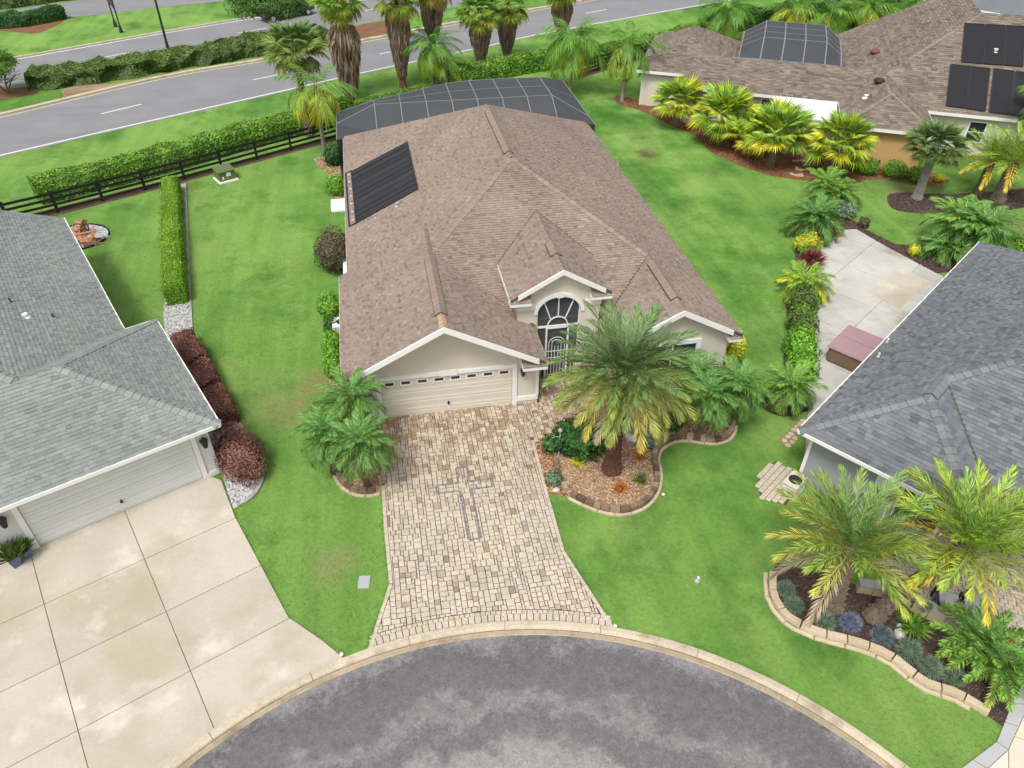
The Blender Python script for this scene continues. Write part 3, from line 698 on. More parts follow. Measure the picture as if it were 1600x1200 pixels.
# garage front in pieces round the door opening
gw0, gw1 = wl+.45, wr_-.12
b.box(gw0, k0, 0, .3, 0, HD); b.box(k1, gw1, 0, .3, 0, HD)
k = len(b.v); slope_w = lambda x: wz-.12-SL*abs(x-wm)
f = [(gw0, HD), (gw1, HD), (gw1, slope_w(gw1)), (wm, slope_w(wm)), (gw0, slope_w(gw0))]
b.v += [(x, 0, z) for x, z in f]+[(x, .3, z) for x, z in f]; b.f += [tuple(range(k, k+5)), tuple(range(k+9, k+4, -1))]; b.t += [.5, .5]
for i in range(5): j = (i+1) % 5; b.f.append((k+j, k+i, k+5+i, k+5+j)); b.t.append(.5)
b.box(gw0, gw0+.3, .302, 6.9, 0, zE-.1); b.box(gw1-.3, gw1, .302, 1.9, 0, zE-.1)
part(b, 'garage_wall', 'stucco', H1)
b = MB(); gable_prism(b, rl+.42, rr-.35, -.1, 3.5, zE-.1, rz-.16); part(b, 'wing_wall', 'stucco', H1)
def gdoor(house, o, ux, width, height, matn, rows=4, win=0, handle=True):
    """sectional garage door; o = bottom-left corner, ux = unit vector along it, facing side is ux rotated -90 degrees"""
    o = Vector(o); ux = Vector(ux); nrm = Vector((ux.y, -ux.x, 0)); rz_ = math.atan2(ux.y, ux.x); M = Matrix.Translation(o) @ Matrix.Rotation(rz_, 4, 'Z')
    b = MB(); b.box(0, width, .06, .10, 0, height, M=M); door = part(b, 'garage_door', matn, house)
    hgt_ = height/rows
    for r in range(rows):
        b = MB(); b.box(.01, width-.01, .022, .0595, r*hgt_+.008, (r+1)*hgt_-.008, M=M)
        if r < rows-1 or not win:
            for q in range(1, 3): b.box(.01, width-.01, .010, .0215, r*hgt_+q*hgt_/3-.045, r*hgt_+q*hgt_/3+.045, M=M)
        b.build('door_section', MT[matn], door)
    if win:
        ww = width/win
        for i in range(win):
            cxx = (i+.5)*ww; z0_, z1_ = height-hgt_+.13, height-.1; b = MB()
            x0_, x1_ = cxx-ww*.34, cxx+ww*.34
            for (p0, p1, q0, q1) in ((x0_, x1_, z0_, z0_+.05), (x0_, x1_, z1_-.05, z1_), (x0_, x0_+.05, z0_+.05, z1_-.05), (x1_-.05, x1_, z0_+.05, z1_-.05)): b.box(p0, p1, -.012, .0215, q0, q1, M=M)
            b.build('window_frame', MT['trim'], door)
            b = MB(); b.box(x0_+.05, x1_-.05, .006, .0214, z0_+.05, z1_-.05, M=M); b.build('window_pane', MT['glass'], door)
    if handle:
        b = MB(); b.box(width/2-.03, width/2+.03, -.03, .02, hgt_*.82, hgt_*1.08, M=M); b.box(width/2-.05, width/2+.05, -.05, -.028, hgt_*.88, hgt_*.98, M=M); b.build('handle', MT['dark'], door)
    return door
gdoor(H1, (k0+.002, .02, .01), (1, 0, 0), k1-k0-.004, HD-.03, 'door_beige', 4, 8)
b = MB(); b.box(0, k0, -.06, -.002, 0, HD+.15); b.box(k1, 5.6, -.06, -.002, 0, HD+.15); b.box(k0, k1, -.06, -.002, HD-.02, HD+.15)
b.prism([(2.5, -.10), (3.2, -.10), (3.2, -.062), (2.5, -.062)], HD-.03, HD+.24)
part(b, 'garage_door_trim', 'trim', H1)
b = MB(); b.box(5.601, gw1, -.05, -.002, .18, .40); b.box(gw1-.09, gw1+.03, -.04, -.003, .401, zE-.15); part(b, 'wall_band', 'trim', H1)
b = MB(); b.box(gw1-.02, gw1+.06, -.10, -.045, 0, .17); part(b, 'downspout_shoe', 'dark', H1)
def lantern(house, P, nrm, s=1.):
    P = Vector(P); nrm = Vector(nrm); sd_ = Vector((-nrm.y, nrm.x, 0)); b = MB()
    c = P+nrm*.02; b.bar(c-Vector((0, 0, .1*s)), c+Vector((0, 0, .1*s)), .1*s, .03, up=sd_)
    c = P+nrm*.13*s; b.lathe([(0, -.2*s), (.06*s, -.17*s), (.10*s, .06*s), (.12*s, .08*s), (.03*s, .17*s), (0, .2*s)], c, 8); b.bar(P, c, .025*s, .025*s)
    return part(b, 'wall_lantern', 'dark', house)
lantern(H1, (5.83, 0, 1.75), (0, -1, 0), 1.1)
def rake(house, pts, y, name='rake_board', h=.2):
    b = MB()
    for a, c in zip(pts, pts[1:]):
        a0 = Vector((a[0], y, a[1])); c0 = Vector((c[0], y, c[1]))
        b.hexa([a0+Vector((0, -.05, -h)), c0+Vector((0, -.05, -h)), c0+Vector((0, .02, -h)), a0+Vector((0, .02, -h)), a0+Vector((0, -.05, .03)), c0+Vector((0, -.05, .03)), c0+Vector((0, .02, .03)), a0+Vector((0, .02, .03))])
    return part(b, name, 'trim', house)
def soffit(house, x0, xm, x1, y0, y1, z0, zp, name='soffit'):
    b = MB()
    for a, c in (((x0, z0), (xm, zp)), ((x1, z0), (xm, zp))):
        b.poly([(a[0], y0, a[1]-.16), (c[0], y0, c[1]-.16), (c[0], y1, c[1]-.16), (a[0], y1, a[1]-.16)])
    return part(b, name, 'trim', house)
def gable_return(house, x0, x1, y0, y1, z, matn):
    """little shingled eave return at the foot of a gable"""
    b = MB(); b.box(x0, x1, y0, y1, z-.20, z-.05); rt = part(b, 'eave_return', 'trim', house)
    pcs = []; shingle_pieces([(x0+.0, y0-.02, z-.03), (x1, y0-.02, z-.03), (x1, y1, z+.22), (x0, y1, z+.22)], pcs, .16, (.2, .35))
    b = MB()
    for top, fr, t in pcs:
        b.poly(top, t)
        if fr: b.poly(fr, t*.6)
    b.build('return_shingles', MT[matn], rt, kind='stuff')
    b = MB(); b.poly([(x0+.01, y0, z-.05), (x0+.01, y1, z-.05), (x0+.01, y1, z+.2)]); b.poly([(x1-.01, y0, z-.05), (x1-.01, y1, z-.05), (x1-.01, y1, z+.2)]); b.build('return_cheek', MT['stucco'], rt)
rk = .55
rake(H1, [(wl+rk*.6, zE+SL*rk*.6), (wm, wz), (wr_-rk*.6, zE+SL*rk*.6)], wf-.01)
soffit(H1, wl, wm, wr_, wf, 0, zE, wz)
gable_return(H1, wl-.02, wl+.95, wf-.02, -.004, zE-.12, 'shingle_tan'); gable_return(H1, wr_-.95, wr_+.02, wf-.02, -.004, zE-.12, 'shingle_tan')
eave(H1, [(wl, wf, zE), (wl, wb, zE)], 'gutter'); eave(H1, [(wr_, wf, zE), (wr_, 1.3, zE)], 'gutter'); eave(H1, [(XL, wb, zE), (XL, YB, zE)], 'gutter'); eave(H1, [(XR, rf, zE), (XR, YB, zE)], 'gutter', matn='bronze'); eave(H1, [(XL, YB, zE), (XR, YB, zE)])
b = MB(); b.poly([(wl, wb, zE), (wm, wb, wz), (wm+.3, wb, wz-.16), (wm, wb, wz-.5), (wl, wb, zE-.2)]); part(b, 'gable_back', 'shingle_tan', H1)
# right wing
rake(H1, [(rl+.2, zE+SL*.2), (rm, rz), (rr-.45, zE+SL*.45)], rf-.01); soffit(H1, rl, rm, rr, rf, -.1, zE, rz)
gable_return(H1, rr-.55, rr+.02, rf-.02, -.104, zE-.12, 'shingle_tan'); eave(H1, [(rl, rf, zE), (rl, 1.4, zE)], 'gutter')
def window(house, o, ux, width, height, cols=2, rows=2, trimw=.12, glass='glass', name='window'):
    o = Vector(o); ux = Vector(ux); M = Matrix.Translation(o) @ Matrix.Rotation(math.atan2(ux.y, ux.x), 4, 'Z')
    b = MB(); t = trimw
    b.box(-t, 0, -.05, -.002, -t, height+t, M=M); b.box(width, width+t, -.05, -.002, -t, height+t, M=M); b.box(0, width, -.05, -.002, -t, 0, M=M); b.box(0, width, -.05, -.002, height, height+t, M=M)
    wd = part(b, name, 'trim', house)
    b = MB(); b.box(0, width, -.012, -.003, 0, height, M=M); b.build('pane', MT[glass], wd)
    b = MB()
    for i in range(1, cols): b.box(width*i/cols-.02, width*i/cols+.02, -.03, -.0125, 0, height, M=M)
    for i in range(1, rows): b.box(0, width, -.032, -.0128, height*i/rows-.02, height*i/rows+.02, M=M)
    b.build('muntin', MT['trim'], wd)
    return wd
wp = [GY(x, y, -.1) for x, y in [(1012, 610), (1085, 533)]]
window(H1, (11.05, -.1, .55), (1, 0, 0), 2.0, 1.75, 2, 3, .2)
# entry bay: piers, arch, screened gate
ey = 1.5; ex0, ex1 = dc-dh+.35, dc+dh-.35; ac = dc; ah = .9; spr, rise = 3.35, .75
b = MB(); b.box(ex0, ac-ah, ey, ey+.3, 0, spr); b.box(ac+ah, ex1, ey, ey+.3, 0, spr); b.box(ex0, ex0+.3, ey+.302, 4.4, 0, dz0-.05); b.box(ex1-.3, ex1, ey+.302, 4.4, 0, dz0-.05)
arcp = [(ac-ah*math.cos(PI*i/16), spr+rise*math.sin(PI*i/16)) for i in range(17)]
topf = lambda x: dpk-.12-(dpk-dz0)/dh*abs(x-dc)
for i in range(16):
    (xa, za), (xb, zb) = arcp[i], arcp[i+1]
    b.hexa([(xa, ey, za), (xb, ey, zb), (xb, ey+.3, zb), (xa, ey+.3, za), (xa, ey, topf(xa)), (xb, ey, topf(xb)), (xb, ey+.3, topf(xb)), (xa, ey+.3, topf(xa))])
for (xa, xb) in ((ex0, ac-ah), (ac+ah, ex1)):
    b.hexa([(xa, ey, spr), (xb, ey, spr), (xb, ey+.3, spr), (xa, ey+.3, spr), (xa, ey, topf(xa)), (xb, ey, topf(xb)), (xb, ey+.3, topf(xb)), (xa, ey+.3, topf(xa))])
part(b, 'entry_wall', 'stucco', H1)
b = MB()
for i in range(16):
    a0, a1 = PI*i/16, PI*(i+1)/16
    pa, pb, pc, pd = [(ac-(ah+e)*math.cos(a), spr+(rise+e)*math.sin(a)) for a, e in ((a0, .005), (a1, .005), (a1, .16), (a0, .16))]
    b.hexa([(pa[0], ey-.07, pa[1]), (pb[0], ey-.07, pb[1]), (pb[0], ey-.002, pb[1]), (pa[0], ey-.002, pa[1]), (pd[0], ey-.07, pd[1]), (pc[0], ey-.07, pc[1]), (pc[0], ey-.002, pc[1]), (pd[0], ey-.002, pd[1])])
b.prism([(ac-.13, ey-.11), (ac+.13, ey-.11), (ac+.13, ey-.072), (ac-.13, ey-.072)], spr+rise-.02, spr+rise+.22)
for xa, xb in ((ex0-.02, ac-ah-.162), (ac+ah+.162, ex1+.02)): b.box(xa, xb, ey-.06, ey-.002, spr+.25, spr+.5)
part(b, 'arch_trim', 'trim', H1)
b = MB(); b.v += [(ac-ah, ey+.12, 0), (ac+ah, ey+.12, 0)]+[(x, ey+.12, z) for x, z in arcp[::-1]]; b.f.append(tuple(range(len(b.v)))); b.t.append(.5)
gate = part(b, 'entry_screen', 'screen', H1)
b = MB(); zb_ = 2.62; W_ = .045
y_ = ey+.08
b.bar((ac-ah, y_, zb_), (ac+ah, y_, zb_), .05, .09); b.bar((ac-ah+.02, y_, 0), (ac-ah+.02, y_, spr), .05, .05); b.bar((ac+ah-.02, y_, 0), (ac+ah-.02, y_, spr), .05, .05)
for i in range(16): b.bar((arcp[i][0], y_, arcp[i][1]-.02), (arcp[i+1][0], y_, arcp[i+1][1]-.02), .05, .05)
ir = .42
ia = [(ac-ir*math.cos(PI*i/12), zb_+.03+ir*math.sin(PI*i/12)) for i in range(13)]
for i in range(12): b.bar((ia[i][0], y_, ia[i][1]), (ia[i+1][0], y_, ia[i+1][1]), W_, W_)
for a in (PI/4, PI/2, 3*PI/4): b.bar((ac-ir*math.cos(a), y_, zb_+.03+ir*math.sin(a)), (ac-(ah)*math.cos(a)*.98, y_, spr+rise*math.sin(a)), W_, W_)
for x in (ac-.46, ac+.46): b.bar((x, y_-.003, 0), (x, y_-.003, zb_), .07, .07)
b.bar((ac-.46, y_-.004, zb_-.08), (ac+.46, y_-.004, zb_-.08), .06, .06)
b.build('gate_frame', MT['white_metal'], gate)
b = MB(); yy = y_-.01
for x in (-.34, -.2, -.07, .07, .2, .34):
    b.bar((ac+x, yy, .1), (ac+x, yy, 1.75 if abs(x) > .25 else (1.9 if abs(x) > .1 else 1.6)), .022, .022)
for rr2 in (.34, .2):
    q = [(ac-rr2*math.cos(PI*i/12), 1.75+rr2*.9*math.sin(PI*i/12)+(.15 if rr2 < .3 else 0)*0) for i in range(13)]
    for i in range(12): b.bar((q[i][0], yy, q[i][1]), (q[i+1][0], yy, q[i+1][1]), .022, .022)
for z_ in (.1, 1.0, 1.35): b.bar((ac-.44, yy, z_), (ac+.44, yy, z_), .024, .024)
for x in (-.8, -.66, .66, .8): b.bar((ac+x, yy, .1), (ac+x, yy, 1.6), .022, .022)
b.bar((ac-.88, yy, 1.35), (ac-.5, yy, 1.35), .024, .024); b.bar((ac+.5, yy, 1.35), (ac+.88, yy, 1.35), .024, .024)
b.build('gate_bars', MT['white_metal'], gate)
b = MB(); b.box(ex0+.3, ex1-.3, 4.0, 4.1, 0, 3.4); part(b, 'entry_back_wall', 'stucco', H1)
b = MB(); b.box(ac-.5, ac+.5, 3.94, 3.998, 0, 2.1); part(b, 'front_door', 'dark', H1)
rake(H1, [(dc-dh+.3, dz0+.3*.57), (dc, dpk), (dc+dh-.3, dz0+.3*.57)], df-.01, h=.17); soffit(H1, dc-dh, dc, dc+dh, df, ey, dz0, dpk)
gable_return(H1, dc-dh-.02, dc-dh+.85, df-.02, ey-.004, dz0-.10, 'shingle_tan'); gable_return(H1, dc+dh-.85, dc+dh+.02, df-.02, ey-.004, dz0-.10, 'shingle_tan')
eave(H1, [(dc-dh, df, dz0), (dc-dh, 4.1, dz0)], 'gutter'); eave(H1, [(dc+dh, df, dz0), (dc+dh, 4.1, dz0)], 'gutter')
# roof vents
def on_plane(px, P):
    n = pl_normal(P); d = ray(*px); return CAM+d*((Vector(P[0])-CAM).dot(n)/d.dot(n))
def pipe_vent(house, P, r=.06, h=.25, matn='white_metal'):
    b = MB(); b.lathe([(r*2.2, -.05), (r*2.0, .02), (r, .04), (r, h), (r*1.3, h), (r*1.3, h+.05), (0, h+.06)], P, 10); part(b, 'roof_vent', matn, house)
for p, k_ in (((621, 322), 'left'), ((587, 340), 'left'), ((957, 266), 'right_b'), ((965, 258), 'right_b')): pipe_vent(H1, on_plane(p, planes[k_]), .06 if p[0] == 621 else .03, .14, 'alu')

# ---- pool heating panels on the left slope
A_, B_, C_, D_ = (on_plane(p, planes['left']) for p in ((550, 268), (558, 350), (654, 297), (637, 222)))
sol = empty('solar_pool_heater', tuple(A_), 'black ribbed pool-heating mat with header pipes on the left roof slope', 'solar panel')
n = nl; ns = 10; rnd0 = lambda: random.uniform(.35, 1)
for i in range(ns):
    t0, t1 = (i+.05)/ns, (i+.95)/ns; b = MB(); lo = [A_.lerp(B_, t0), A_.lerp(B_, t1)]; hi_ = [D_.lerp(C_, t0), D_.lerp(C_, t1)]
    q = [lo[0], lo[1], hi_[1], hi_[0]]; b.hexa([p+n*.03 for p in q]+[p+n*.06 for p in q], random.random()*.3)
    for r in range(4):
        s0 = (r+.5)/4; a = lo[0].lerp(lo[1], s0); c = hi_[0].lerp(hi_[1], s0); b.bar(a+n*.065, c+n*.065, .07, .02, rnd0(), up=n)
    attach(b.build('solar_mat', MT['solar']), sol)
b = MB(); b.tube([A_+n*.08, B_+n*.08], .035, 8); b.tube([D_+n*.08, C_+n*.08], .03, 8)
dn = (A_-D_).normalized()*.38; b.tube([A_+n*.08, A_+dn+n*.08, B_+dn*1.1+n*.08, B_+n*.08], .035, 8); attach(b.build('header_pipe', MT['dark']), sol)
for i in range(7):
    P = A_.lerp(B_, (i+.5)/7)+dn*.5; b = MB(); b.lathe([(.09, .03), (.09, .09), (.05, .12), (0, .13)], P, 8); attach(b.build('strap_clip', MT['alu']), sol)

# ---- pool cage behind the beige house
zc, zt = 2.75, 4.05
tb = [G(x, y, zt) for x, y in ((584, 157), (706, 128), (797, 122), (843, 121))]      # far edge of the flat top
per = [Vector((-1.2, 23.9, zc)), Vector((-1.2, 27.6, zc)), None, None, None, Vector((15.9, 24.2, zc))]
cage = empty('pool_cage', (7, 28, 0), 'bronze framed screen pool enclosure behind the beige house', 'pool enclosure')
xb0, xb1 = tb[0].x, tb[-1].x
topB = [tb[0], tb[1], tb[2], tb[3]]
def lerpline(pts, x):
    for a, c in zip(pts, pts[1:]):
        if a.x <= x <= c.x: return a.lerp(c, (x-a.x)/(c.x-a.x))
    return pts[0].copy() if x < pts[0].x else pts[-1].copy()
nb = 8
xsb = [xb0+(xb1-xb0)*i/(nb-1) for i in range(nb)]
far_low = lambda P: Vector((P.x, P.y+1.7, zc))
b = MB(); scr = []
yM = 25.4     # near edge of the flat top
ye = 23.4
cols = []
for x in xsb:
    t = lerpline(topB, x); mY = max(yM, 0)
    mid = Vector((x, min(yM+.2, t.y-.6) if t.y > yM+.8 else t.y-.4, zt)); lowf = Vector((x, ye, zc+.25)); cols.append((lowf, mid, t, far_low(t)))
for (lf, md, tp, bk) in cols:
    for a, c in ((lf, md), (md, tp), (tp, bk), (bk, Vector((bk.x, bk.y, 0)))): b.bar(a, c, .05, .07)
for i in range(nb-1):
    for k in range(4):
        if k: b.bar(cols[i][k], cols[i+1][k], .035, .045)
    h0 = cols[i][1].lerp(cols[i][2], .5); h1 = cols[i+1][1].lerp(cols[i+1][2], .5); b.bar(h0, h1, .025, .03)
lc, rc = Vector((-1.25, 26.2, zc)), Vector((15.25, 24.9, zc)); lb, rb = Vector((-1.25, 27.9, zc)), Vector((15.3, 32.6, zc))
lb = Vector((-1.25, 28.2, zc)); 
for a, c in ((lc, cols[0][1]), (lc, lb), (lb, cols[0][2]), (lb, cols[0][3]), (rc, cols[-1][1]), (rc, rb), (rb, cols[-1][2]), (rb, cols[-1][3]), (Vector((-1.25, ye, zc)), lc), (Vector((15.25, ye, zc)), rc), (rc.lerp(rb, .5), cols[-1][1].lerp(cols[-1][2], .5))): b.bar(a, c, .045, .06)
for p in (lc, lb, rc, rb, lb.lerp(cols[0][3], .5), rc.lerp(rb, .5)): b.bar(p, Vector((p.x, p.y, 0)), .07, .07, up=Vector((0, 1, 0)))
attach(b.build('cage_frame', MT['cage_alu']), cage)
def panel(*P): 
    q = MB(); q.poly(P); attach(q.build('screen_panel', MT['screen']), cage)
for i in range(nb-1):
    for k in range(3): panel(cols[i][k], cols[i+1][k], cols[i+1][k+1], cols[i][k+1])
    p0, p1 = cols[i][3], cols[i+1][3]; panel(p0, p1, Vector((p1.x, p1.y, 0)), Vector((p0.x, p0.y, 0)))
panel(lc, cols[0][1], cols[0][2], lb); panel(lb, cols[0][2], cols[0][3]); panel(lc, cols[0][1], cols[0][0], Vector((-1.25, ye, zc)))
panel(rc, cols[-1][1], cols[-1][2], rb); panel(rb, cols[-1][2], cols[-1][3]); panel(rc, cols[-1][1], cols[-1][0], Vector((15.25, ye, zc)))
for a, c in ((lc, lb), (lb, cols[0][3]), (rc, rb), (rb, cols[-1][3]), (Vector((-1.25, ye, zc)), lc), (Vector((15.25, ye, zc)), rc)): panel(a, c, Vector((c.x, c.y, 0)), Vector((a.x, a.y, 0)))
sheet('pool_deck', [(-1.2, 23), (16, 23), (17.2, 32), (15, 36), (6, 36), (-1.2, 28.2)], .02, 'patio')
MT['water'] = mat('pool_water', [(.10, .30, .34)], .05, .1, 1, 0, 1, spec=.5)
sheet('pool_water', [(3, 26.5), (12, 26.5), (12.5, 30), (8, 31.5), (4, 29.5)], .03, 'water')
# ------------------------------------------------------------------ left neighbour (grey-green roof)
H2 = empty('house', (*L2(5, 8), 0), 'house with grey-green shingle roof and pale wide garage door at left', 'house')
def L3(u, v, z): return (*L2(u, v), z)
sl2 = .45; e = zE
fz = lambda v: e+sl2*v; rzz = lambda u: e+sl2*u; mz = lambda u: e+sl2*(u-1.25)
HB = 19.69
pl2 = [[L3(0, 0, e), L3(16, 0, e), L3(16, 3.88, fz(3.88)), L3(3.88, 3.88, fz(3.88))],
       [L3(5.13, 3.88, fz(3.88)), L3(16, 3.88, fz(3.88)), L3(16, 14.75, fz(14.75))],
       [L3(0, 0, e), L3(3.88, 3.88, fz(3.88)), L3(0, 7.76, e)],
       [L3(0, 7.76, e), L3(3.88, 3.88, fz(3.88)), L3(5.13, 3.88, fz(3.88)), L3(1.25, 7.76, e)],
       [L3(1.25, 7.76, e), L3(5.13, 3.88, fz(3.88)), L3(12, 10.75, fz(10.75)), L3(12, HB-10.75, fz(10.75)) if HB-10.75 > 10.75 else L3(12, 10.76, fz(10.75)), L3(9.5, HB, mz(9.5)), L3(1.25, HB, e)]]
pl2[4] = [L3(1.25, 7.76, e), L3(5.13, 3.88, fz(3.88)), L3(12, 10.75, mz(12)), L3(12, HB, mz(12)), L3(1.25, HB, e)]
roof2 = roof_build(H2, pl2, 'shingle_grey', expo=.15, wr=(.17, .36))
n2 = [pl_normal(P) for P in pl2]
caps(L3(0, 0, e), L3(3.88, 3.88, fz(3.88)), n2[0], n2[2], roof2, 'shingle_grey', .27, .21, (.45, 1))
caps(L3(5.13, 3.88, fz(3.88)), L3(12, 10.75, fz(10.75)), n2[0], n2[4], roof2, 'shingle_grey', .27, .21, (.45, 1))
caps(L3(0, 7.76, e), L3(3.88, 3.88, fz(3.88)), n2[2], n2[3], roof2, 'shingle_grey', .5, .15)
b = MB(); b.bar(Vector(L3(1.25, 7.76, e+.02)), Vector(L3(5.13, 3.88, fz(3.88)+.02)), .25, .03); b.build('valley_flashing', MT['shingle_grey'], roof2)
eave(H2, [L3(0, 0, e), L3(16, 0, e)], 'gutter', .10, .14, -.05); eave(H2, [L3(0, 0, e), L3(0, 7.76, e), L3(1.25, 7.76, e), L3(1.25, HB, e)], 'gutter', .10, .14, -.05)
eave(H2, [L3(1.25, HB, e), L3(12, HB, mz(12))], 'rake_board')
b = MB(); b.poly([L3(0, 0, e-.12), L3(16, 0, e-.12), L3(16, .7, e-.12), L3(0, .7, e-.12)]); part(b, 'soffit', 'trim', H2)
ML = Matrix.Translation((*LO, 0)) @ Matrix.Rotation(LANG, 4, 'Z') @ Matrix.Scale(-1, 4, (1, 0, 0))
def lbox(mb, u0, u1, v0, v1, z0, z1):
    c = [Vector(L3(u, v, z)) for z in (z0, z1) for u, v in ((u1, v0), (u0, v0), (u0, v1), (u1, v1))]; mb.hexa(c)
d0, d1, dv, dh2 = 1.0, 6.45, .72, 2.06
b = MB(); lbox(b, .36, d0, dv, dv+.3, 0, 2.62); lbox(b, d1, 16, dv, dv+.3, 0, 2.62); lbox(b, d0, d1, dv, dv+.3, dh2, 2.62)
lbox(b, .36, .66, dv+.302, 7.3, 0, 2.62); lbox(b, 1.65, 1.95, 7.3, HB-.4, 0, 2.62); lbox(b, .661, 1.949, 7.001, 7.299, 0, 2.62); lbox(b, 1.951, 12, HB-.7, HB-.4, 0, 2.62)
part(b, 'wall', 'stucco_white', H2)
ux = (-LU.x, -LU.y, 0)
gdoor(H2, (*(L2(d1-.002, dv+.02)), .02), ux, d1-d0-.004, dh2-.03, 'door_grey', 4, 0, True)
b = MB(); lbox(b, d0-.18, d0, dv-.06, dv-.002, 0, 2.3); lbox(b, d1, d1+.18, dv-.06, dv-.002, 0, 2.3); lbox(b, d0, d1, dv-.06, dv-.002, dh2-.02, 2.3); part(b, 'garage_door_trim', 'trim', H2)
b = MB(); lbox(b, .33, d0-.181, dv-.05, dv-.002, 0, .22); part(b, 'wall_band', 'trim', H2)
b = MB(); lbox(b, d1+.181, 16, dv-.05, dv-.002, 0, .22); part(b, 'wall_band', 'trim', H2)
lantern(H2, L3(.6, dv, 1.75), (-LV.x, -LV.y, 0), 1.3); lantern(H2, L3(6.95, dv, 1.75), (-LV.x, -LV.y, 0), 1.3)
for p in ((41, 496), (17, 472), (84, 496)): pipe_vent(H2, on_plane(p, pl2[4]), .08 if p[0] == 41 else .03, .12, 'white_metal' if p[0] == 41 else 'dark')

# ------------------------------------------------------------------ right neighbour (slate roof)
H3 = empty('house', (*R2(8, 8), 0), 'house with dark slate-grey shingle roof and grey wall behind the foreground date palms', 'house')
def R3_(a, b_, z): return (*R2(a, b_), z)
s3 = .515
q = lambda t: e+s3*t
pl3 = [[R3_(0, 0, e), R3_(2.9, 2.9, q(2.9)), R3_(16, 2.9, q(2.9)), R3_(18.9, 0, e)],
       [R3_(4.2, 2.9, q(2.9)), R3_(10, 8.7, q(8.7)), R3_(10.2, 8.7, q(8.7)), R3_(16, 2.9, q(2.9))],
       [R3_(0, 0, e), R3_(2.9, 2.9, q(2.9)), R3_(0, 5.8, e)],
       [R3_(0, 5.8, e), R3_(2.9, 2.9, q(2.9)), R3_(4.2, 2.9, q(2.9)), R3_(1.3, 5.8, e)],
       [R3_(1.3, 5.8, e), R3_(4.2, 2.9, q(2.9)), R3_(10, 8.7, q(8.7)), R3_(10, 20, q(8.7)), R3_(1.3, 20, e)],
       [R3_(18.9, 0, e), R3_(10.2, 8.7, q(8.7)), R3_(10.2, 20, q(8.7)), R3_(18.9, 20, e)],
       [R3_(-.6, 8.6, e+.25), R3_(2.0, 11.2, e+.25+s3*2.6), R3_(7, 11.2, e+.25+s3*2.6), R3_(3.5, 8.6, e+.25)],
       [R3_(-.6, 8.6, e+.25), R3_(2.0, 11.2, e+.25+s3*2.6), R3_(-.6, 13.8, e+.25)],
       [R3_(-.6, 13.8, e+.25), R3_(2.0, 11.2, e+.25+s3*2.6), R3_(7, 11.2, e+.25+s3*2.6), R3_(3.5, 13.8, e+.25)]]
roof3 = roof_build(H3, pl3, 'shingle_dark', expo=.15, wr=(.17, .36))
n3 = [pl_normal(P) for P in pl3]
caps(R3_(0, 0, e), R3_(2.9, 2.9, q(2.9)), n3[0], n3[2], roof3, 'shingle_dark', .27, .21, (.6, 1))
caps(R3_(0, 5.8, e), R3_(2.9, 2.9, q(2.9)), n3[2], n3[3], roof3, 'shingle_dark', .27, .21, (.6, 1))
caps(R3_(4.2, 2.9, q(2.9)), R3_(10, 8.7, q(8.7)), n3[0], n3[4], roof3, 'shingle_dark', .27, .21, (.6, 1))
caps(R3_(-.6, 8.6, e+.25), R3_(2.0, 11.2, e+.25+s3*2.6), n3[6], n3[7], roof3, 'shingle_dark', .27, .21, (.6, 1))
vent(R3_(2.9, 2.9, q(2.9)), R3_(4.25, 2.9, q(2.9)), n3[0], n3[3], roof3, 'shingle_dark')
b = MB(); b.bar(Vector(R3_(1.3, 5.8, e+.02)), Vector(R3_(4.2, 2.9, q(2.9)+.02)), .10, .03); b.build('valley_flashing', MT['vent'], roof3)
eave(H3, [R3_(18.9, 0, e), R3_(0, 0, e), R3_(0, 5.8, e), R3_(1.3, 5.8, e), R3_(1.3, 8.6, e)], 'gutter', .11, .13, -.05); eave(H3, [R3_(18.9, 0, e), R3_(18.9, 20, e)])
eave(H3, [R3_(3.2, 8.6, e+.25), R3_(-.6, 8.6, e+.25), R3_(-.6, 13.8, e+.25)], 'gutter', .11, .13, -.05)
def rbox(mb, a0, a1, b0, b1, z0, z1):
    mb.hexa([Vector(R3_(a, b_, z)) for z in (z0, z1) for a, b_ in ((a0, b1), (a1, b1), (a1, b0), (a0, b0))][::1])
b = MB(); rbox(b, .7, 1.0, .36, 5.3, 0, 2.64); rbox(b, 1.002, 18.3, .36, .66, 0, 2.64); rbox(b, 1.8, 2.1, 5.302, 20, 0, 2.64); rbox(b, 1.0, 1.8, 5.0, 5.3, 0, 2.64); part(b, 'wall', 'stucco_grey', H3)
b = MB(); rbox(b, .64, .698, .30, .42, 0, 2.55); part(b, 'corner_trim', 'trim', H3)
b = MB(); rbox(b, .62, .698, 2.75, 3.5, 0, 2.6); part(b, 'pilaster', 'trim', H3)
ux3 = (RB.x, RB.y, 0)
window(H3, (*R2(.698, 3.65), .75), ux3, 1.3, 1.5, 2, 2, .1)
b = MB(); b.poly([R3_(0, 0, e-.12), R3_(0, 5.8, e-.12), R3_(.7, 5.8, e-.12), R3_(.7, 0, e-.12)]); part(b, 'soffit', 'trim', H3)
for p in ((1386, 535), (1372, 558)): pipe_vent(H3, on_plane(p, pl3[0]), .03, .15)

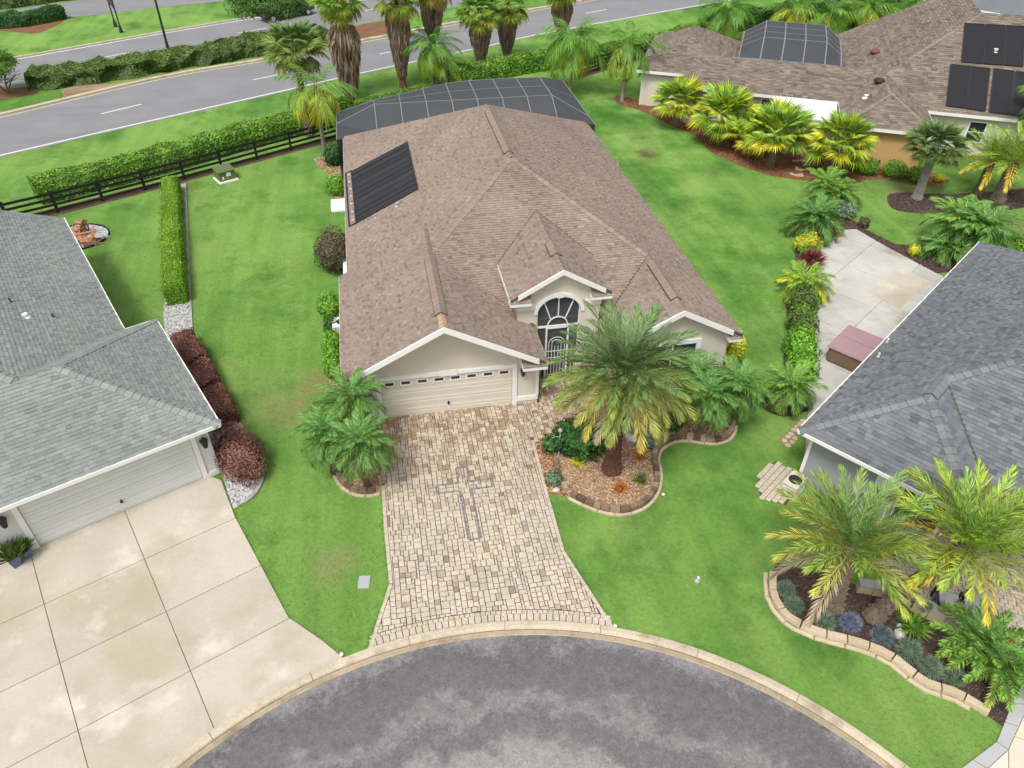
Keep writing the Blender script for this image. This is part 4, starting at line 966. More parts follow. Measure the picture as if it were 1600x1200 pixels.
# ------------------------------------------------------------------ far house (brown roof, orange wall)
H4 = empty('house', (33, 30, 0), 'far house with brown roof, ochre wall and black solar panels at upper right', 'house')
FO = Vector((25.6, 28.9)); FA = Vector((math.cos(R_(-27)), math.sin(R_(-27)))); FB = Vector((math.cos(R_(63)), math.sin(R_(63))))
def F3(a, b_, z): return (*(FO+FA*a+FB*b_), z)
k5 = .5
f = lambda t: e+k5*t
pl4 = dict(front0=[F3(-2.2, 0, e), F3(12, 0, e), F3(12, 4.4, e+.27*4.4), F3(-2.2, 4.4, e+.27*4.4)],
    front=[F3(8.8, 0, e), F3(26, 0, e), F3(26, 4.2, f(4.2)), F3(13, 4.2, f(4.2))],
    front2=[F3(13, 4.2, f(4.2)), F3(26, 4.2, f(4.2)), F3(26, 9, f(9)), F3(17.8, 9, f(9))],
    wl=[F3(8.8, 0, e), F3(13, 4.2, f(4.2)), F3(17.8, 9, f(9)), F3(17.8, 18, f(9)), F3(8.8, 18, e)],
    ll=[F3(-6, 3, e), F3(-2.3, 6.7, f(3.7)), F3(-2.3, 10, f(3.7)), F3(-6, 13.7, e)],
    lf=[F3(-6, 3, e), F3(1.4, 3, e), F3(-2.3, 6.7, f(3.7))],
    lr=[F3(1.4, 3, e), F3(1.4, 13.7, e), F3(-2.3, 10, f(3.7)), F3(-2.3, 6.7, f(3.7))],
    bl=[F3(8.7, -4.7, e), F3(11.6, -1.8, f(2.9)), F3(11.6, 3.2, f(2.9)), F3(8.7, 0.3, e)],
    br=[F3(14.5, -4.7, e), F3(11.6, -1.8, f(2.9)), F3(11.6, 3.2, f(2.9)), F3(14.5, 0.3, e)],
    bf=[F3(8.7, -4.7, e), F3(14.5, -4.7, e), F3(11.6, -1.8, f(2.9))])
MT['shingle_brown'] = mat('brown_shingle', [(.135, .105, .09), (.185, .15, .125), (.235, .195, .16), (.28, .235, .195)], .92, .12, .4, .12, 20, .3, 60, spec=.15)
roof4 = roof_build(H4, list(pl4.values()), 'shingle_brown', limit=0, expo=.19, wr=(.3, .6))
N4 = {k_: pl_normal(v) for k_, v in pl4.items()}
caps(F3(13, 4.2, f(4.2)), F3(17.8, 9, f(9)), N4['front2'], N4['wl'], roof4, 'shingle_brown', .4, .16, (.6, 1))
caps(F3(8.7, -4.7, e), F3(11.6, -1.8, f(2.9)), N4['bl'], N4['bf'], roof4, 'shingle_brown', .4, .16, (.6, 1)); caps(F3(14.5, -4.7, e), F3(11.6, -1.8, f(2.9)), N4['br'], N4['bf'], roof4, 'shingle_brown', .4, .16, (.6, 1))
eave(H4, [F3(-6, 3, e), F3(-2.2, 3, e), F3(-2.2, 0, e), F3(8.7, 0, e), F3(8.7, -4.7, e), F3(14.5, -4.7, e), F3(14.5, 0, e), F3(26, 0, e)], 'fascia', .08, .2)
b = MB()
def fbox(mb, a0, a1, b0, b1, z0, z1): mb.hexa([Vector(F3(a, b_, z)) for z in (z0, z1) for a, b_ in ((a0, b0), (a1, b0), (a1, b1), (a0, b1))])
fbox(b, 9.1, 14.1, -4.3, 1, 0, 2.6); w4 = part(b, 'ochre_wall', 'stucco_orange', H4)
b = MB(); fbox(b, -1.8, 9.09, .4, 4.2, 0, 2.6); fbox(b, 14.11, 26, .4, 8, 0, 2.6); fbox(b, 9.1, 14.11, 1.01, 8, 0, 2.6); fbox(b, -5.6, -1.81, 3.4, 13, 0, 2.6); fbox(b, 9.4, 26, 8.01, 18, 0, 2.6); part(b, 'wall', 'stucco', H4)
window(H4, (*F3(3.6, .4, 0)[:2], .7), (FA.x, FA.y, 0), 2.6, 1.6, 2, 1, .1, 'glass_teal'); window(H4, (*F3(17.5, .4, 0)[:2], .9), (FA.x, FA.y, 0), 1.0, 1.3, 1, 2, .1)
aw = empty('awning', F3(6, 0, 2.5), 'flat white patio awning beside the ochre wall of the far house', 'awning')
A4 = [G(1208, 150, 2.95), G(1307, 159.5, 2.95), G(1309, 190, 2.55), G(1214, 180, 2.55)]
b = MB(); b.hexa([p-Vector((0, 0, .08)) for p in A4]+A4); attach(b.build('canopy', MT['white_metal']), aw)
for i in range(5):
    b = MB(); p = A4[3].lerp(A4[2], i/4); b.bar(Vector((p.x, p.y, 0)), p-Vector((0, 0, .08)), .08, .08, up=Vector((0, 1, 0))); attach(b.build('post', MT['white_metal']), aw)
for p, k_, mm in (((1555, 81), 'front2', 'white_metal'), ((1353, 153), 'bl', 'white_metal')): pipe_vent(H4, on_plane(p, pl4[k_]), .12, .16, mm)
for p, k_, mm in (((1373, 130), 'bl', 'dark'), ((1366, 84), 'wl', 'mulch_red')):
    P = on_plane(p, pl4[k_]); b = MB(); b.lathe([(.0, .05), (.35, .08), (.4, .2), (.25, .32), (0, .34)], P, 10); part(b, 'roof_vent', mm, H4)
# solar panels on its front slope: two rows
def lerp2(a, c, t): return (a[0]+(c[0]-a[0])*t, a[1]+(c[1]-a[1])*t)
def solar_row(tl, tr, br_, bl_, splits, key):
    n = N4[key]
    for i, (t0, t1) in enumerate(splits):
        Q = [on_plane(lerp2(bl_, br_, t0), pl4[key]), on_plane(lerp2(bl_, br_, t1), pl4[key]), on_plane(lerp2(tl, tr, t1), pl4[key]), on_plane(lerp2(tl, tr, t0), pl4[key])]
        b = MB(); b.hexa([p+n*.05 for p in Q]+[p+n*.10 for p in Q], .1); o = attach(b.build('solar_panel', MT['solar']), SA)
        b = MB()
        for u0, u1 in ((0, 1), (1, 2), (2, 3), (3, 0)): b.bar(Q[u0]+n*.1, Q[u1]+n*.1, .07, .05)
        b.build('panel_frame', MT['dark'], o)
SA = empty('solar_array', F3(20, 3, 4), 'black solar panels in two rows on the far brown roof', 'solar panel')
solar_row((1485, 102), (1630, 118), (1622, 187), (1478, 166), [(0, .205), (.22, .42), (.465, .68), (.70, .95)], 'front')
solar_row((1507, 38), (1602, 43), (1599, 105), (1502, 98), [(0, .32), (.345, .655), (.68, .98)], 'front2')
# its pool cage
c4 = empty('pool_cage', F3(5, 13, 0), 'dark screened pool enclosure nestled in the far house roof', 'pool enclosure')
zt4 = 4.75
b = MB(); aa = [2.95, 4.5, 6.05, 7.6]; cl4 = []
for a in aa: cl4.append([Vector(F3(a, 4.5, e+1.2)), Vector(F3(a+.05, 7.6, zt4)), Vector(F3(a+.1, 13.0, zt4)), Vector(F3(a+.1, 14.2, e))])
lft = [Vector(F3(1.4, 4.5, e+1.15)), Vector(F3(1.4, 7.6, e+1.2)), Vector(F3(1.45, 12.2, e+1.2)), Vector(F3(1.45, 14.2, e))]; rgt = [Vector(F3(8.75, 4.5, e+1.15)), Vector(F3(8.9, 7.6, e+1.2)), Vector(F3(9.0, 12.2, e+1.2)), Vector(F3(9.0, 14.2, e))]
allc = [lft]+cl4+[rgt]
def pan4(*P):
    qq = MB(); qq.poly(P); attach(qq.build('screen_panel', MT['screen']), c4)
for c_ in allc:
    for i in range(3): b.bar(c_[i], c_[i+1], .08, .06)
for i in range(len(allc)-1):
    for k_ in range(3): pan4(allc[i][k_], allc[i+1][k_], allc[i+1][k_+1], allc[i][k_+1])
    for k_ in range(4): b.bar(allc[i][k_], allc[i+1][k_], .045, .045)
    for s_ in (.33, .66): b.bar(allc[i][1].lerp(allc[i][2], s_), allc[i+1][1].lerp(allc[i+1][2], s_), .035, .035)
for c_ in (lft, rgt):
    pan4(c_[0], c_[3], Vector((c_[3].x, c_[3].y, 0)), Vector((c_[0].x, c_[0].y, 0)))
pan4(lft[3], rgt[3], Vector((rgt[3].x, rgt[3].y, 0)), Vector((lft[3].x, lft[3].y, 0)))
for P in (lft[3], rgt[3], cl4[1][3]): b.bar(Vector((P.x, P.y, 0)), P, .1, .1, up=Vector((0, 1, 0)))
attach(b.build('cage_frame', MT['cage_alu']), c4)
sheet('far_pool_deck', [F3(1.3, 8.2, 0)[:2], F3(9.2, 8.2, 0)[:2], F3(9.6, 14.3, 0)[:2], F3(1.7, 14.3, 0)[:2]], .02, 'gutter')
# ------------------------------------------------------------------ dark roofed house at the top right corner
H5 = empty('house', tuple(G(1560, 30)), 'house with plain dark grey roof cut by the top right corner', 'house')
pa, pb_ = G(1450, 2, 2.75), G(1640, 36, 2.75); dd = (pb_-pa).normalized(); bk = Vector((-dd.y, dd.x, 0)); pa = pa-dd*1; pb_ = pb_+dd*6
up_ = Vector((0, 0, 3.2))
b = MB(); b.hexa([pa-Vector((0, 0, .1)), pb_-Vector((0, 0, .1)), pb_+bk*8+up_-Vector((0, 0, .1)), pa+bk*8+up_-Vector((0, 0, .1)), pa, pb_, pb_+bk*8+up_, pa+bk*8+up_]); part(b, 'roof', 'shingle_dark', H5)
eave(H5, [pa, pb_], 'gutter', .2, .22, -.08)
w0, w1 = pa+bk*.6+dd*.5, pb_+bk*.6-dd*.5
b = MB(); b.hexa([Vector((*p[:2], z)) for z in (0, 2.6) for p in (w0, w1, w1+bk*7, w0+bk*7)]); part(b, 'wall', 'stucco_grey', H5)
# ================================================================== vegetation
MT['frond'] = leafmat('palm_frond', None, None, .22, .5, True)
MT['dead_frond'] = leafmat('dead_palm_frond', (.17, .115, .075), (.50, .40, .30), .1, .85)
def lm(name, d, l_, **k): MT[name] = leafmat(name, tuple(x*1.35 for x in d), tuple(min(.85, x*1.4) for x in l_), **k)
lm('leaf_hedge', (.03, .09, .012), (.22, .40, .04)); lm('leaf_lime', (.05, .14, .01), (.26, .44, .03)); lm('leaf_dark', (.012, .045, .012), (.06, .17, .03))
lm('leaf_olive', (.03, .06, .015), (.15, .23, .045)); lm('leaf_red', (.085, .032, .026), (.32, .165, .115)); lm('leaf_brown', (.05, .045, .025), (.16, .13, .07))
lm('leaf_crimson', (.08, .015, .02), (.24, .055, .06)); lm('leaf_yellow', (.25, .28, .01), (.66, .62, .06)); lm('leaf_blue', (.06, .085, .09), (.20, .26, .29)); lm('leaf_grey', (.06, .095, .06), (.24, .32, .22))
lm('leaf_purple', (.07, .09, .13), (.24, .27, .38)); lm('leaf_orange', (.2, .06, .01), (.62, .25, .03)); lm('leaf_bright', (.05, .16, .015), (.22, .44, .04)); lm('leaf_oak', (.02, .055, .012), (.11, .21, .04)); lm('leaf_myrtle', (.03, .09, .015), (.16, .31, .05))
MT['bark_palm'] = mat('palm_bark', [(.10, .075, .055), (.21, .165, .125), (.30, .25, .20)], .95, .2, 3, .2, 30, .5, 40)
MT['bark_grey'] = mat('grey_palm_bark', [(.22, .20, .17), (.34, .32, .28)], .95, .2, 3, .2, 20, .4, 40)
MT['bark_red'] = mat('reddish_palm_bark', [(.10, .045, .03), (.20, .095, .065)], .95, .2, 3, .2, 30, .5, 40)
MT['bark'] = mat('tree_bark', [(.20, .16, .12)], .95, .2, 3, .2, 20, .4, 40)
rnd = random.uniform
def pinnate(L, n, leaf, droop, vee=.35, lw=.035, lag=.25, a0=68, a1=22, pet=.14, power=1.3, seed=0, bend=0.):
    random.seed(seed); b = MB(); N = 26; P = [Vector((0, 0, 0))]; T = []
    for i in range(N):
        th = -droop*((i+.5)/N)**power; yw = bend*((i+.5)/N); d = Vector((math.cos(th)*math.cos(yw), math.sin(yw)*math.cos(th), math.sin(th))); T.append(d); P.append(P[-1]+d*(L/N))
    def at(t):
        x = min(t*N, N-1e-4); i = int(x); return P[i].lerp(P[i+1], x-i), T[i]
    for i in range(N):
        w0, w1 = .022*(1-i/N)+.005, .022*(1-(i+1)/N)+.005; sd_ = Vector((-T[i].y, T[i].x, 0)).normalized(); nn = T[i].cross(sd_)*-1
        b.poly([P[i]-sd_*w0*L/2.5, P[i+1]-sd_*w1*L/2.5, P[i+1]+sd_*w1*L/2.5, P[i]+sd_*w0*L/2.5], .75)
        b.poly([P[i]-nn*w0*L/3, P[i+1]-nn*w1*L/3, P[i+1]+nn*w1*L/6, P[i]+nn*w0*L/6], .6)
    for i in range(n):
        t = pet+(1-pet)*(i+.5)/n; p, d = at(t); sd_ = Vector((-d.y, d.x, 0)).normalized(); nn = d.cross(sd_); nn = nn if nn.z > 0 else -nn
        s = (t-pet)/(1-pet); ln = leaf*(.45+.55*math.sin(PI*min(1, .18+s*.72)))*(1 if s < .82 else 1-.55*(s-.82)/.18)
        ang = R_(a0+(a1-a0)*s)
        for sg in (-1, 1):
            l_ = ln*rnd(.86, 1.1); an = ang+rnd(-.14, .14); v = vee+rnd(-.18, .18)
            dv = (d*math.cos(an)+sd_*sg*math.sin(an)*math.cos(v)+nn*math.sin(an)*math.sin(v)).normalized()
            wv = dv.cross(nn).normalized()*lw*.5; q = p+d*rnd(-.01, .01)
            mid = q+dv*l_*.45-Vector((0, 0, lag*l_*.12)); tip = q+dv*l_*.97-Vector((0, 0, lag*l_*rnd(.5, 1.2)))
            b.poly([q, mid-wv, tip, mid+wv], min(1, max(0, random.gauss(.45, .28)+.12*s)))
    random.seed(seed+1000); return b.mesh('frond', MT['frond'])
def fan(R, pet, nseg, droop=.5, spread=140, seed=0, cup=.25):
    random.seed(seed); b = MB(); base = Vector((pet, 0, -droop*.15*pet))
    b.poly([(0, -.02*R, 0), base+Vector((0, -.012, 0)), base+Vector((0, .012, 0)), (0, .02*R, 0)], .8); b.poly([(0, 0, -.02*R), base+Vector((0, 0, -.012)), base+Vector((0, 0, .012)), (0, 0, .02*R)], .7)
    for k in range(nseg):
        a = R_(-spread+2*spread*(k+.5)/nseg); da = R_(spread/nseg)*.98; r = R*(1-.18*(abs(a)/R_(spread))**2)*rnd(.9, 1.06)
        pt_ = lambda aa, rr, z: base+Vector((rr*math.cos(aa), rr*math.sin(aa), z))
        zc_ = cup*math.sin(abs(a))*.5
        m0, m1, mm = pt_(a-da, r*.52, zc_*r*.5-.03*R), pt_(a+da, r*.52, zc_*r*.5-.03*R), pt_(a, r*.52, zc_*r*.5+.03*R)
        tp = pt_(a+rnd(-.05, .05), r*.95, zc_*r-droop*r*rnd(.25, .6)); t = min(1, max(0, random.gauss(.5, .26)))
        b.poly([base, m0, mm], t*.85); b.poly([base, mm, m1], t); b.poly([m0, tp, mm], t*.9); b.poly([mm, tp, m1], min(1, t*1.1))
    random.seed(seed+1000); return b.mesh('frond', MT['frond'])
def trunk_mesh(H, r0, r1, kind, seed=0, lean=None, flare=1.35):
    random.seed(seed); b = MB(); N = max(8, int(H*5)); lean = Vector(lean) if lean else Vector((0, 0, 0))
    c = lambda t: Vector((lean.x*t**1.2, lean.y*t**1.2, H*t))
    pts = [c(i/N) for i in range(N+1)]; rad = []
    for i in range(N+1):
        t = i/N; r = r0+(r1-r0)*min(1, t*1.4); r *= (1+(flare-1)*max(0, 1-t*6)**1.5); r *= 1+(.05 if kind == 'ring' else .08)*(i % 2); rad.append(r)
    b.tube(pts, rad, 12, .35)
    if kind == 'boot':
        rows = int(H/.11); nn = 9
        for j in range(rows):
            t = (j+.5)/rows; cc = c(t); r = (r0+(r1-r0)*min(1, t*1.4))*(1+(flare-1)*max(0, 1-t*6)**1.5)
            for k in range(nn):
                a = 2*PI*(k+(j % 2)*.5)/nn+rnd(-.1, .1); d = Vector((math.cos(a), math.sin(a), 0)); s_ = Vector((-d.y, d.x, 0)); w_ = r*PI/nn*.9; p = cc+d*r*.95
                tipp = p+d*rnd(.05, .09)+Vector((0, 0, .10)); tt = rnd(.2, 1)
                b.poly([p-s_*w_, p+s_*w_-Vector((0, 0, 0)), tipp], tt); b.poly([p+s_*w_, p+Vector((0, 0, .14)), tipp], tt*.5); b.poly([p+Vector((0, 0, .14)), p-s_*w_, tipp], tt*.5)
    random.seed(seed+1000); return b
FR = {}
FR['date'] = [pinnate(3.0, 40, .58, dr, .5, .042, .3, 62, 20, .16, 1.25, s, bd) for s, (dr, bd) in enumerate(((.45, .12), (.65, -.15), (.85, .1), (1.05, -.08)))]
FR['date2'] = [pinnate(3.0, 31, .60, dr, .5, .052, .25, 58, 20, .14, 1.2, 10+s, bd) for s, (dr, bd) in enumerate(((.45, .12), (.6, -.15), (.8, .1), (1.0, -.1)))]
FR['rob'] = [pinnate(1.25, 26, .36, dr, .25, .034, .5, 60, 20, .12, 1.2, 20+s, bd) for s, (dr, bd) in enumerate(((.9, .15), (1.3, -.1), (1.6, .05)))]
FR['queen'] = [pinnate(2.8, 34, .80, dr, -.1, .055, .9, 62, 25, .16, 1.2, 30+s, bd) for s, (dr, bd) in enumerate(((1.1, .12), (1.5, -.1), (1.9, .05)))]
FR['sago'] = [pinnate(1.35, 28, .28, dr, .25, .04, .2, 62, 35, .12, 1.3, 40+s, bd) for s, (dr, bd) in enumerate(((.5, .1), (.8, -.1), (1.1, .05)))]
FR['fan'] = [fan(1.0, .95, 30, dr, 125, 50+s) for s, dr in enumerate((.25, .4, .6))]
FR['wash'] = [fan(1.05, 1.0, 28, dr, 120, 60+s) for s, dr in enumerate((.3, .5, .8))]
def lerpc(a, c, t): return tuple(a[i]+(c[i]-a[i])*t for i in range(3))
PAL = {'date': [(.19, .27, .14), (.14, .225, .09), (.13, .21, .065), (.19, .24, .055), (.36, .31, .08)],
       'lime': [(.20, .32, .08), (.23, .35, .055), (.26, .37, .05), (.34, .39, .045), (.50, .37, .05)],
       'datA': [(.16, .26, .10), (.16, .26, .075), (.19, .28, .055), (.26, .31, .05), (.42, .37, .10)],
       'rob': [(.13, .265, .075), (.115, .245, .055), (.095, .205, .045), (.085, .175, .035), (.16, .20, .05)],
       'robl': [(.18, .32, .07), (.15, .29, .05), (.12, .24, .045), (.10, .2, .04), (.17, .22, .05)],
       'queen': [(.13, .26, .05), (.105, .235, .04), (.10, .225, .03), (.16, .27, .03), (.28, .31, .03)],
       'queeny': [(.13, .26, .05), (.12, .25, .04), (.17, .28, .035), (.42, .42, .03), (.50, .40, .03)],
       'fan': [(.20, .33, .05), (.25, .38, .035), (.34, .42, .03), (.46, .48, .035), (.55, .50, .04)],
       'sabal': [(.14, .22, .09), (.12, .20, .06), (.10, .17, .045), (.12, .17, .05), (.16, .17, .06)],
       'fanl': [(.15, .25, .09), (.14, .24, .06), (.15, .22, .05), (.19, .22, .06), (.24, .20, .09)],
       'wash': [(.14, .27, .05), (.13, .27, .035), (.15, .26, .035), (.23, .29, .045), (.35, .24, .08)],
       'sago': [(.12, .24, .08), (.12, .25, .06), (.15, .29, .05), (.15, .27, .045), (.22, .29, .05)]}
def palm(name, label, kind, base, H, n, pal, el=(80, -25), sc=1., trunk=(.2, .16), tk='boot', tmat='bark_palm', group=None, lean=None, seed=1, off=.08, cat='palm', dead=0, epow=1., flare=1.35):
    rs = random.Random(seed); base = Vector((base[0], base[1], 0)); E = empty(name, base, label, cat, group)
    ln = Vector(lean) if lean else Vector((0, 0, 0))
    trunk_mesh(H, trunk[0], trunk[1], tk, seed, ln, flare).build('trunk', MT[tmat], E, smooth=False)
    heart = Vector((ln.x, ln.y, H)); cols = PAL[pal]
    for i in range(n):
        t = (i+.5)/n; az = i*2.39996+rs.uniform(-.25, .25); ee = el[0]+(el[1]-el[0])*t**epow+rs.uniform(-7, 7)
        me = FR[kind][min(len(FR[kind])-1, int(t*len(FR[kind])+rs.uniform(-.5, .5)))] if t > .06 else FR[kind][0]
        s = sc*(.62+.38*min(1, t*3.5))*rs.uniform(.9, 1.08)
        o = bpy.data.objects.new('frond', me); COL.objects.link(o); o.parent = E
        o.matrix_basis = Matrix.Translation(heart+Vector((math.cos(az), math.sin(az), 0))*off*(.3+t)-Vector((0, 0, off*t*1.2))) @ Matrix.Rotation(az, 4, 'Z') @ Matrix.Rotation(-R_(ee), 4, 'Y') @ Matrix.Rotation(rs.uniform(-.35, .35), 4, 'X') @ Matrix.Scale(s, 4)
        jt = 1.9 if pal == 'fan' else .6; x = min(3.999, max(0, t*4*(.7 if pal == 'fan' else 1)+rs.uniform(-jt, jt))); k = int(x); c = lerpc(cols[k], cols[k+1], x-k); o.color = (*(min(.9, q_*1.4) for q_ in c), 1)
    for i in range(dead):
        az = rs.uniform(0, 2*PI); o = bpy.data.objects.new('dead_frond', FR[kind][-1]); COL.objects.link(o); o.parent = E; o.color = (.46, .36, .26, 1)
        o.matrix_basis = Matrix.Translation(heart+Vector((math.cos(az), math.sin(az), 0))*off*1.2-Vector((0, 0, off*2))) @ Matrix.Rotation(az, 4, 'Z') @ Matrix.Rotation(R_(rs.uniform(0, 30)), 4, 'Y') @ Matrix.Scale(sc*.95, 4)
    return E
def bp_(x, y): return G(x, y)[:2]
# ---- leafy masses
def leaf_at(b, p, nrm, size, t, asp=.5):
    d = Vector((rnd(-1, 1), rnd(-1, 1), rnd(-1, 1))); d = (d-nrm*d.dot(nrm)); d = d.normalized() if d.length > 1e-3 else Vector((1, 0, 0)); nn = (nrm+Vector((rnd(-.6, .6), rnd(-.6, .6), rnd(-.5, .5)))).normalized()
    d = (d+nrm*rnd(0, .7)).normalized(); s_ = d.cross(nn).normalized(); q = p
    b.poly([q-d*size*.5, q+s_*size*asp*.5, q+d*size*.5, q-s_*size*asp*.5], t)
def nz3(p, f, s=0): return noise.noise(Vector((p[0]*f+s, p[1]*f, p[2]*f)))
def blob_core(b, c, r, t=.06, lump=.12, seed=0, nu=14, nv=8):
    k = len(b.v)
    for j in range(nv+1):
        ph = -PI/2+PI*j/nv
        for i in range(nu):
            th = 2*PI*i/nu; d = Vector((math.cos(th)*math.cos(ph), math.sin(th)*math.cos(ph), math.sin(ph))); m_ = .86+lump*nz3(d*1.5, 1, seed); b.v.append((c[0]+d.x*r[0]*m_, c[1]+d.y*r[1]*m_, max(0.0, c[2]+d.z*r[2]*m_)))
    for j in range(nv):
        for i in range(nu):
            l_ = (i+1) % nu; b.f.append((k+j*nu+i, k+j*nu+l_, k+(j+1)*nu+l_, k+(j+1)*nu+i)); b.t.append(t)
def shrub_fill(b, c, r, n, size, lump=.25, seed=0, asp=.5, spike=False):
    blob_core(b, c, (r[0]*.9, r[1]*.9, r[2]*.9), seed=seed)
    for i in range(n):
        z = rnd(-.55, 1); th = rnd(0, 2*PI); q = math.sqrt(1-z*z); d = Vector((q*math.cos(th), q*math.sin(th), z)); m_ = .9+lump*nz3(d*2.2, 1, seed)+rnd(-.08, .1)
        p = Vector((c[0]+d.x*r[0]*m_, c[1]+d.y*r[1]*m_, c[2]+d.z*r[2]*m_))
        if p.z < .02: p.z = rnd(.02, .1)
        nn = Vector((d.x/r[0], d.y/r[1], d.z/r[2])).normalized()
        if spike:
            s_ = nn.cross(Vector((rnd(-1, 1), rnd(-1, 1), rnd(-1, 1)))).normalized()*size*.09; e_ = p+(nn+Vector((rnd(-.4, .4), rnd(-.4, .4), rnd(-.1, .4)))).normalized()*size
            b.poly([p-nn*size*.3-s_, p+s_-nn*size*.3, e_], rnd(.2, 1))
        else:
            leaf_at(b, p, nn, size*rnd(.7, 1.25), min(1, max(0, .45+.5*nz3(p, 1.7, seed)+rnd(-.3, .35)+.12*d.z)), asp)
def shrub(name, label, xy, r, matn, n=900, size=.12, cat='shrub', group=None, lump=.25, asp=.5, spike=False, cz=.75, parts=True):
    b = MB(); sd_ = rnd(0, 99); shrub_fill(b, (0, 0, r[2]*cz), r, n, size, lump, sd_, asp, spike)
    E = b.mesh('foliage', MT[matn]); o = link(name, E, None, label, cat, group); o.location = (xy[0], xy[1], 0); return o
def hedge_mesh(line, width, height, n_m2, size, lump=.12, rnd_edge=.25):
    """clipped hedge along a ground polyline"""
    b = MB(); L_ = [Vector((p[0], p[1], 0)) for p in line]
    prof = [(-1, 0), (-1, .55), (-.86, .9), (-.5, 1), (.5, 1), (.86, .9), (1, .55), (1, 0)]
    prev = None; dist = 0
    for i, p in enumerate(L_):
        d = (L_[min(i+1, len(L_)-1)]-L_[max(0, i-1)]).normalized(); s_ = Vector((-d.y, d.x, 0)); ring = []
        for (a, h) in prof:
            q = p+s_*a*width/2*.93+Vector((0, 0, h*height*.95)); q += Vector((0, 0, 1))*nz3(q, .9)*lump*height*(h > .3); q += s_*nz3(q, 1.1, 7)*lump*width*.5*(1 if a > 0 else -1); ring.append(q)
        k = len(b.v); b.v += [tuple(x) for x in ring]
        if prev is not None:
            for j in range(len(prof)-1): b.f.append((prev+j, prev+j+1, k+j+1, k+j)); b.t.append(.05)
            seg = (L_[i]-L_[i-1]).length; per = width+1.6*height; n = int(seg*per*n_m2)
            for _ in range(n):
                j = random.choices(range(len(prof)-1), [height*.55, height*.35, width*.2, width*.5, width*.2, height*.35, height*.55])[0]; u_, v_ = rnd(0, 1), rnd(0, 1)
                A, B, C, D = (Vector(b.v[x]) for x in (prev+j, prev+j+1, k+j+1, k+j)); q = A.lerp(D, u_).lerp(B.lerp(C, u_), v_); nn = (B-A).cross(D-A).normalized()
                if nn.dot(q-(p+Vector((0, 0, height*.4)))) < 0: nn = -nn
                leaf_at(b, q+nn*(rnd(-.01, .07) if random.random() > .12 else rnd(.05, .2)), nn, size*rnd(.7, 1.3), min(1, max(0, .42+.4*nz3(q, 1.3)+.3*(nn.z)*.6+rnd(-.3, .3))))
        else:
            b.f.append(tuple(k+j for j in range(len(prof)))); b.t.append(.05)
        prev = k
    b.f.append(tuple(prev+j for j in range(len(prof)))[::-1]); b.t.append(.05)
    for (p, q) in ((L_[0], L_[1]), (L_[-1], L_[-2])):
        d = (p-q).normalized(); s_ = Vector((-d.y, d.x, 0))
        for _ in range(int(width*height*n_m2)):
            x = p+s_*rnd(-.9, .9)*width/2+Vector((0, 0, rnd(.02, .95)*height))+d*rnd(0, .06); leaf_at(b, x, d, size*rnd(.7, 1.3), rnd(.1, .7))
    return b
def resample(l, st=.5):
    P = [Vector(p) for p in l]; out = [P[0]]
    for a, c in zip(P, P[1:]):
        n = max(1, int((c-a).length/st))
        for k in range(1, n+1): out.append(a.lerp(c, k/n))
    return [tuple(p) for p in out]
def hedge(name, label, line, w_, h_, matn, n_m2=60, size=.13, lump=.12, cat='hedge', group=None):
    l_ = resample(smooth_line(line, 5) if len(line) > 2 else line, .5); b = hedge_mesh(l_, w_, h_, n_m2, size, lump); return b.build(name, MT[matn], None, False, label=label, cat=cat, group=group)

# ---- palms in the beige house's garden
palm('date_palm', 'large date palm with grey-green crown in the curved bed before the beige house', 'date', bp_(955, 735), 4.75, 118, 'date', (84, -14), .84, (.26, .2), 'boot', 'bark_red', seed=3, off=.16, flare=1.5, dead=4)
rb = 'pygmy date palms'
palm('pygmy_date_palm', 'pygmy date palm nearest the garage door, back of the left-bed cluster', 'rob', bp_(560, 705), HT(560, 705, 620), 40, 'rob', (80, -30), 1.05, (.07, .06), 'boot', 'bark_palm', rb, seed=5, off=.05)
palm('pygmy_date_palm', 'leftmost pygmy date palm beside the paver driveway, fronds over the lawn', 'rob', bp_(522, 742), HT(522, 742, 676), 40, 'rob', (80, -32), 1.05, (.07, .06), 'boot', 'bark_palm', rb, seed=6, off=.05)
palm('pygmy_date_palm', 'front pygmy date palm touching the left driveway edge', 'rob', bp_(574, 762), HT(574, 762, 690), 44, 'rob', (80, -35), 1.1, (.07, .06), 'boot', 'bark_palm', rb, seed=7, off=.05)
palm('pygmy_date_palm', 'front pygmy date palm at the right end of the curved bed', 'rob', bp_(1092, 682), HT(1092, 682, 616), 44, 'rob', (80, -35), 1.12, (.07, .06), 'boot', 'bark_palm', rb, seed=8, off=.05)
palm('pygmy_date_palm', 'rightmost pygmy date palm leaning over the lawn from the curved bed', 'rob', bp_(1137, 670), HT(1137, 670, 600), 42, 'rob', (80, -35), 1.1, (.07, .06), 'boot', 'bark_palm', rb, seed=9, off=.05)
palm('pygmy_date_palm', 'rear pygmy date palm under the right-wing window of the beige house', 'rob', bp_(1080, 645), HT(1080, 645, 584), 40, 'rob', (80, -35), 1.05, (.06, .05), 'boot', 'bark_palm', rb, seed=10, off=.05)
palm('pygmy_date_palm', 'pygmy date palm in the dark round bed by the patio corner', 'rob', bp_(1226, 636), HT(1226, 636, 602), 44, 'robl', (80, -25), 1.0, (.08, .07), 'boot', 'bark_palm', rb, seed=11, off=.05)
palm('pygmy_date_palm', 'left slender pygmy date palm of the three at the patio head', 'rob', bp_(1285, 320), HT(1285, 320, 288), 36, 'robl', (80, -20), 1.2, (.07, .06), 'boot', 'bark_palm', rb, seed=12, off=.05)
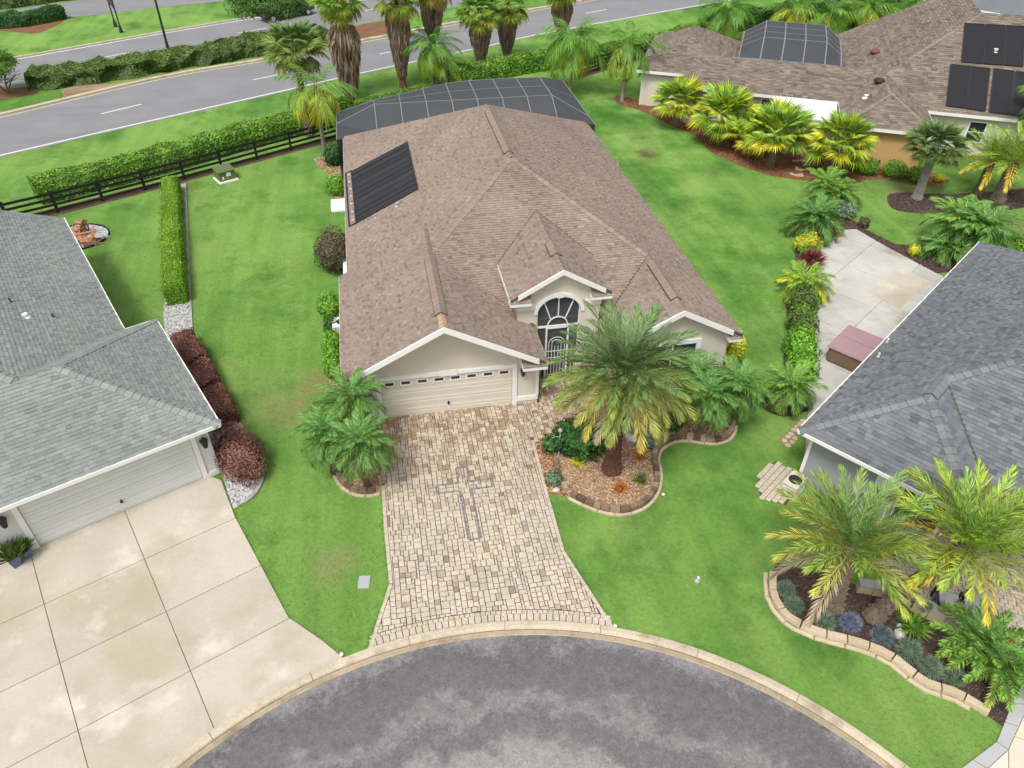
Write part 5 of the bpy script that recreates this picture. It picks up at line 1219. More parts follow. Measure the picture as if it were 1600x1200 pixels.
palm('pygmy_date_palm', 'middle slender pygmy date palm of the three at the patio head', 'rob', bp_(1292, 329), HT(1292, 329, 300), 34, 'robl', (75, -30), 1.1, (.07, .06), 'boot', 'bark_palm', rb, seed=13, off=.05)
palm('pygmy_date_palm', 'right leaning pygmy date palm of the three at the patio head', 'rob', bp_(1298, 326), HT(1298, 326, 303), 34, 'robl', (75, -30), 1.15, (.07, .06), 'boot', 'bark_palm', rb, lean=(.5, .1, 0), seed=14, off=.05)
palm('pygmy_date_palm', 'bushy pygmy date palm left of the empty patio pot', 'rob', bp_(1266, 368), HT(1266, 368, 340), 56, 'rob', (75, -20), 1.45, (.08, .07), 'boot', 'bark_palm', rb, seed=15, off=.05)
palm('pygmy_date_palm', 'low yellow-green palm below the red shrub at the patio edge', 'rob', bp_(1254, 462), .75, 40, 'fan', (70, -15), 1.25, (.1, .09), 'boot', 'bark_palm', rb, seed=16, off=.05)
palm('pygmy_date_palm', 'left palm of the clump behind the slate roof corner', 'rob', bp_(1482, 388), HT(1482, 388, 346), 50, 'robl', (78, -35), 1.6, (.09, .08), 'boot', 'bark_palm', rb, seed=17, off=.06)
palm('pygmy_date_palm', 'right palm of the clump behind the slate roof corner', 'rob', bp_(1520, 400), HT(1520, 400, 358), 54, 'rob', (78, -40), 1.8, (.09, .08), 'boot', 'bark_palm', rb, seed=18, off=.06)
palm('pygmy_date_palm', 'low palm at the foot of the clump behind the slate roof', 'rob', bp_(1475, 400), .6, 40, 'rob', (65, -15), 1.4, (.09, .08), 'boot', 'bark_palm', rb, seed=19, off=.06)
# ---- foreground palms on the right
ha = G(1330, 852, 2.7); b0 = G(1302, 950)
palm('date_palm', 'left foreground date palm with yellowing lower fronds by the grey wall', 'date2', b0, 2.7, 46, 'datA', (80, 28), .84, (.22, .19), 'boot', 'bark_palm', lean=(ha.x-b0.x, ha.y-b0.y, 0), seed=21, off=.15, flare=1.4, dead=4)
hb = G(1516, 852, 3.1); b0 = G(1363, 965)
palm('date_palm', 'leaning lime-green date palm with orange old fronds, right foreground', 'date2', b0, 3.1, 52, 'lime', (80, 26), .88, (.24, .2), 'boot', 'bark_palm', lean=(hb.x-b0.x, hb.y-b0.y, 0), seed=23, off=.16, flare=1.5, dead=4)
for (px, py, z, lab, sd_) in ((1531, 1000, .8, 'upper of two sago palms in the dark mulch bed, lower right', 25), (1566, 1042, .7, 'lower of two sago palms beside the grey driveway border', 26)):
    P = G(px, py, z); palm('sago_palm', lab, 'sago', P[:2], z, 34, 'sago', (75, 0), .95, (.16, .14), 'boot', 'bark_palm', 'sago palms', seed=sd_, off=.08)
# ---- palms at the far right
palm('sabal_palm', 'sabal palm with cross-hatched grey trunk in the round mulch island', 'fan', bp_(1432, 311), HT(1432, 311, 224), 40, 'sabal', (80, -30), .95, (.24, .2), 'boot', 'bark_grey', seed=27, off=.15)
palm('date_palm', 'left yellow-fronded date palm in the mulch island', 'date2', bp_(1528, 302), HT(1528, 302, 250), 44, 'lime', (78, 5), .8, (.24, .2), 'boot', 'bark_palm', seed=28, off=.12)
palm('date_palm', 'right yellow-fronded date palm on a thick dark trunk in the mulch island', 'date2', bp_(1558, 313), HT(1558, 313, 250), 46, 'lime', (78, 5), .85, (.36, .3), 'boot', 'bark_palm', seed=29, off=.15)
palm('queen_palm', 'palm reaching in from the right picture edge by the solar panels', 'queen', bp_(1612, 262), 4.6, 34, 'queen', (75, -30), 1.0, (.2, .15), 'ring', 'bark_red', seed=30, off=.12)
fg = 'yellow-green fan palms along the far house'
for (bx, by, hy, lab, sd_, n, sc) in ((1057, 198, 158, 'fan palm at the left end of the yellow-green row by the far house', 31, 32, 1.15), (1124, 226, 178, 'bushy fan palm, second from the left in the yellow-green row', 32, 36, 1.3), (1163, 240, 205, 'small fan palm low in the row before the teal window', 33, 24, 1.05),
                                  (1204, 260, 208, 'fan palm in front of the white awning', 34, 36, 1.3), (1299, 274, 220, 'fan palm between the white awning and the ochre wall', 35, 32, 1.25), (1085, 172, 140, 'rear fan palm close to the far house roof corner', 36, 30, 1.15)):
    palm('fan_palm', lab, 'fan', bp_(bx, by), HT(bx, by, hy), n, 'fan', (82, -22), sc, (.2, .17), 'boot', 'bark_palm', fg, seed=sd_, off=.1)
palm('fan_palm', 'pale green fan palm standing behind the queen palm at the fence', 'wash', bp_(483, 212), HT(483, 212, 70), 40, 'fanl', (80, -55), 1.15, (.2, .16), 'boot', 'bark_palm', seed=37, off=.15)
# ---- queen palms
qg = 'queen palms behind the beige house'
for (bx, by, hy, lab, pal, n, sc, sd_) in ((508, 241, 135, 'queen palm with drooping yellow fronds at the rear left house corner', 'queeny', 16, .95, 41), (677, 134, 70, 'queen palm with bushy upright crown behind the pool cage', 'queen', 28, 1.0, 42), (697, 132, 98, 'short yellowing queen palm beside the bushy one behind the pool cage', 'queeny', 14, .72, 43),
                                       (890, 147, 62, 'queen palm with full drooping crown at the right rear of the pool cage', 'queen', 26, 1.15, 44), (972, 158, 66, 'queen palm with bare grey trunk on the lawn between the two pool cages', 'queen', 16, 1.05, 45), (1128, 72, 14, 'queen palm behind the left end of the far roof', 'queen', 32, 1.1, 46)):
    palm('queen_palm', lab, 'queen', bp_(bx, by), HT(bx, by, hy), n, pal, (78, -28), sc, (.15, .11), 'ring', 'bark_grey', qg, seed=sd_, off=.1, dead=2)
for i, (bx, by, hy, lab) in enumerate(((1236, 48, 14, 'leftmost palm in the thicket behind the far pool cage'), (1292, 52, 20, 'second palm from the left in the thicket behind the far cage'), (1345, 50, 10, 'tall middle palm in the thicket behind the far pool cage'), (1396, 50, 18, 'fourth palm of the thicket, behind the far roof ridge'), (1446, 44, 8, 'rightmost palm of the thicket, near the dark roof'))):
    palm('queen_palm', lab, 'queen', bp_(bx, by), HT(bx, by, hy), 26, 'queen' if i % 2 else 'queeny', (78, -40), 1.15, (.2, .15), 'ring', 'bark_palm', 'palms in the far thicket', seed=50+i, off=.1)
# ---- washingtonias with skirts of dead leaves
def skirt_mesh(z0, z1, rmax, seed, n=1300):
    random.seed(seed); b = MB(); H = z1-z0
    pr = lambda t: rmax*(.28+.72*t**.7)       # t=0 bottom
    b.tube([Vector((0, 0, z0+H*k/10)) for k in range(11)], [pr(k/10)*.8 for k in range(11)], 12, .1)
    for i in range(n):
        t = rnd(.02, 1.0); a = rnd(0, 2*PI); r = pr(t)*rnd(.85, 1.03); d = Vector((math.cos(a), math.sin(a), 0)); s_ = Vector((-d.y, d.x, 0)); ln = rnd(.6, 1.5); wv = rnd(.02, .07)
        p = d*r*.9+Vector((0, 0, z0+t*H)); q = d*pr(max(0, t-ln/H))*rnd(.9, 1.45)+Vector((0, 0, max(z0-.2, z0+t*H-ln)))+s_*rnd(-.12, .12); mid = p.lerp(q, .5)+d*rnd(.04, .14); tt = min(1, max(0, random.gauss(.5, .3)))
        b.poly([p-s_*wv*.5, p+s_*wv*.5, mid+s_*wv, q, mid-s_*wv], tt)
    random.seed(seed+1000); return b
for i, (bx, by, sy0, sy1, hy, rm_, lab) in enumerate(((549, 155, 148, 42, -6, 1.15, 'skirted fan palm with the thickest dead-leaf skirt, left of the row'), (630, 138, 118, 22, -12, .85, 'skirted fan palm with a slim tapering skirt, second in the row'), (680, 122, 60, 2, -30, .9, 'skirted fan palm cut by the top edge above the bushy queen palm'),
                                              (751, 110, 93, 34, 12, .92, 'skirted fan palm with fresh green fan leaves, fourth in the row'), (792, 99, 84, 26, 2, .8, 'skirted fan palm with rusty hanging leaves, fifth in the row'), (875, 92, 48, 2, -30, .95, 'rightmost skirted fan palm, behind the full queen palm'))):
    E = palm('skirted_fan_palm', lab, 'wash', bp_(bx, by), HT(bx, by, hy), 34, 'wash', (80, -60), 1.1, (.24, .2), 'ring', 'bark_red', 'skirted fan palms by the highway', seed=70+i, off=.2, epow=.8)
    z0, z1 = HT(bx, by, sy0), HT(bx, by, sy1); skirt_mesh(z0, z1, rm_, 90+i).build('dead_leaf_skirt', MT['dead_frond'], E)
# ---- hedges
hedge('hedge', 'clipped bright green hedge strip between the two left lawns', g2([(271, 300), (274, 390), (279, 476)]), 1.05, 1.05, 'leaf_lime', 420, .09, .07)
hedge('hedge', 'long clipped hedge behind the black fence along the highway lawn', g2([(62, 314), (140, 294), (250, 266), (380, 229), (470, 205), (545, 182)]), 1.7, 1.45, 'leaf_hedge', 190, .17, .16)
hedge('hedge', 'hedge running behind the pool cages beside the far fence', g2([(700, 135), (760, 123), (830, 110), (905, 100), (960, 92), (1040, 74), (1100, 58)]), 1.6, 1.5, 'leaf_hedge', 110, .2, .16)
hedge('hedge', 'dark hedge behind the far house thicket at top right', g2([(1110, 52), (1200, 36), (1300, 20), (1420, 8)]), 2.2, 1.7, 'leaf_dark', 80, .25, .2)
hedge('hedge', 'broad mounded hedge filling the highway median', g2([(52, 131), (120, 125), (200, 113), (300, 96), (420, 76), (505, 60)]), 4.2, 1.1, 'leaf_olive', 130, .19, .5)
hedge('hedge', 'dark hedge beside the side road, top left corner', g2([(-10, 43), (40, 39), (98, 28)]), 2.0, 1.3, 'leaf_dark', 80, .22, .3)
hedge('hedge', 'yellow-green hedge beyond the side road in the top left corner', g2([(-30, 14), (40, 6), (110, -4)]), 3.0, 1.2, 'leaf_olive', 50, .3, .3)
hedge('ground_cover', 'low leafy ground cover at the foot of the skirted palms', g2([(545, 172), (600, 157), (660, 144), (700, 136)]), .9, .45, 'leaf_hedge', 90, .16, .4, 'plant')
# ---- red clipped shrubs by the left house
rg = 'clipped dark red shrubs beside the left house'
for (p, q_, w_, h_, lab) in (((290, 540), (311, 584), 1.15, .85, 'dark red clipped shrub farthest back beside the left garage'), ((313, 588), (330, 622), 1.2, .85, 'second dark red clipped shrub from the back, left garage side'), ((333, 627), (353, 668), 1.2, .85, 'third dark red clipped shrub, beside the garage corner'), ):
    hedge('red_shrub', lab, g2([p, q_]), w_, h_, 'leaf_red', 420, .09, .35, 'shrub', rg)
shrub('red_shrub', 'largest rounded red shrub at the front of the white gravel', bp_(379, 726), (.92, 1.6, .95), 'leaf_red', 5200, .085, group=rg, lump=.15, cz=.6).rotation_euler = (0, 0, R_(25))
# ---- small shrubs
sg = 'rounded box shrubs before the ochre wall'
for (x, y, r, lab) in ((1352, 271, .85, 'left round green shrub before the ochre wall'), (1394, 276, .85, 'middle round green shrub before the ochre wall'), (1430, 283, .75, 'right round green shrub before the ochre wall')):
    shrub('round_shrub', lab, bp_(x, y), (r, r, r*.75), 'leaf_hedge', 1500, .1, group=sg, lump=.06)
shrub('shrub', 'tiny lime shrub at the end of the red mulch bed', bp_(1464, 284), (.35, .35, .3), 'leaf_yellow', 300, .1)
for (x, y, r, mm, nn, sz, lab) in ((522, 258, (.7, .7, .8), 'leaf_dark', 1100, .13, 'dark green shrub below the queen palm at the house side'), (526, 304, (.65, .65, .75), 'leaf_bright', 1000, .13, 'bright green shrub above the white pad at the house side'),
        (527, 420, (1.1, 1.3, 1.3), 'leaf_brown', 2200, .13, 'large brownish bush at the step in the left roof edge'), (519, 497, (.62, .75, .8), 'leaf_bright', 1000, .13, 'green shrub just below the air conditioner'), (523, 524, (.5, .6, .6), 'leaf_dark', 700, .11, 'small dark shrub in the row along the left wall'),
        (524, 555, (.5, .7, .75), 'leaf_bright', 900, .13, 'third green shrub in the row along the left wall'), (526, 588, (.5, .7, .8), 'leaf_bright', 900, .13, 'green shrub at the front end of the left wall row'),
        (905, 704, (1.05, .9, .85), 'leaf_dark', 1500, .2, 'broad dark green shrub at the walkway edge of the curved bed'), (862, 703, (.45, .45, .4), 'leaf_dark', 350, .14, 'low dark shrub around the white rock by the driveway'),
        (864, 754, (.34, .34, .3), 'leaf_grey', 380, .1, 'small grey-green plant at the driveway edge of the curved bed'), (1013, 696, (.36, .36, .3), 'leaf_grey', 380, .1, 'grey-green tuft in the curved bed near the stone border'), (1048, 668, (.5, .45, .4), 'leaf_dark', 500, .13, 'dark green shrub behind the grey-green tuft'),
        (1141, 568, (.55, .5, 1.0), 'leaf_yellow', 700, .17, 'bright yellow croton at the right corner of the beige house'), (1136, 588, (.4, .4, .45), 'leaf_orange', 300, .14, 'orange-brown croton below the yellow one'),
        (1316, 339, (.75, .7, .6), 'leaf_grey', 700, .16, 'pale variegated shrub beside the three slender palms'), (1258, 392, (.85, .7, .6), 'leaf_yellow', 650, .16, 'yellow-green croton in the dark mulch at the patio edge'), (1348, 355, (.35, .35, .4), 'leaf_brown', 260, .12, 'small brown grass tuft at the mulch edge'),
        (1426, 398, (.35, .35, .35), 'leaf_yellow', 260, .14, 'small lime tuft alone in the dark mulch'), (1252, 490, (.75, .8, .75), 'leaf_olive', 900, .15, 'olive shrub at the top of the patio-side row'), (1248, 522, (.7, .9, .75), 'leaf_olive', 900, .15, 'second olive shrub in the patio-side row'), (1247, 558, (.75, .9, .8), 'leaf_bright', 1000, .16, 'bright green shrub in the patio-side row'), (1249, 588, (.65, .8, .7), 'leaf_bright', 900, .16, 'last bright green shrub of the patio-side row'),
        (1256, 476, (.6, .6, .6), 'leaf_olive', 600, .15, 'olive shrub directly below the low yellow-green palm'), (1249, 506, (.6, .7, .65), 'leaf_hedge', 700, .15, 'mid green shrub between the two olive shrubs of the patio row'), (1246, 541, (.65, .7, .7), 'leaf_hedge', 700, .15, 'mid green shrub above the bright green ones in the patio row'), (1262, 402, (.6, .5, .45), 'leaf_hedge', 450, .15, 'green shrub between the croton and the crimson shrub'), (1280, 345, (.7, .6, .6), 'leaf_dark', 600, .16, 'dark shrub under the bushy palm left of the pot'),
        (1590, 398, (1.4, .9, .6), 'leaf_hedge', 900, .18, 'green shrub behind the slate roof at the right edge'), 
        (1240, 28, (2.2, 1.5, 1.2), 'leaf_bright', 700, .3, 'leafy shrub at the left of the far thicket'), (1330, 42, (3.0, 1.6, 1.1), 'leaf_bright', 900, .3, 'broad leafy shrub in the middle of the far thicket'), (1420, 38, (3.0, 1.6, 1.1), 'leaf_lime', 900, .3, 'lime leafy shrub at the right of the far thicket'), (1478, 30, (2.4, 1.4, 1.0), 'leaf_hedge', 600, .3, 'shrub under the dark roof eave at top right')):
    shrub('shrub', lab, bp_(x, y), r, mm, nn, sz)
shrub('red_cordyline', 'crimson spiky shrub at the left patio edge', bp_(1266, 416), (.5, .5, .45), 'leaf_crimson', 300, .4, 'shrub', spike=True)
P = bp_(1068, 150); shrub('bird_of_paradise', 'pale broad-leaved plant at the left end of the far house', P, (1.2, 1.0, 1.5), 'leaf_grey', 160, .7, 'plant', spike=True)
for (x, y, mm, lab) in ((968, 766, 'leaf_orange', 'small orange and green bromeliad in the chip bed, front'), (902, 727, 'leaf_yellow', 'small yellow bromeliad left of the date palm trunk'), (1000, 716, 'leaf_orange', 'small red-green bromeliad right of the date palm trunk'), (1001, 753, 'leaf_olive', 'small olive tuft in the chip bed, right')):
    shrub('bromeliad', lab, bp_(x, y), (.2, .2, .14), mm, 60, .26, 'plant', 'bromeliads in the chip bed', spike=True)
jg = 'low blue-green shrubs along the stone border'
for (x, y, r, mm, lab) in ((1226, 925, .42, 'leaf_grey', 'low grey-green shrub at the left tip of the dark bed'), (1238, 950, .44, 'leaf_grey', 'second low grey-green shrub from the tip of the dark bed'), (1286, 975, .46, 'leaf_grey', 'grey-green shrub left of the violet-blue one'), (1326, 978, .5, 'leaf_purple', 'violet-blue flowering shrub in the dark bed'),
                  (1376, 1000, .5, 'leaf_blue', 'blue-grey shrub beside the white stones'), (1416, 1023, .58, 'leaf_grey', 'large grey-green shrub below the white stones'), (1450, 1048, .5, 'leaf_grey', 'grey-green shrub, second from the right in the border row'), (1487, 1062, .45, 'leaf_grey', 'rightmost grey-green shrub in the border row')):
    shrub('border_shrub', lab, bp_(x, y), (r*.6, r*.6, r*.5), mm, 700, .12, group=jg, spike=True, lump=.15)
shrub('bromeliad', 'green bromeliad with orange heart beside the white stones', bp_(1424, 986), (.34, .34, .3), 'leaf_hedge', 160, .3, 'plant', spike=True)
# ---- trees
def tree(name, label, base, trunk_h, crown_c, crown_r, matn, n, size, stems=1, clumps=16, seed=0):
    random.seed(seed); E = empty(name, (base[0], base[1], 0), label, 'tree'); b = MB()
    for s_ in range(stems):
        a = 2*PI*s_/stems+.4; sp = .0 if stems == 1 else .35
        p = [Vector((math.cos(a)*sp*t*1.8+crown_c[0]*t*.6, math.sin(a)*sp*t*1.8+crown_c[1]*t*.6, trunk_h*t)) for t in (0, .3, .6, .85, 1.1)]; r0 = .22 if stems == 1 else .07
        b.tube(p, [r0, r0*.85, r0*.75, r0*.6, r0*.35], 8)
        for k in range(5):
            aa = a+rnd(-1.5, 1.5)+k; q = p[3]; e_ = q+Vector((math.cos(aa)*crown_r[0]*.6, math.sin(aa)*crown_r[1]*.6, crown_r[2]*rnd(.1, .9))); b.tube([q, q.lerp(e_, .5)+Vector((0, 0, .15)), e_], [r0*.4, r0*.28, r0*.12], 6)
    b.build('trunk', MT['bark'], E)
    b = MB(); sds = [rnd(0, 99) for _ in range(clumps)]
    for k in range(clumps):
        z = rnd(-.5, 1); th = rnd(0, 2*PI); q = math.sqrt(max(0, 1-z*z)); rr_ = rnd(.35, .8)
        c = Vector((crown_c[0]+q*math.cos(th)*crown_r[0]*rr_, crown_c[1]+q*math.sin(th)*crown_r[1]*rr_, crown_c[2]+z*crown_r[2]*rr_)); cr = rnd(.32, .5)
        for i in range(n//clumps):
            d = Vector((random.gauss(0, 1), random.gauss(0, 1), random.gauss(0, .8))).normalized()*rnd(.3, 1.0)**.5
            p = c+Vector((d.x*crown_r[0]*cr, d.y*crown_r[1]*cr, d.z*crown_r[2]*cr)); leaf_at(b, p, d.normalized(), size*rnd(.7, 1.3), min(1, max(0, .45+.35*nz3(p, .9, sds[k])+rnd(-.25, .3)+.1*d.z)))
    b.build('crown', MT[matn], E); random.seed(seed+1); return E
tree('crape_myrtle', 'small multi-stemmed tree in the highway median at the left edge', bp_(12, 146), 1.0, (0, 0, 2.3), (2.1, 2.1, 1.35), 'leaf_myrtle', 6500, .2, 5, 18, 4)
tree('oak_tree', 'spreading oak at the top edge beyond the highway', bp_(432, 64), 1.6, (0, 0, 3.4), (4.0, 3.6, 2.0), 'leaf_oak', 12000, .22, 1, 24, 5)
# ================================================================== beds, edging, fence, small things
random.seed(77)
MT['chip_tan'] = mat('wood_chip', [(.20, .11, .06), (.40, .25, .16), (.56, .40, .27), (.62, .50, .38)], .9, .1, 2, .1, 20)
MT['chip_red'] = mat('red_chip', [(.13, .05, .025), (.26, .11, .05), (.34, .17, .085)], .9, .1, 2, .1, 20)
MT['chip_dark'] = mat('dark_chip', [(.04, .026, .023), (.10, .062, .054), (.17, .115, .10)], .9, .1, 2, .1, 20)
MT['chip_orange'] = mat('orange_chip', [(.34, .15, .07), (.55, .31, .17), (.62, .44, .28)], .9, .1, 2, .1, 20)
MT['pebble'] = mat('white_pebble', [(.20, .20, .21), (.48, .48, .48), (.70, .70, .69)], .85, .05, 2, .1, 20)
MT['stone_edge'] = mat('edging_stone', [(.12, .085, .06), (.24, .17, .115), (.40, .31, .22)], .95, .25, 2.5, .2, 20, .5, 40)
MT['stone_tan'] = mat('tan_border_stone', [(.50, .40, .27), (.60, .50, .37)], .9, .12, 1.5, .12, 20, .3, 40)
MT['stone_grey'] = mat('grey_cap_stone', [(.33, .33, .32), (.44, .43, .41)], .9, .1, 2, .1, 20, .3, 40)
MT['soil'] = mat('dark_soil', [(.10, .06, .042)], .95, .25, 1.5, .3, 20, .4, 40)
MT['rock'] = mat('pale_rock', [(.58, .57, .54)], .9, .15, 4, .15, 20, .5, 20)
MT['green_box'] = mat('transformer_green', [(.12, .16, .065)], .5, .06, 2, .05, 20)
MT['cedar'] = mat('cedar_wood', [(.42, .19, .095), (.55, .28, .15)], .75, .1, 3, .12, 30)
MT['terracotta'] = mat('terracotta', [(.50, .26, .13)], .85, .1, 4, .1, 20)
MT['blue_glaze'] = mat('blue_glaze', [(.10, .15, .24)], .25, .15, 4, .05, 20, spec=.6)
MT['tub_cover'] = mat('mauve_spa_cover', [(.36, .23, .25)], .6, .05, 2, .05, 20)
MT['tub_side'] = mat('brown_spa_panel', [(.17, .115, .075)], .7, .06, 2, .06, 20)
MT['car_paint'] = mat('grey_car_paint', [(.045, .05, .055)], .25, 0, 1, 0, 1, spec=.6); MT['rubber'] = mat('rubber', [(.02, .02, .02)], .85, 0, 1, 0, 1)
MT['cushion'] = mat('grey_cushion', [(.42, .43, .44)], .9, .05, 2, .05, 20); MT['red_glaze'] = mat('red_glaze', [(.5, .06, .03)], .4, .1, 4, 0, 1)
def chips(name, poly, dens, size, matn, z=.012, thick=.35, flat=.5, hole=None):
    xs_ = [p[0] for p in poly]; ys_ = [p[1] for p in poly]; A = (max(xs_)-min(xs_))*(max(ys_)-min(ys_)); b = MB()
    for _ in range(int(A*dens)):
        x, y = rnd(min(xs_), max(xs_)), rnd(min(ys_), max(ys_))
        if not inside((x, y), poly): continue
        s_ = size*rnd(.6, 1.3); a = rnd(0, PI); d = Vector((math.cos(a), math.sin(a), rnd(-.3, .3)))*s_*.5; e_ = Vector((-math.sin(a), math.cos(a), rnd(-.3, .3)))*s_*.5*flat; c = Vector((x, y, z+rnd(0, s_*.3))); up = Vector((0, 0, s_*thick)); t = random.random()
        q = [c-d-e_*.6, c+d*.8-e_, c+d+e_*.7, c-d*.9+e_]; k = len(b.v); b.v += [tuple(p) for p in q]+[tuple(c+up)]
        for i in range(4): b.f.append((k+i, k+(i+1) % 4, k+4)); b.t.append(t)
    return b.build(name, MT[matn], kind='stuff')
def bed(name, poly, base, chip, dens, size, **k):
    o = sheet(name, poly, k.pop('z', .010), base); c = chips('mulch_chips' if 'pebble' not in chip else 'gravel_stones', poly, dens, size, chip, **k); c.parent = o; return o
def blocks(parent, line, wd, ln, h, matn, name, gap=.015, z0=0., jitter=.015, tint=(0, 1)):
    P = [Vector(p) for p in resample(line, .05)]; cut = [0]; dist = 0; tgt = ln*rnd(.85, 1.15)
    for i in range(1, len(P)):
        dist += (P[i]-P[i-1]).length
        if dist >= tgt: cut.append(i); dist = 0; tgt = ln*rnd(.85, 1.15)
    def nrm(i): t = (P[min(i+3, len(P)-1)]-P[max(i-3, 0)]).normalized(); return Vector((-t.y, t.x))
    for i, j in zip(cut, cut[1:]):
        a, c = P[i], P[j]; d = (c-a).normalized(); w_ = wd/2*rnd(.94, 1.06); na, nc = nrm(i)*w_, nrm(j)*w_; m_ = (i+j)//2; mp, nm = P[m_], nrm(m_)*w_; a = a+d*gap/2; c = c-d*gap/2; t = rnd(*tint); hh = h*rnd(.92, 1.06)
        lo = [a-na, mp-nm, c-nc, c+nc, mp+nm, a+na]; ctr = mp; top = [p+(ctr-p)*.05 for p in lo]; b = MB(); b.v += [(*p, z0) for p in lo]+[(*p, z0+hh) for p in top]
        b.f.append((6, 7, 8, 9, 10, 11)); b.t.append(t)
        for k in range(6): b.f.append((k, (k+1) % 6, 6+(k+1) % 6, 6+k)); b.t.append(t)
        b.build(name, MT[matn], parent)
# ---- curved bed in front of the beige house
border = smooth_line(g2([(889, 777), (915, 790), (943, 800), (972, 803.5), (998, 797), (1017, 784), (1028, 766), (1031, 742), (1027, 720), (1031, 704), (1046, 693), (1067, 688), (1093, 691), (1117, 693), (1136, 688), (1146, 676), (1149, 660)]), 5)
inner_l = smooth_line(g2([(868, 719), (870, 735), (875, 750), (889, 777)]), 5)
bedM = border+[G(1128, 610)[:2], (14.4, -.15), (9.9, -.15), (9.7, 1.2), (8.4, 1.2)]+g2([(925, 620), (878, 658), (860, 690)])+inner_l
bm = bed('chip_bed', bedM, 'mulch_tan', 'chip_tan', 260, .085)
bl_ = g2([(834, 689), (851, 681), (877, 658), (880, 680), (868, 719), (870, 735), (875, 750), (889, 777), (856, 770)])
bed('orange_chip_bed', bl_, 'mulch_red', 'chip_orange', 260, .085, z=.014)
ed = empty('bed_edging', (*border[0], 0), 'curved dark stone edging round the chip bed of the beige house', 'garden edging')
tmp = MB(); 
def attach_all(E, fn):
    pre = set(bpy.data.objects); fn(); 
    for o in set(bpy.data.objects)-pre:
        if o.parent is None: attach(o, E)
attach_all(ed, lambda: blocks(None, offset_line(border, .12), .2, .28, .22, 'stone_edge', 'edging_stone'))
attach_all(ed, lambda: blocks(None, inner_l, .18, .3, .2, 'stone_edge', 'edging_stone'))
attach_all(ed, lambda: blocks(None, offset_line(border, -.06), .10, .5, .06, 'stone_tan', 'footing_strip'))
# ---- left bed by the driveway
lbp = smooth_line(g2([(515, 700), (518, 722), (524, 742), (535, 760), (555, 772), (578, 774), (596, 770)]), 5)
bed('chip_bed', lbp+g2([(598, 740)])+[(.0, -.15), (-.75, -.15), (-1.2, -1.2)], 'mulch_tan', 'chip_tan', 260, .085)
ed2 = empty('bed_edging', (*lbp[0], 0), 'short curved stone edging under the palms left of the driveway', 'garden edging')
attach_all(ed2, lambda: blocks(None, offset_line(lbp, .12), .2, .28, .2, 'stone_edge', 'edging_stone')); attach_all(ed2, lambda: blocks(None, offset_line(lbp, -.06), .10, .5, .06, 'stone_tan', 'footing_strip'))
# ---- strip along the left wall, rear bed
bed('side_bed', g2([(520, 462), (513, 472), (507, 490), (512, 530), (513, 570), (516, 605)])+[(-.75, .1), (-.75, 6.9)], 'mulch_tan', 'chip_tan', 120, .1)
bed('side_bed', g2([(490, 250), (500, 262), (512, 270), (516, 290), (520, 310), (534, 316), (533, 245), (515, 240)]), 'mulch_tan', 'chip_tan', 90, .12)
# ---- white gravel at the left house
gv = g2([(255, 486), (297, 494), (298, 529), (329, 585), (362, 640), (388, 678), (407, 716), (409, 746), (396, 774), (365, 796)])+[L2(.34, .72), L2(.34, 7.2)]
bed('white_gravel_bed', gv, 'gravel', 'pebble', 230, .09, flat=.7)
bed('white_gravel_bed', g2([(256, 287), (289, 288), (297, 494), (257, 490)]), 'gravel', 'pebble', 160, .09, flat=.7, z=.008)
ed3 = empty('bed_edging', tuple(G(400, 770)), 'grey stone edging round the white gravel by the left driveway', 'garden edging')
ln3 = smooth_line(g2([(408, 716), (410, 746), (397, 774), (366, 797)]), 6); attach_all(ed3, lambda: blocks(None, ln3, .16, .45, .1, 'stone_grey', 'edging_stone'))
ln4 = smooth_line(g2([(290, 287), (294, 390), (299, 496), (300, 529)]), 6); attach_all(ed3, lambda: blocks(None, ln4, .1, .9, .08, 'stone_grey', 'edging_stone'))
# ---- mulch beds on the right
redp = g2([(958, 154), (966, 149), (1000, 158), (1050, 160), (1090, 182), (1200, 210), (1300, 235), (1342, 258), (1438, 267), (1463, 271), (1483, 283), (1467, 294), (1425, 289), (1376, 280), (1351, 282), (1330, 290), (1299, 289), (1264, 283), (1208, 276), (1155, 259), (1110, 238), (1085, 211), (1054, 198), (1000, 172), (966, 163)])
bed('red_mulch_bed', redp, 'mulch_red', 'chip_red', 60, .12)
isl = smooth_line(g2([(1386, 310), (1393, 325), (1418, 332), (1460, 334), (1505, 336), (1544, 345), (1575, 329), (1612, 320), (1612, 296), (1560, 299), (1495, 303), (1442, 303), (1411, 301), (1390, 304)]), 4, True)
bi = bed('mulch_island', isl, 'mulch_dark', 'chip_dark', 70, .12)
pb = g2([(1250, 372), (1262, 350), (1280, 326), (1300, 322), (1320, 334), (1348, 356), (1400, 382), (1450, 384), (1500, 395), (1505, 422), (1460, 428), (1384, 386), (1338, 359), (1288, 361), (1280, 378), (1278, 420), (1272, 470), (1265, 540), (1263, 600), (1240, 596), (1226, 590), (1224, 560), (1231, 520), (1232, 492), (1222, 468), (1224, 455), (1246, 440), (1247, 420), (1241, 395), (1240, 380)])
bed('dark_mulch_bed', pb, 'mulch_dark', 'chip_dark', 90, .11)
c0 = G(1222, 630); bed('dark_mulch_ring', [(c0.x+.95*math.cos(2*PI*i/24), c0.y+.85*math.sin(2*PI*i/24)) for i in range(24)], 'mulch_dark', 'chip_dark', 200, .08)
rline = smooth_line(g2([(1203, 896), (1202, 925), (1212, 950), (1231, 972), (1254, 984), (1278, 994), (1308, 1002), (1336, 1009), (1364, 1019), (1388, 1030), (1408, 1046), (1430, 1063), (1452, 1076), (1487, 1087), (1518, 1104), (1568, 1136)]), 5)
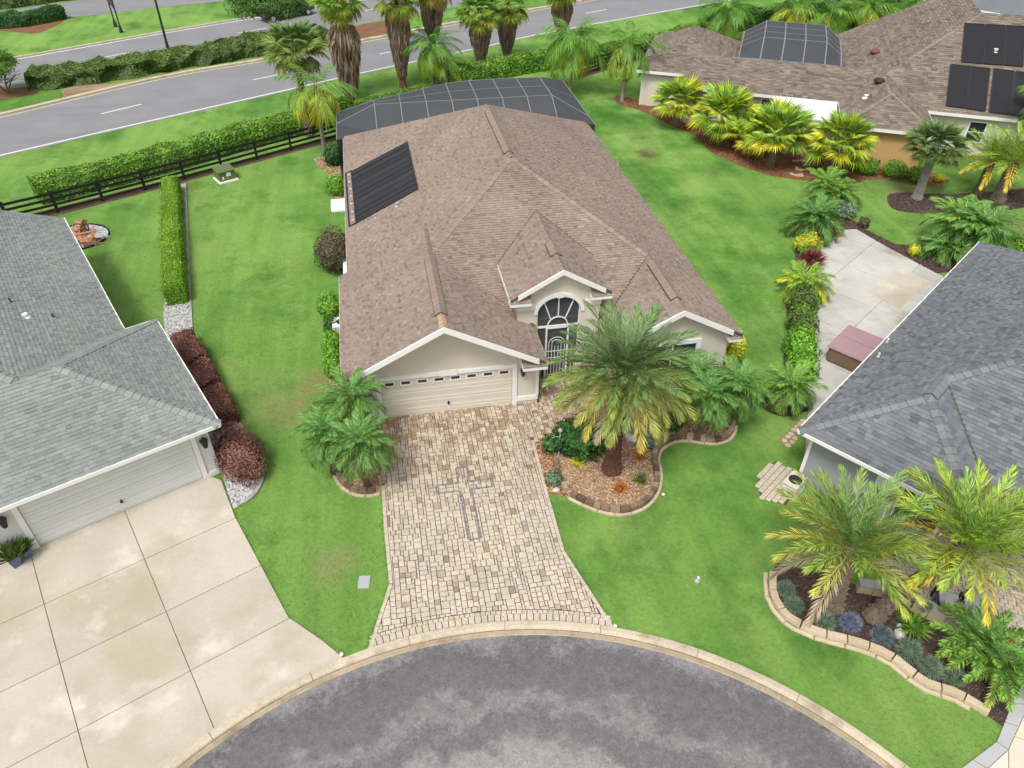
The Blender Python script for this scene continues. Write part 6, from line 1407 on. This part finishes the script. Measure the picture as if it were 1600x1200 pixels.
dbed = rline+g2([(1592, 1086), (1600, 1060), (1540, 1010), (1478, 985), (1418, 952), (1390, 925), (1340, 915), (1300, 900), (1215, 880)])
bed('dark_mulch_bed', dbed, 'mulch_dark', 'chip_dark', 330, .07)
wl_ = empty('stone_border', (*rline[0], 0), 'tan block border along the dark bed at lower right', 'garden edging')
attach_all(wl_, lambda: blocks(None, offset_line(rline, .08), .24, .62, .17, 'stone_tan', 'border_block', gap=.012)); attach_all(wl_, lambda: blocks(None, offset_line(rline, -.13), .12, .9, .05, 'stone_tan', 'footing_strip'))
# ---- paved seating patio at the right house
spx = g2([(1360, 880), (1392, 922), (1425, 945), (1482, 975), (1545, 1004), (1602, 1050), (1700, 1000), (1640, 860), (1500, 830)])
sp = sheet('seating_patio', spx, .006, 'paver_bed')
cc = G(1500, 940); pcs = []
for i in range(-24, 25):
    for j in range(-24, 25):
        ox = (j % 2)*.11; x, y = i*.24+ox, j*.16; a = R_(-30); px_, py_ = cc.x+x*math.cos(a)-y*math.sin(a), cc.y+x*math.sin(a)+y*math.cos(a)
        if inside((px_, py_), spx):
            poly = [(cc.x+(x+u)*math.cos(a)-(y+v)*math.sin(a), cc.y+(x+u)*math.sin(a)+(y+v)*math.cos(a)) for u, v in ((-.11, -.07), (.11, -.07), (.11, .07), (-.11, .07))]; pcs.append((poly, rnd(.35, .72)))
emit_pavers(pcs, sp, 'paver', 'paver', 'far_pavers', limit=120)
ppx = g2([(1212, 721), (1241, 738), (1236, 778), (1228, 790), (1189, 778), (1183, 760), (1188, 738)]); pp = sheet('paver_pad', ppx, .006, 'paver_bed'); cc = G(1212, 755); pcs = []
for i in range(-9, 10):
    for j in range(-9, 10):
        x, y = i*.2+(j % 2)*.1, j*.2; a = R_(36); px_, py_ = cc.x+x*math.cos(a)-y*math.sin(a), cc.y+x*math.sin(a)+y*math.cos(a)
        if inside((px_, py_), ppx): pcs.append(([(cc.x+(x+u)*math.cos(a)-(y+v)*math.sin(a), cc.y+(x+u)*math.sin(a)+(y+v)*math.cos(a)) for u, v in ((-.09, -.09), (.09, -.09), (.09, .09), (-.09, .09))], rnd(.4, .7)))
emit_pavers(pcs, pp, 'paver', 'paver', 'far_pavers')
fpx = g2([(1215, 688), (1250, 656), (1262, 660), (1248, 680), (1234, 698)]); cc = G(1236, 678); fs_ = sheet('flagstone_path', fpx, .005, 'dirt')
for i in range(-7, 8):
    for j in range(-3, 4):
        x, y = i*.26+rnd(-.03, .03)+(j % 2)*.1, j*.25+rnd(-.03, .03); a = R_(36); px_, py_ = cc.x+x*math.cos(a)-y*math.sin(a), cc.y+x*math.sin(a)+y*math.cos(a)
        if inside((px_, py_), fpx):
            b = MB(); b.prism([(px_+rnd(.10, .14)*math.cos(a+q_*PI/3), py_+rnd(.10, .14)*math.sin(a+q_*PI/3)) for q_ in range(6)], .003, .03, rnd(0, 1)); b.build('flagstone', MT['stone_tan'], fs_)
# ---- seat wall, pillar, chairs, lantern
def seat_wall(name, label, a, c, h=.5, wd=.32):
    a, c = Vector(a[:2]), Vector(c[:2]); d = (c-a).normalized(); s_ = Vector((-d.y, d.x)); E = empty(name, (*a, 0), label, 'wall'); L_ = (c-a).length; rows = 3; rh = (h-.08)/rows
    for r in range(rows):
        n = max(2, round(L_/.42)); 
        for i in range(n):
            p = a+d*(L_*(i+(.0 if r % 2 else .0))/n+.008); q_ = a+d*(L_*(i+1)/n-.008); w_ = wd/2*.9*rnd(.93, 1.04); b = MB()
            b.prism([p-s_*w_, q_-s_*w_, q_+s_*w_, p+s_*w_], r*rh+.004, (r+1)*rh-.008, rnd(0, 1)); attach(b.build('wall_block', MT['stone_tan']), E)
    n = max(2, round(L_/.5))
    for i in range(n):
        p = a+d*(L_*i/n+.006); q_ = a+d*(L_*(i+1)/n-.006); b = MB(); b.prism([p-s_*wd/2, q_-s_*wd/2, q_+s_*wd/2, p+s_*wd/2], h-.085, h, rnd(0, 1)); attach(b.build('cap_stone', MT['stone_grey']), E)
seat_wall('seat_wall', 'low stone seat wall with grey caps before the paved seating patio', G(1425, 946, .1), G(1500, 984, .1))
seat_wall('seat_wall', 'short curved stone wall left of the square pillar', G(1338, 918, .1), G(1386, 926, .1), .42)
P = G(1402, 930); E = empty('stone_pillar', P, 'square stone pillar with grey cap and dark lamp in the dark bed', 'pillar', rz=R_(-30))
for r in range(4):
    b = MB(); b.box(-.24, .24, -.24, .24, .004+r*.14, .136+r*.14, rnd(0, 1)); b.build('pillar_block', MT['stone_tan'], E)
b = MB(); b.box(-.30, .30, -.30, .30, .562, .64); b.build('cap_stone', MT['stone_grey'], E); b = MB(); b.box(-.08, .08, -.08, .08, .642, .70); b.build('lamp', MT['dark'], E)
def lounge_chair(label, P, rz):
    E = empty('patio_chair', (P[0], P[1], 0), label, 'chair', 'patio chairs', rz)
    b = MB(); b.box(-.32, .32, -.32, .32, .34, .42); b.build('seat', MT['cushion'], E)
    b = MB(); b.hexa([(-.32, .28, .42), (.32, .28, .42), (.32, .36, .42), (-.32, .36, .42), (-.30, .46, .9), (.30, .46, .9), (.30, .54, .9), (-.30, .54, .9)]); b.build('backrest', MT['cushion'], E)
    for sx in (-1, 1):
        b = MB(); b.box(sx*.36-.03, sx*.36+.03, -.34, .42, .56, .60); b.build('armrest', MT['dark'], E)
        for sy in (-.31, .36):
            b = MB(); b.box(sx*.36-.025, sx*.36+.025, sy-.025, sy+.025, 0, .558); b.build('leg', MT['dark'], E)
    b = MB(); b.box(-.33, .33, -.335, -.30, .28, .338); b.box(-.33, .33, .30, .335, .28, .338); b.build('frame', MT['dark'], E)
lounge_chair('dark framed patio chair with grey cushion facing away behind the seat wall', G(1474, 950), R_(150)); lounge_chair('dark framed patio chair with pale cushion beside the sago palm', G(1512, 962), R_(-60))
P = G(1592, 1005); E = empty('lantern', P, 'dark metal garden lantern at the right picture edge', 'lantern', rz=.4)
for sx in (-1, 1):
    for sy in (-1, 1):
        b = MB(); b.box(sx*.12-.015, sx*.12+.015, sy*.12-.015, sy*.12+.015, .04, .5); b.build('post', MT['dark'], E)
b = MB(); b.box(-.16, .16, -.16, .16, 0, .04); b.build('base', MT['dark'], E); b = MB(); b.lathe([(.2, .5), (.18, .54), (.05, .62), (0, .66)], n=4); b.build('roof', MT['dark'], E); b = MB(); b.lathe([(.05, .04), (.05, .22), (0, .24)], n=10); b.build('candle', MT['trim'], E)
b = MB(); b.lathe([(.10, 0), (.16, .1), (.18, .26), (.15, .34), (.13, .32), (0, .3)], n=14); o = b.build('red_pot', MT['red_glaze'], None, True, label='small glazed red pot beside the garden lantern', cat='pot'); o.location = G(1574, 1000)
P = G(1447, 952, .5); E = empty('succulent_pot', P, 'potted grey-green succulent on the seat wall cap', 'plant'); b = MB(); b.lathe([(.10, 0), (.14, .12), (.12, .12), (0, .1)], n=12); b.build('pot', MT['stone_grey'], E); b = MB(); shrub_fill(b, (0, 0, .16), (.15, .15, .12), 160, .09, spike=True); b.build('foliage', MT['leaf_grey'], E)
def rock(label, x, y, r, matn='rock', cat='rock', name='rock', z=0):
    b = MB(); blob_core(b, (0, 0, r*.35), (r, r*.75, r*.6), lump=.35, seed=rnd(0, 99), nu=10, nv=7); o = b.build(name, MT[matn], label=label, cat=cat); o.location = G(x, y); o.rotation_euler = (0, 0, rnd(0, 6)); return o
rock('largest white stone in the dark bed at lower right', 1405, 993, .24); rock('small white stone left of the largest one', 1387, 986, .13); rock('small white stone above the largest one', 1405, 979, .12)
rock('pale flat rock among the low shrub beside the driveway', 866, 686, .3); rock('grey boulder between the date palm and the stone border', 986, 688, .34); rock('small pale rock at the driveway corner of the bed', 869, 767, .16)
b = MB(); b.tube([(0, 0, 0), (0, 0, 1.15), (0, 0, 1.3)], [.03, .025, .02], 8); b.lathe([(.0, 1.22), (.07, 1.26), (.09, 1.34), (.02, 1.42), (0, 1.42)], n=8); b.tube([(0, 0, 1.0), (-.18, 0, 1.03), (-.3, 0, .98)], .012, 6)
o = b.build('garden_post', MT['alu'], label='thin grey garden post beside the broad dark shrub', cat='post'); o.location = G(873, 712)
# ---- fence along the rear lots
def fence(label, line, sp=2.45, rails=4, h=1.3):
    P = resample(line, .1); L_ = 0; posts = [Vector(P[0])]
    for a, c in zip(P, P[1:]):
        L_ += (Vector(c)-Vector(a)).length
        if L_ >= sp: posts.append(Vector(c)); L_ = 0
    E = empty('board_fence', (*posts[0], 0), label, 'fence')
    for p in posts:
        b = MB(); b.box(p.x-.07, p.x+.07, p.y-.07, p.y+.07, 0, h+.06); attach(b.build('post', MT['fence']), E)
    for a, c in zip(posts, posts[1:]):
        d = (c-a).normalized(); s_ = Vector((-d.y, d.x))*-.09
        for r in range(rails):
            z = .22+r*(h-.3)/(rails-1); b = MB(); b.bar(Vector((*(a+s_), z+rnd(-.01, .01))), Vector((*(c+s_), z+rnd(-.01, .01))), .04, .15); attach(b.build('rail', MT['fence']), E)
fence('black four-board fence between the back lawns and the highway hedge', g2([(-60, 371), (0, 354), (120, 325), (250, 291), (400, 250), (533, 214), (560, 205)]))
fence('black board fence behind the queen palms at right of the pool cage', g2([(905, 120), (960, 102), (1022, 84), (1100, 66)]))
sheet('fence_mulch_strip', g2([(-60, 375), (0, 358), (120, 329), (250, 295), (400, 254), (535, 217), (533, 208), (400, 244), (250, 284), (0, 346), (-60, 362)]), .009, 'soil')
sheet('fence_mulch_strip', g2([(903, 124), (960, 106), (1024, 88), (1022, 78), (955, 94), (905, 110)]), .009, 'soil')
# ---- transformer
P = G(353, 280); E = empty('transformer_box', P, 'green utility transformer cabinet on a white pad near the fence', 'utility box', rz=R_(28))
b = MB(); b.box(-.62, .62, -.58, .58, 0, .07); b.build('pad', MT['trim'], E); b = MB(); b.box(-.52, .52, -.42, .46, .072, .66); b.build('cabinet', MT['green_box'], E)
b = MB(); b.hexa([(-.56, -.50, .66), (.56, -.50, .66), (.56, .5, .66), (-.56, .5, .66), (-.56, -.50, .70), (.56, -.50, .70), (.56, .5, .80), (-.56, .5, .80)]); b.build('lid', MT['green_box'], E)
b = MB(); b.box(-.05, .25, -.43, -.4202, .34, .58); b.build('warning_label', MT['trim'], E); b = MB(); b.box(-.34, -.22, -.43, -.4202, .2, .36); b.build('number_plate', MT['trim'], E)
# ---- adirondack chairs on their gravel circle
c0 = G(118, 372); circ = [(c0.x+1.75*math.cos(2*PI*i/32), c0.y+1.6*math.sin(2*PI*i/32)) for i in range(32)]
bed('gravel_circle', circ, 'gravel', 'pebble', 150, .08, flat=.7); er = empty('bed_edging', (c0.x, c0.y, 0), 'thin dark edging ring round the gravel under the wooden chairs', 'garden edging')
attach_all(er, lambda: blocks(None, circ+[circ[0]], .06, .5, .09, 'fence', 'edging_strip'))
def adirondack(label, P, rz):
    E = empty('adirondack_chair', (P[0], P[1], 0), label, 'chair', 'wooden garden chairs', rz); wd = MT['cedar']
    for i in range(5):
        y = -.30+i*.12; z = .38-.035*i; b = MB(); b.box(-.29, .29, y-.053, y+.053, z-.02, z, rnd(0, 1)); b.build('seat_slat', wd, E)
    for i in range(5):
        x = (i-2)*.115; t = 1.0-.05*abs(i-2)**1.5; b = MB(); b.hexa([(x-.05, .26, .22), (x+.05, .26, .22), (x+.05, .285, .22), (x-.05, .285, .22), (x-.056, .62, t), (x+.056, .62, t), (x+.056, .645, t), (x-.056, .645, t)], rnd(0, 1)); b.build('back_slat', wd, E)
    for sx in (-1, 1):
        b = MB(); b.box(sx*.36-.07, sx*.36+.07, -.42, .46, .55, .575); b.build('armrest', wd, E)
        b = MB(); b.box(sx*.33-.02, sx*.33+.02, -.36, -.26, 0, .548); b.build('leg', wd, E)
        b = MB(); b.hexa([(sx*.31-.015, -.25, .24), (sx*.31+.015, -.25, .24), (sx*.31+.015, .8, 0), (sx*.31-.015, .8, 0), (sx*.31-.015, -.25, .36), (sx*.31+.015, -.25, .36), (sx*.31+.015, .8, .1), (sx*.31-.015, .8, .1)]); b.build('leg', wd, E)
        b = MB(); b.bar((sx*.34, .42, .05), (sx*.34, .46, .548), .04, .09); b.build('arm_support', wd, E)
    b = MB(); b.box(-.36, .36, .50, .53, .50, .57); b.build('back_rail', wd, E)
adirondack('orange wooden garden chair with its back to the fence, upper one', G(124, 366), R_(65)-PI); adirondack('orange wooden garden chair nearer the grey roof, lower one', G(136, 383), R_(110)-PI)
# ---- blue pots
def grass_pot(label, P, s):
    E = empty('plant_pot', P, label, 'pot', 'blue planters'); b = MB(); b.lathe([(.15*s, 0), (.24*s, .42*s), (.25*s, .46*s), (.22*s, .46*s), (.20*s, .40*s), (0, .38*s)], n=4); b.build('pot', MT['blue_glaze'], E)
    b = MB()
    for i in range(int(150*s)):
        a = rnd(0, 2*PI); d = Vector((math.cos(a), math.sin(a), 0)); p = d*rnd(0, .15*s)+Vector((0, 0, .4*s)); e_ = p+d*rnd(.1, .5)*s+Vector((0, 0, rnd(.2, .6)*s)); s_ = Vector((-d.y, d.x, 0))*.014; b.poly([p-s_, p+s_, p.lerp(e_, .6)+Vector((0, 0, .06))+s_, e_, p.lerp(e_, .6)+Vector((0, 0, .06))-s_], rnd(.1, 1))
    b.build('grass', MT['leaf_olive'], E)
grass_pot('larger blue planter with grassy plant by the left garage door', G(27, 884), 1.05); grass_pot('smaller blue planter close to the garage door trim', G(46, 870), .8)
# ---- hot tub and pot on the patio
E = empty('hot_tub', (*R2(9.35, -1.25), 0), 'brown-sided hot tub with mauve folded cover on the patio', 'hot tub', rz=R_(36))
b = MB(); b.box(-1.0, 1.0, -1.0, 1.0, 0.04, .80)
me = b.build('cabinet', MT['tub_side'], E); bv = me.modifiers.new('b', 'BEVEL'); bv.width = .12; bv.segments = 3; bv.limit_method = 'ANGLE'
for sx in (-1, 1):
    b = MB(); x0_, x1_ = (-1.07, -.012) if sx < 0 else (.012, 1.07); b.hexa([(x0_, -1.07, .80), (x1_, -1.07, .80), (x1_, 1.07, .80), (x0_, 1.07, .80), (x0_+.03, -1.04, .88 if sx < 0 else .93), (x1_-.0, -1.04, .93 if sx < 0 else .93), (x1_, 1.04, .93), (x0_+.03, 1.04, .88 if sx < 0 else .93)]); b.build('cover', MT['tub_cover'], E)
b = MB(); b.box(-1.06, 1.06, -1.09, -1.06, .74, .82); b.build('cover_skirt', MT['dark'], E)
P = G(1306, 370); E = empty('terracotta_pot', P, 'empty terracotta pot at the top of the concrete patio', 'pot'); b = MB(); b.lathe([(.20, .04), (.30, .45), (.34, .46), (.34, .54), (.28, .54), (.26, .46), (0, .44)], n=18); b.build('pot', MT['terracotta'], E, True); b = MB(); b.lathe([(0, .46), (.27, .462)], n=18); b.build('soil', MT['mulch_dark'], E); b = MB(); b.tube([(-.15, 0, .45), (-.18, 0, .72)], .03, 6); b.build('stake', MT['trim'], E)
P = G(1254, 640); b = MB(); b.lathe([(.16, .0), (.26, .3), (.28, .32), (.22, .32), (.2, .26), (0, .25)], n=16); o = b.build('dark_pot', MT['dark'], None, True, label='dark round pot beside the palm ring at the patio corner', cat='pot'); o.location = P
# ---- machines beside the houses
def ac_unit(label, P, rz, s=(.75, .75, .75), top='white_metal'):
    E = empty('air_conditioner', P, label, 'air conditioner', rz=rz); x, y, z = s; b = MB(); b.box(-x/2-.06, x/2+.06, -y/2-.06, y/2+.06, 0, .06); b.build('pad', MT['grey_concrete'], E)
    b = MB(); b.box(-x/2, x/2, -y/2, y/2, .062, z-.04); b.build('cabinet', MT['alu'], E)
    for i in range(7):
        zz = .14+i*(z-.26)/6; b = MB(); b.box(-x/2-.015, x/2+.015, -y/2-.015, y/2+.015, zz-.02, zz+.02); b.build('louvre', MT['stucco_white'], E)
    b = MB(); b.box(-x/2-.02, x/2+.02, -y/2-.02, y/2+.02, z-.038, z); b.build('top', MT[top], E); b = MB(); b.lathe([(.24, z+.002), (.24, z+.02), (.2, z+.03), (.06, z+.035), (0, z+.04)], n=16); b.build('fan_grille', MT['dark'], E)
ac_unit('white air conditioner against the left wall of the beige house', (-1.35, 6.0, 0), 0, (.8, .8, .9)); ac_unit('white air conditioner on the paver pad of the grey-walled house', G(1237, 766), R_(36), (.8, .5, .55), 'stucco')
E = empty('pool_pump_cabinet', (-.98, 10.6, 0), 'white pool equipment cabinet along the left wall below the solar mat', 'utility box'); b = MB(); b.box(-.22, .22, -.9, .9, 0, .9); b.build('cabinet', MT['white_metal'], E); b = MB(); b.box(-.25, .25, -.94, .94, .902, .95); b.build('lid', MT['trim'], E); b = MB(); b.box(-.22, .22, 1.0, 1.7, 0, .55); b.build('side_box', MT['white_metal'], E)
b = MB(); b.prism(g2([(517, 314), (541, 312), (541, 330), (518, 332)]), .003, .10); o = b.build('concrete_pad', MT['trim'], label='white concrete pad on the lawn at the left house side', cat='pad')
b = MB(); P = G(569, 910); b.box(-.18, .18, -.24, .24, .004, .03); b.box(-.04, .04, -.2, -.17, .031, .04); o = b.build('utility_lid', MT['alu'], label='grey rectangular utility lid in the lawn by the driveway', cat='utility lid'); o.location = P; o.rotation_euler = (0, 0, -.15)
P = G(1089, 908); E = empty('meter_cap', P, 'small pale oval meter cap in the right front lawn', 'utility lid'); b = MB(); b.lathe([(.085, .0), (.09, .04), (.06, .07), (0, .075)], n=14); b.build('cap', MT['alu'], E); b = MB(); b.box(.05, .11, .05, .13, 0, .06); b.build('valve', MT['trim'], E)
for (x, y, lab) in ((961, 980, 'round sprinkler head where the driveway meets the kerb'), (1036, 774, 'white sprinkler ring in the lawn beside the stone edging'), (534, 1024, 'pale sprinkler head at the concrete driveway corner')):
    b = MB(); b.lathe([(.055, .0), (.055, .05), (.035, .055), (.035, .02), (0, .02)], n=12); o = b.build('sprinkler_head', MT['trim'], label=lab, cat='sprinkler'); o.location = G(x, y)+Vector((0, 0, .03))
# ---- pale letters lying in the red mulch
def letter(ch, label, px, rz, s=.7):
    b = MB(); segs = {'J': [(-.5, .35, .35, .35), (.35, .35, .45, .0), (.45, .0, .3, -.3), (.3, -.3, -.1, -.3)], 'C': [(.35, -.2, .3, -.28), (.3, -.28, -.15, -.22), (-.15, -.22, -.3, .02), (-.3, .02, -.2, .25), (-.2, .25, -.05, .28)], 'K': [(-.45, .3, -.3, -.05), (-.3, -.05, .4, -.35), (-.05, -.12, .45, .02)]}[ch]
    for x0_, y0_, x1_, y1_ in segs: b.bar((x0_*s*1.6, y0_*s*1.6, .06), (x1_*s*1.6, y1_*s*1.6, .06), .14, .09)
    o = b.build('garden_letter', MT['stone_tan'], label=label, cat='garden ornament', group='pale letters in the mulch'); o.location = G(*px); o.rotation_euler = (0, 0, rz)
letter('J', 'hook-shaped pale letter in the red mulch, uppermost', (1254, 256), -.15); letter('C', 'C-shaped pale letter in the red mulch, middle', (1249, 265), -.15, .5); letter('K', 'forked pale letter in the red mulch, nearest the lawn', (1245, 274), -.1, .5)
b = MB(); b.tube([(0, 0, 0), (0, 0, .5)], .03, 6); b.lathe([(.0, .46), (.09, .5), (.07, .6), (0, .62)], n=8); o = b.build('path_light', MT['dark'], label='dark path light between the round shrubs and ochre wall', cat='lamp'); o.location = G(1370, 264)
# ---- highway furniture and the parked truck
P = G(266, 89); E = empty('street_lamp', P, 'tall dark lamp post rising from the median hedge', 'street lamp'); b = MB(); b.tube([(0, 0, 0), (0, 0, 3), (0, 0, 8.5)], [.13, .10, .07], 10); b.build('pole', MT['dark'], E); b = MB(); b.lathe([(.24, 0), (.24, .5), (.16, .6), (.13, 1.3)], n=10); b.build('base', MT['dark'], E)
b = MB(); b.tube([(0, 0, 8.4), (.5, .3, 8.8), (1.3, .8, 8.9)], .045, 8); b.build('arm', MT['dark'], E); b = MB(); b.box(1.0, 1.7, .6, 1.05, 8.8, 8.92); b.build('lamp_head', MT['dark'], E)
sgn = empty('banner_sign', G(186, 46), 'dark banner stretched between two black posts on the far verge', 'sign'); pa, pb2 = G(181, 42), G(190, 51)
for p in (pa, pb2):
    b = MB(); b.tube([p, p+Vector((0, 0, 4.6))], .07, 8); attach(b.build('post', MT['dark']), sgn); b = MB(); b.lathe([(.2, 0), (.16, .35), (.07, .8)], p, 10); attach(b.build('post_base', MT['dark']), sgn)
b = MB(); d_ = (pb2-pa); b.hexa([pa+d_*.06+Vector((-.02, 0, 2.3)), pa+d_*.94+Vector((-.02, 0, 2.1)), pa+d_*.94+Vector((.02, 0, 2.1)), pa+d_*.06+Vector((.02, 0, 2.3)), pa+d_*.06+Vector((-.02, 0, 4.3)), pa+d_*.94+Vector((-.02, 0, 4.3)), pa+d_*.94+Vector((.02, 0, 4.3)), pa+d_*.06+Vector((.02, 0, 4.3))]); attach(b.build('banner', MT['bronze']), sgn)
wA, wB = G(420, 36), G(475, 25); dT = (wB-wA); wb_ = dT.length; E = empty('pickup_truck', (wA+wB)/2+Vector((0, .85, 0)), 'dark pickup truck with pale wheels half hidden by the oak', 'truck', rz=math.atan2(dT.y, dT.x)); hw_ = wb_/2
b = MB(); sec = [(-hw_-.95, .55, .95), (-hw_-.9, .5, 1.0), (hw_+.8, .5, 1.0), (hw_+.95, .55, .9)]
b.hexa([(-hw_-.95, -.92, .5), (hw_+.9, -.92, .5), (hw_+.9, .92, .5), (-hw_-.95, .92, .5), (-hw_-.95, -.9, 1.05), (hw_+.85, -.86, 1.0), (hw_+.85, .86, 1.0), (-hw_-.95, .9, 1.05)]); o = b.build('body', MT['car_paint'], E); bv = o.modifiers.new('b', 'BEVEL'); bv.width = .08; bv.segments = 2
b = MB(); b.hexa([(-hw_+.5, -.86, 1.03), (hw_-.25, -.86, 1.03), (hw_-.25, .86, 1.03), (-hw_+.5, .86, 1.03), (-hw_+.65, -.72, 1.78), (hw_-1.0, -.72, 1.78), (hw_-1.0, .72, 1.78), (-hw_+.65, .72, 1.78)]); o = b.build('cab', MT['car_paint'], E)
b = MB(); b.hexa([(-hw_+.75, -.87, 1.12), (hw_-.55, -.87, 1.12), (hw_-.55, -.83, 1.12), (-hw_+.75, -.83, 1.12), (-hw_+.82, -.76, 1.66), (hw_-1.0, -.76, 1.66), (hw_-1.0, -.70, 1.66), (-hw_+.82, -.70, 1.66)]); b.build('side_window', MT['glass'], E)
for x in (-hw_, hw_):
    for sy in (-1, 1):
        b = MB(); b.tube([(x, sy*.68, .38), (x, sy*.93, .38)], .38, 18); wv = b.build('tyre', MT['rubber'], E); b = MB(); b.tube([(x, sy*.80, .38), (x, sy*.95, .38)], .23, 14); b.build('rim', MT['alu'], wv)
for sy in (-1, 1):
    b = MB(); b.box(hw_+.84, hw_+.92, sy*.7-.15, sy*.7+.15, .72, .9); b.build('headlight', MT['trim'], E); b = MB(); b.box(-hw_-.97, -hw_-.93, sy*.8-.08, sy*.8+.08, .7, .98); b.build('tail_light', MT['red_glaze'], E)
# ---- a crack across the cul-de-sac
b = MB(); pts = []
for i in range(70):
    a = R_(118)-i/69*R_(60); r = 7.85+.12*noise.noise(Vector((i*.25, 0, 0)))+.05*noise.noise(Vector((i*1.1, 5, 0))); pts.append(kpt(a, r))
strip(b, offset_line(pts, -.012), offset_line(pts, .012), .0155, .0155); b.build('crack', MT['fence'], cul)
# ================================================================== lawn grass: short blades over the near lawns, longer fringe along edges
def pip(X, Y, poly):
    r = np.zeros(len(X), bool); n = len(poly); j = n-1
    for i in range(n):
        xi, yi = poly[i][:2]; xj, yj = poly[j][:2]
        if yi != yj:
            c = ((yi > Y) != (yj > Y)) & (X < (xj-xi)*(Y-yi)/(yj-yi)+xi); r ^= c
        j = i
    return r
rg_ = np.random.default_rng(5)
no_grass = [drive, ldrive, patio, bedM, bl_, lbp+g2([(598, 740)])+[(.0, -.15), (-.75, -.15), (-1.2, -1.2)], gv, dbed, pb, isl, redp, spx, ppx, fpx, rd, circ,
            [(XL+.3, .1), (XR-.3, .1), (XR-.3, YB), (XL+.3, YB)], [(gw0, 0), (gw1, 0), (gw1, 7), (gw0, 7)], [L2(.4, .7), L2(16, .7), L2(16, 19.3), L2(1.7, 19.3), L2(1.7, 7.3), L2(.4, 7.3)], [R2(.7, .4), R2(18, .4), R2(18, 20), R2(.7, 20)],
            [(-1.2, 23), (16, 23), (17.2, 32), (15, 36), (6, 36), (-1.2, 28.2)], rline+g2([(1600, 1100), (1600, 900), (1220, 880)])]
def lawn_blades(name, label, X, Y, hmin, hmax, wd, lean):
    keep = np.ones(len(X), bool)
    for p in no_grass: keep &= ~pip(X, Y, p)
    keep &= np.hypot(X-KC.x, Y-KC.y) > KR+.02
    X, Y = X[keep], Y[keep]; n = len(X); a = rg_.uniform(0, 2*PI, n); h = rg_.uniform(hmin, hmax, n); la = rg_.uniform(0, 2*PI, n); ll = rg_.uniform(.3, 1, n)*lean*h
    V = np.zeros((n, 3, 3)); V[:, 0] = np.c_[X-np.cos(a)*wd/2, Y-np.sin(a)*wd/2, np.zeros(n)]; V[:, 1] = np.c_[X+np.cos(a)*wd/2, Y+np.sin(a)*wd/2, np.zeros(n)]; V[:, 2] = np.c_[X+np.cos(la)*ll, Y+np.sin(la)*ll, h]
    me = bpy.data.meshes.new(name); me.vertices.add(n*3); me.vertices.foreach_set('co', V.reshape(-1)); me.loops.add(n*3); me.loops.foreach_set('vertex_index', np.arange(n*3, dtype=np.int32)); me.polygons.add(n); me.polygons.foreach_set('loop_start', np.arange(0, n*3, 3, dtype=np.int32)); me.polygons.foreach_set('loop_total', np.full(n, 3, dtype=np.int32))
    me.materials.append(MT['lawn']); me.update(); me.validate(); return link(name, me, None, label, 'grass', None, 'stuff')
N_ = 620000; X_ = rg_.uniform(-20, 34, N_); Y_ = rg_.uniform(-16.5, 36, N_); kk = rg_.random(N_) < np.clip(1.15-(Y_+16)/48, .12, 1); X_, Y_ = X_[kk], Y_[kk]
lawn_blades('lawn_grass', 'short mown grass blades of the lawns round the beige house', X_, Y_, .02, .048, .03, 1.5)
edges = [[kpt(a0+(a1-a0)*i/200, KR+.03) for i in range(201)], drive[:4], drive[3+len(arc)-1:3+len(arc)+3], ldrive[:5], border, lbp, rline, ln3, [patio[i] for i in range(6)]]
EX, EY = [], []
for l_ in edges:
    P = np.array(resample(l_, .02)); k_ = rg_.random(len(P)) < .8; P = P[k_]; P = np.repeat(P, 2, 0); P = P+rg_.normal(0, .045, P.shape); EX.append(P[:, 0]); EY.append(P[:, 1])
lawn_blades('edge_grass', 'longer ragged grass along kerb, driveway and bed edges', np.concatenate(EX), np.concatenate(EY), .04, .09, .03, 1.5)
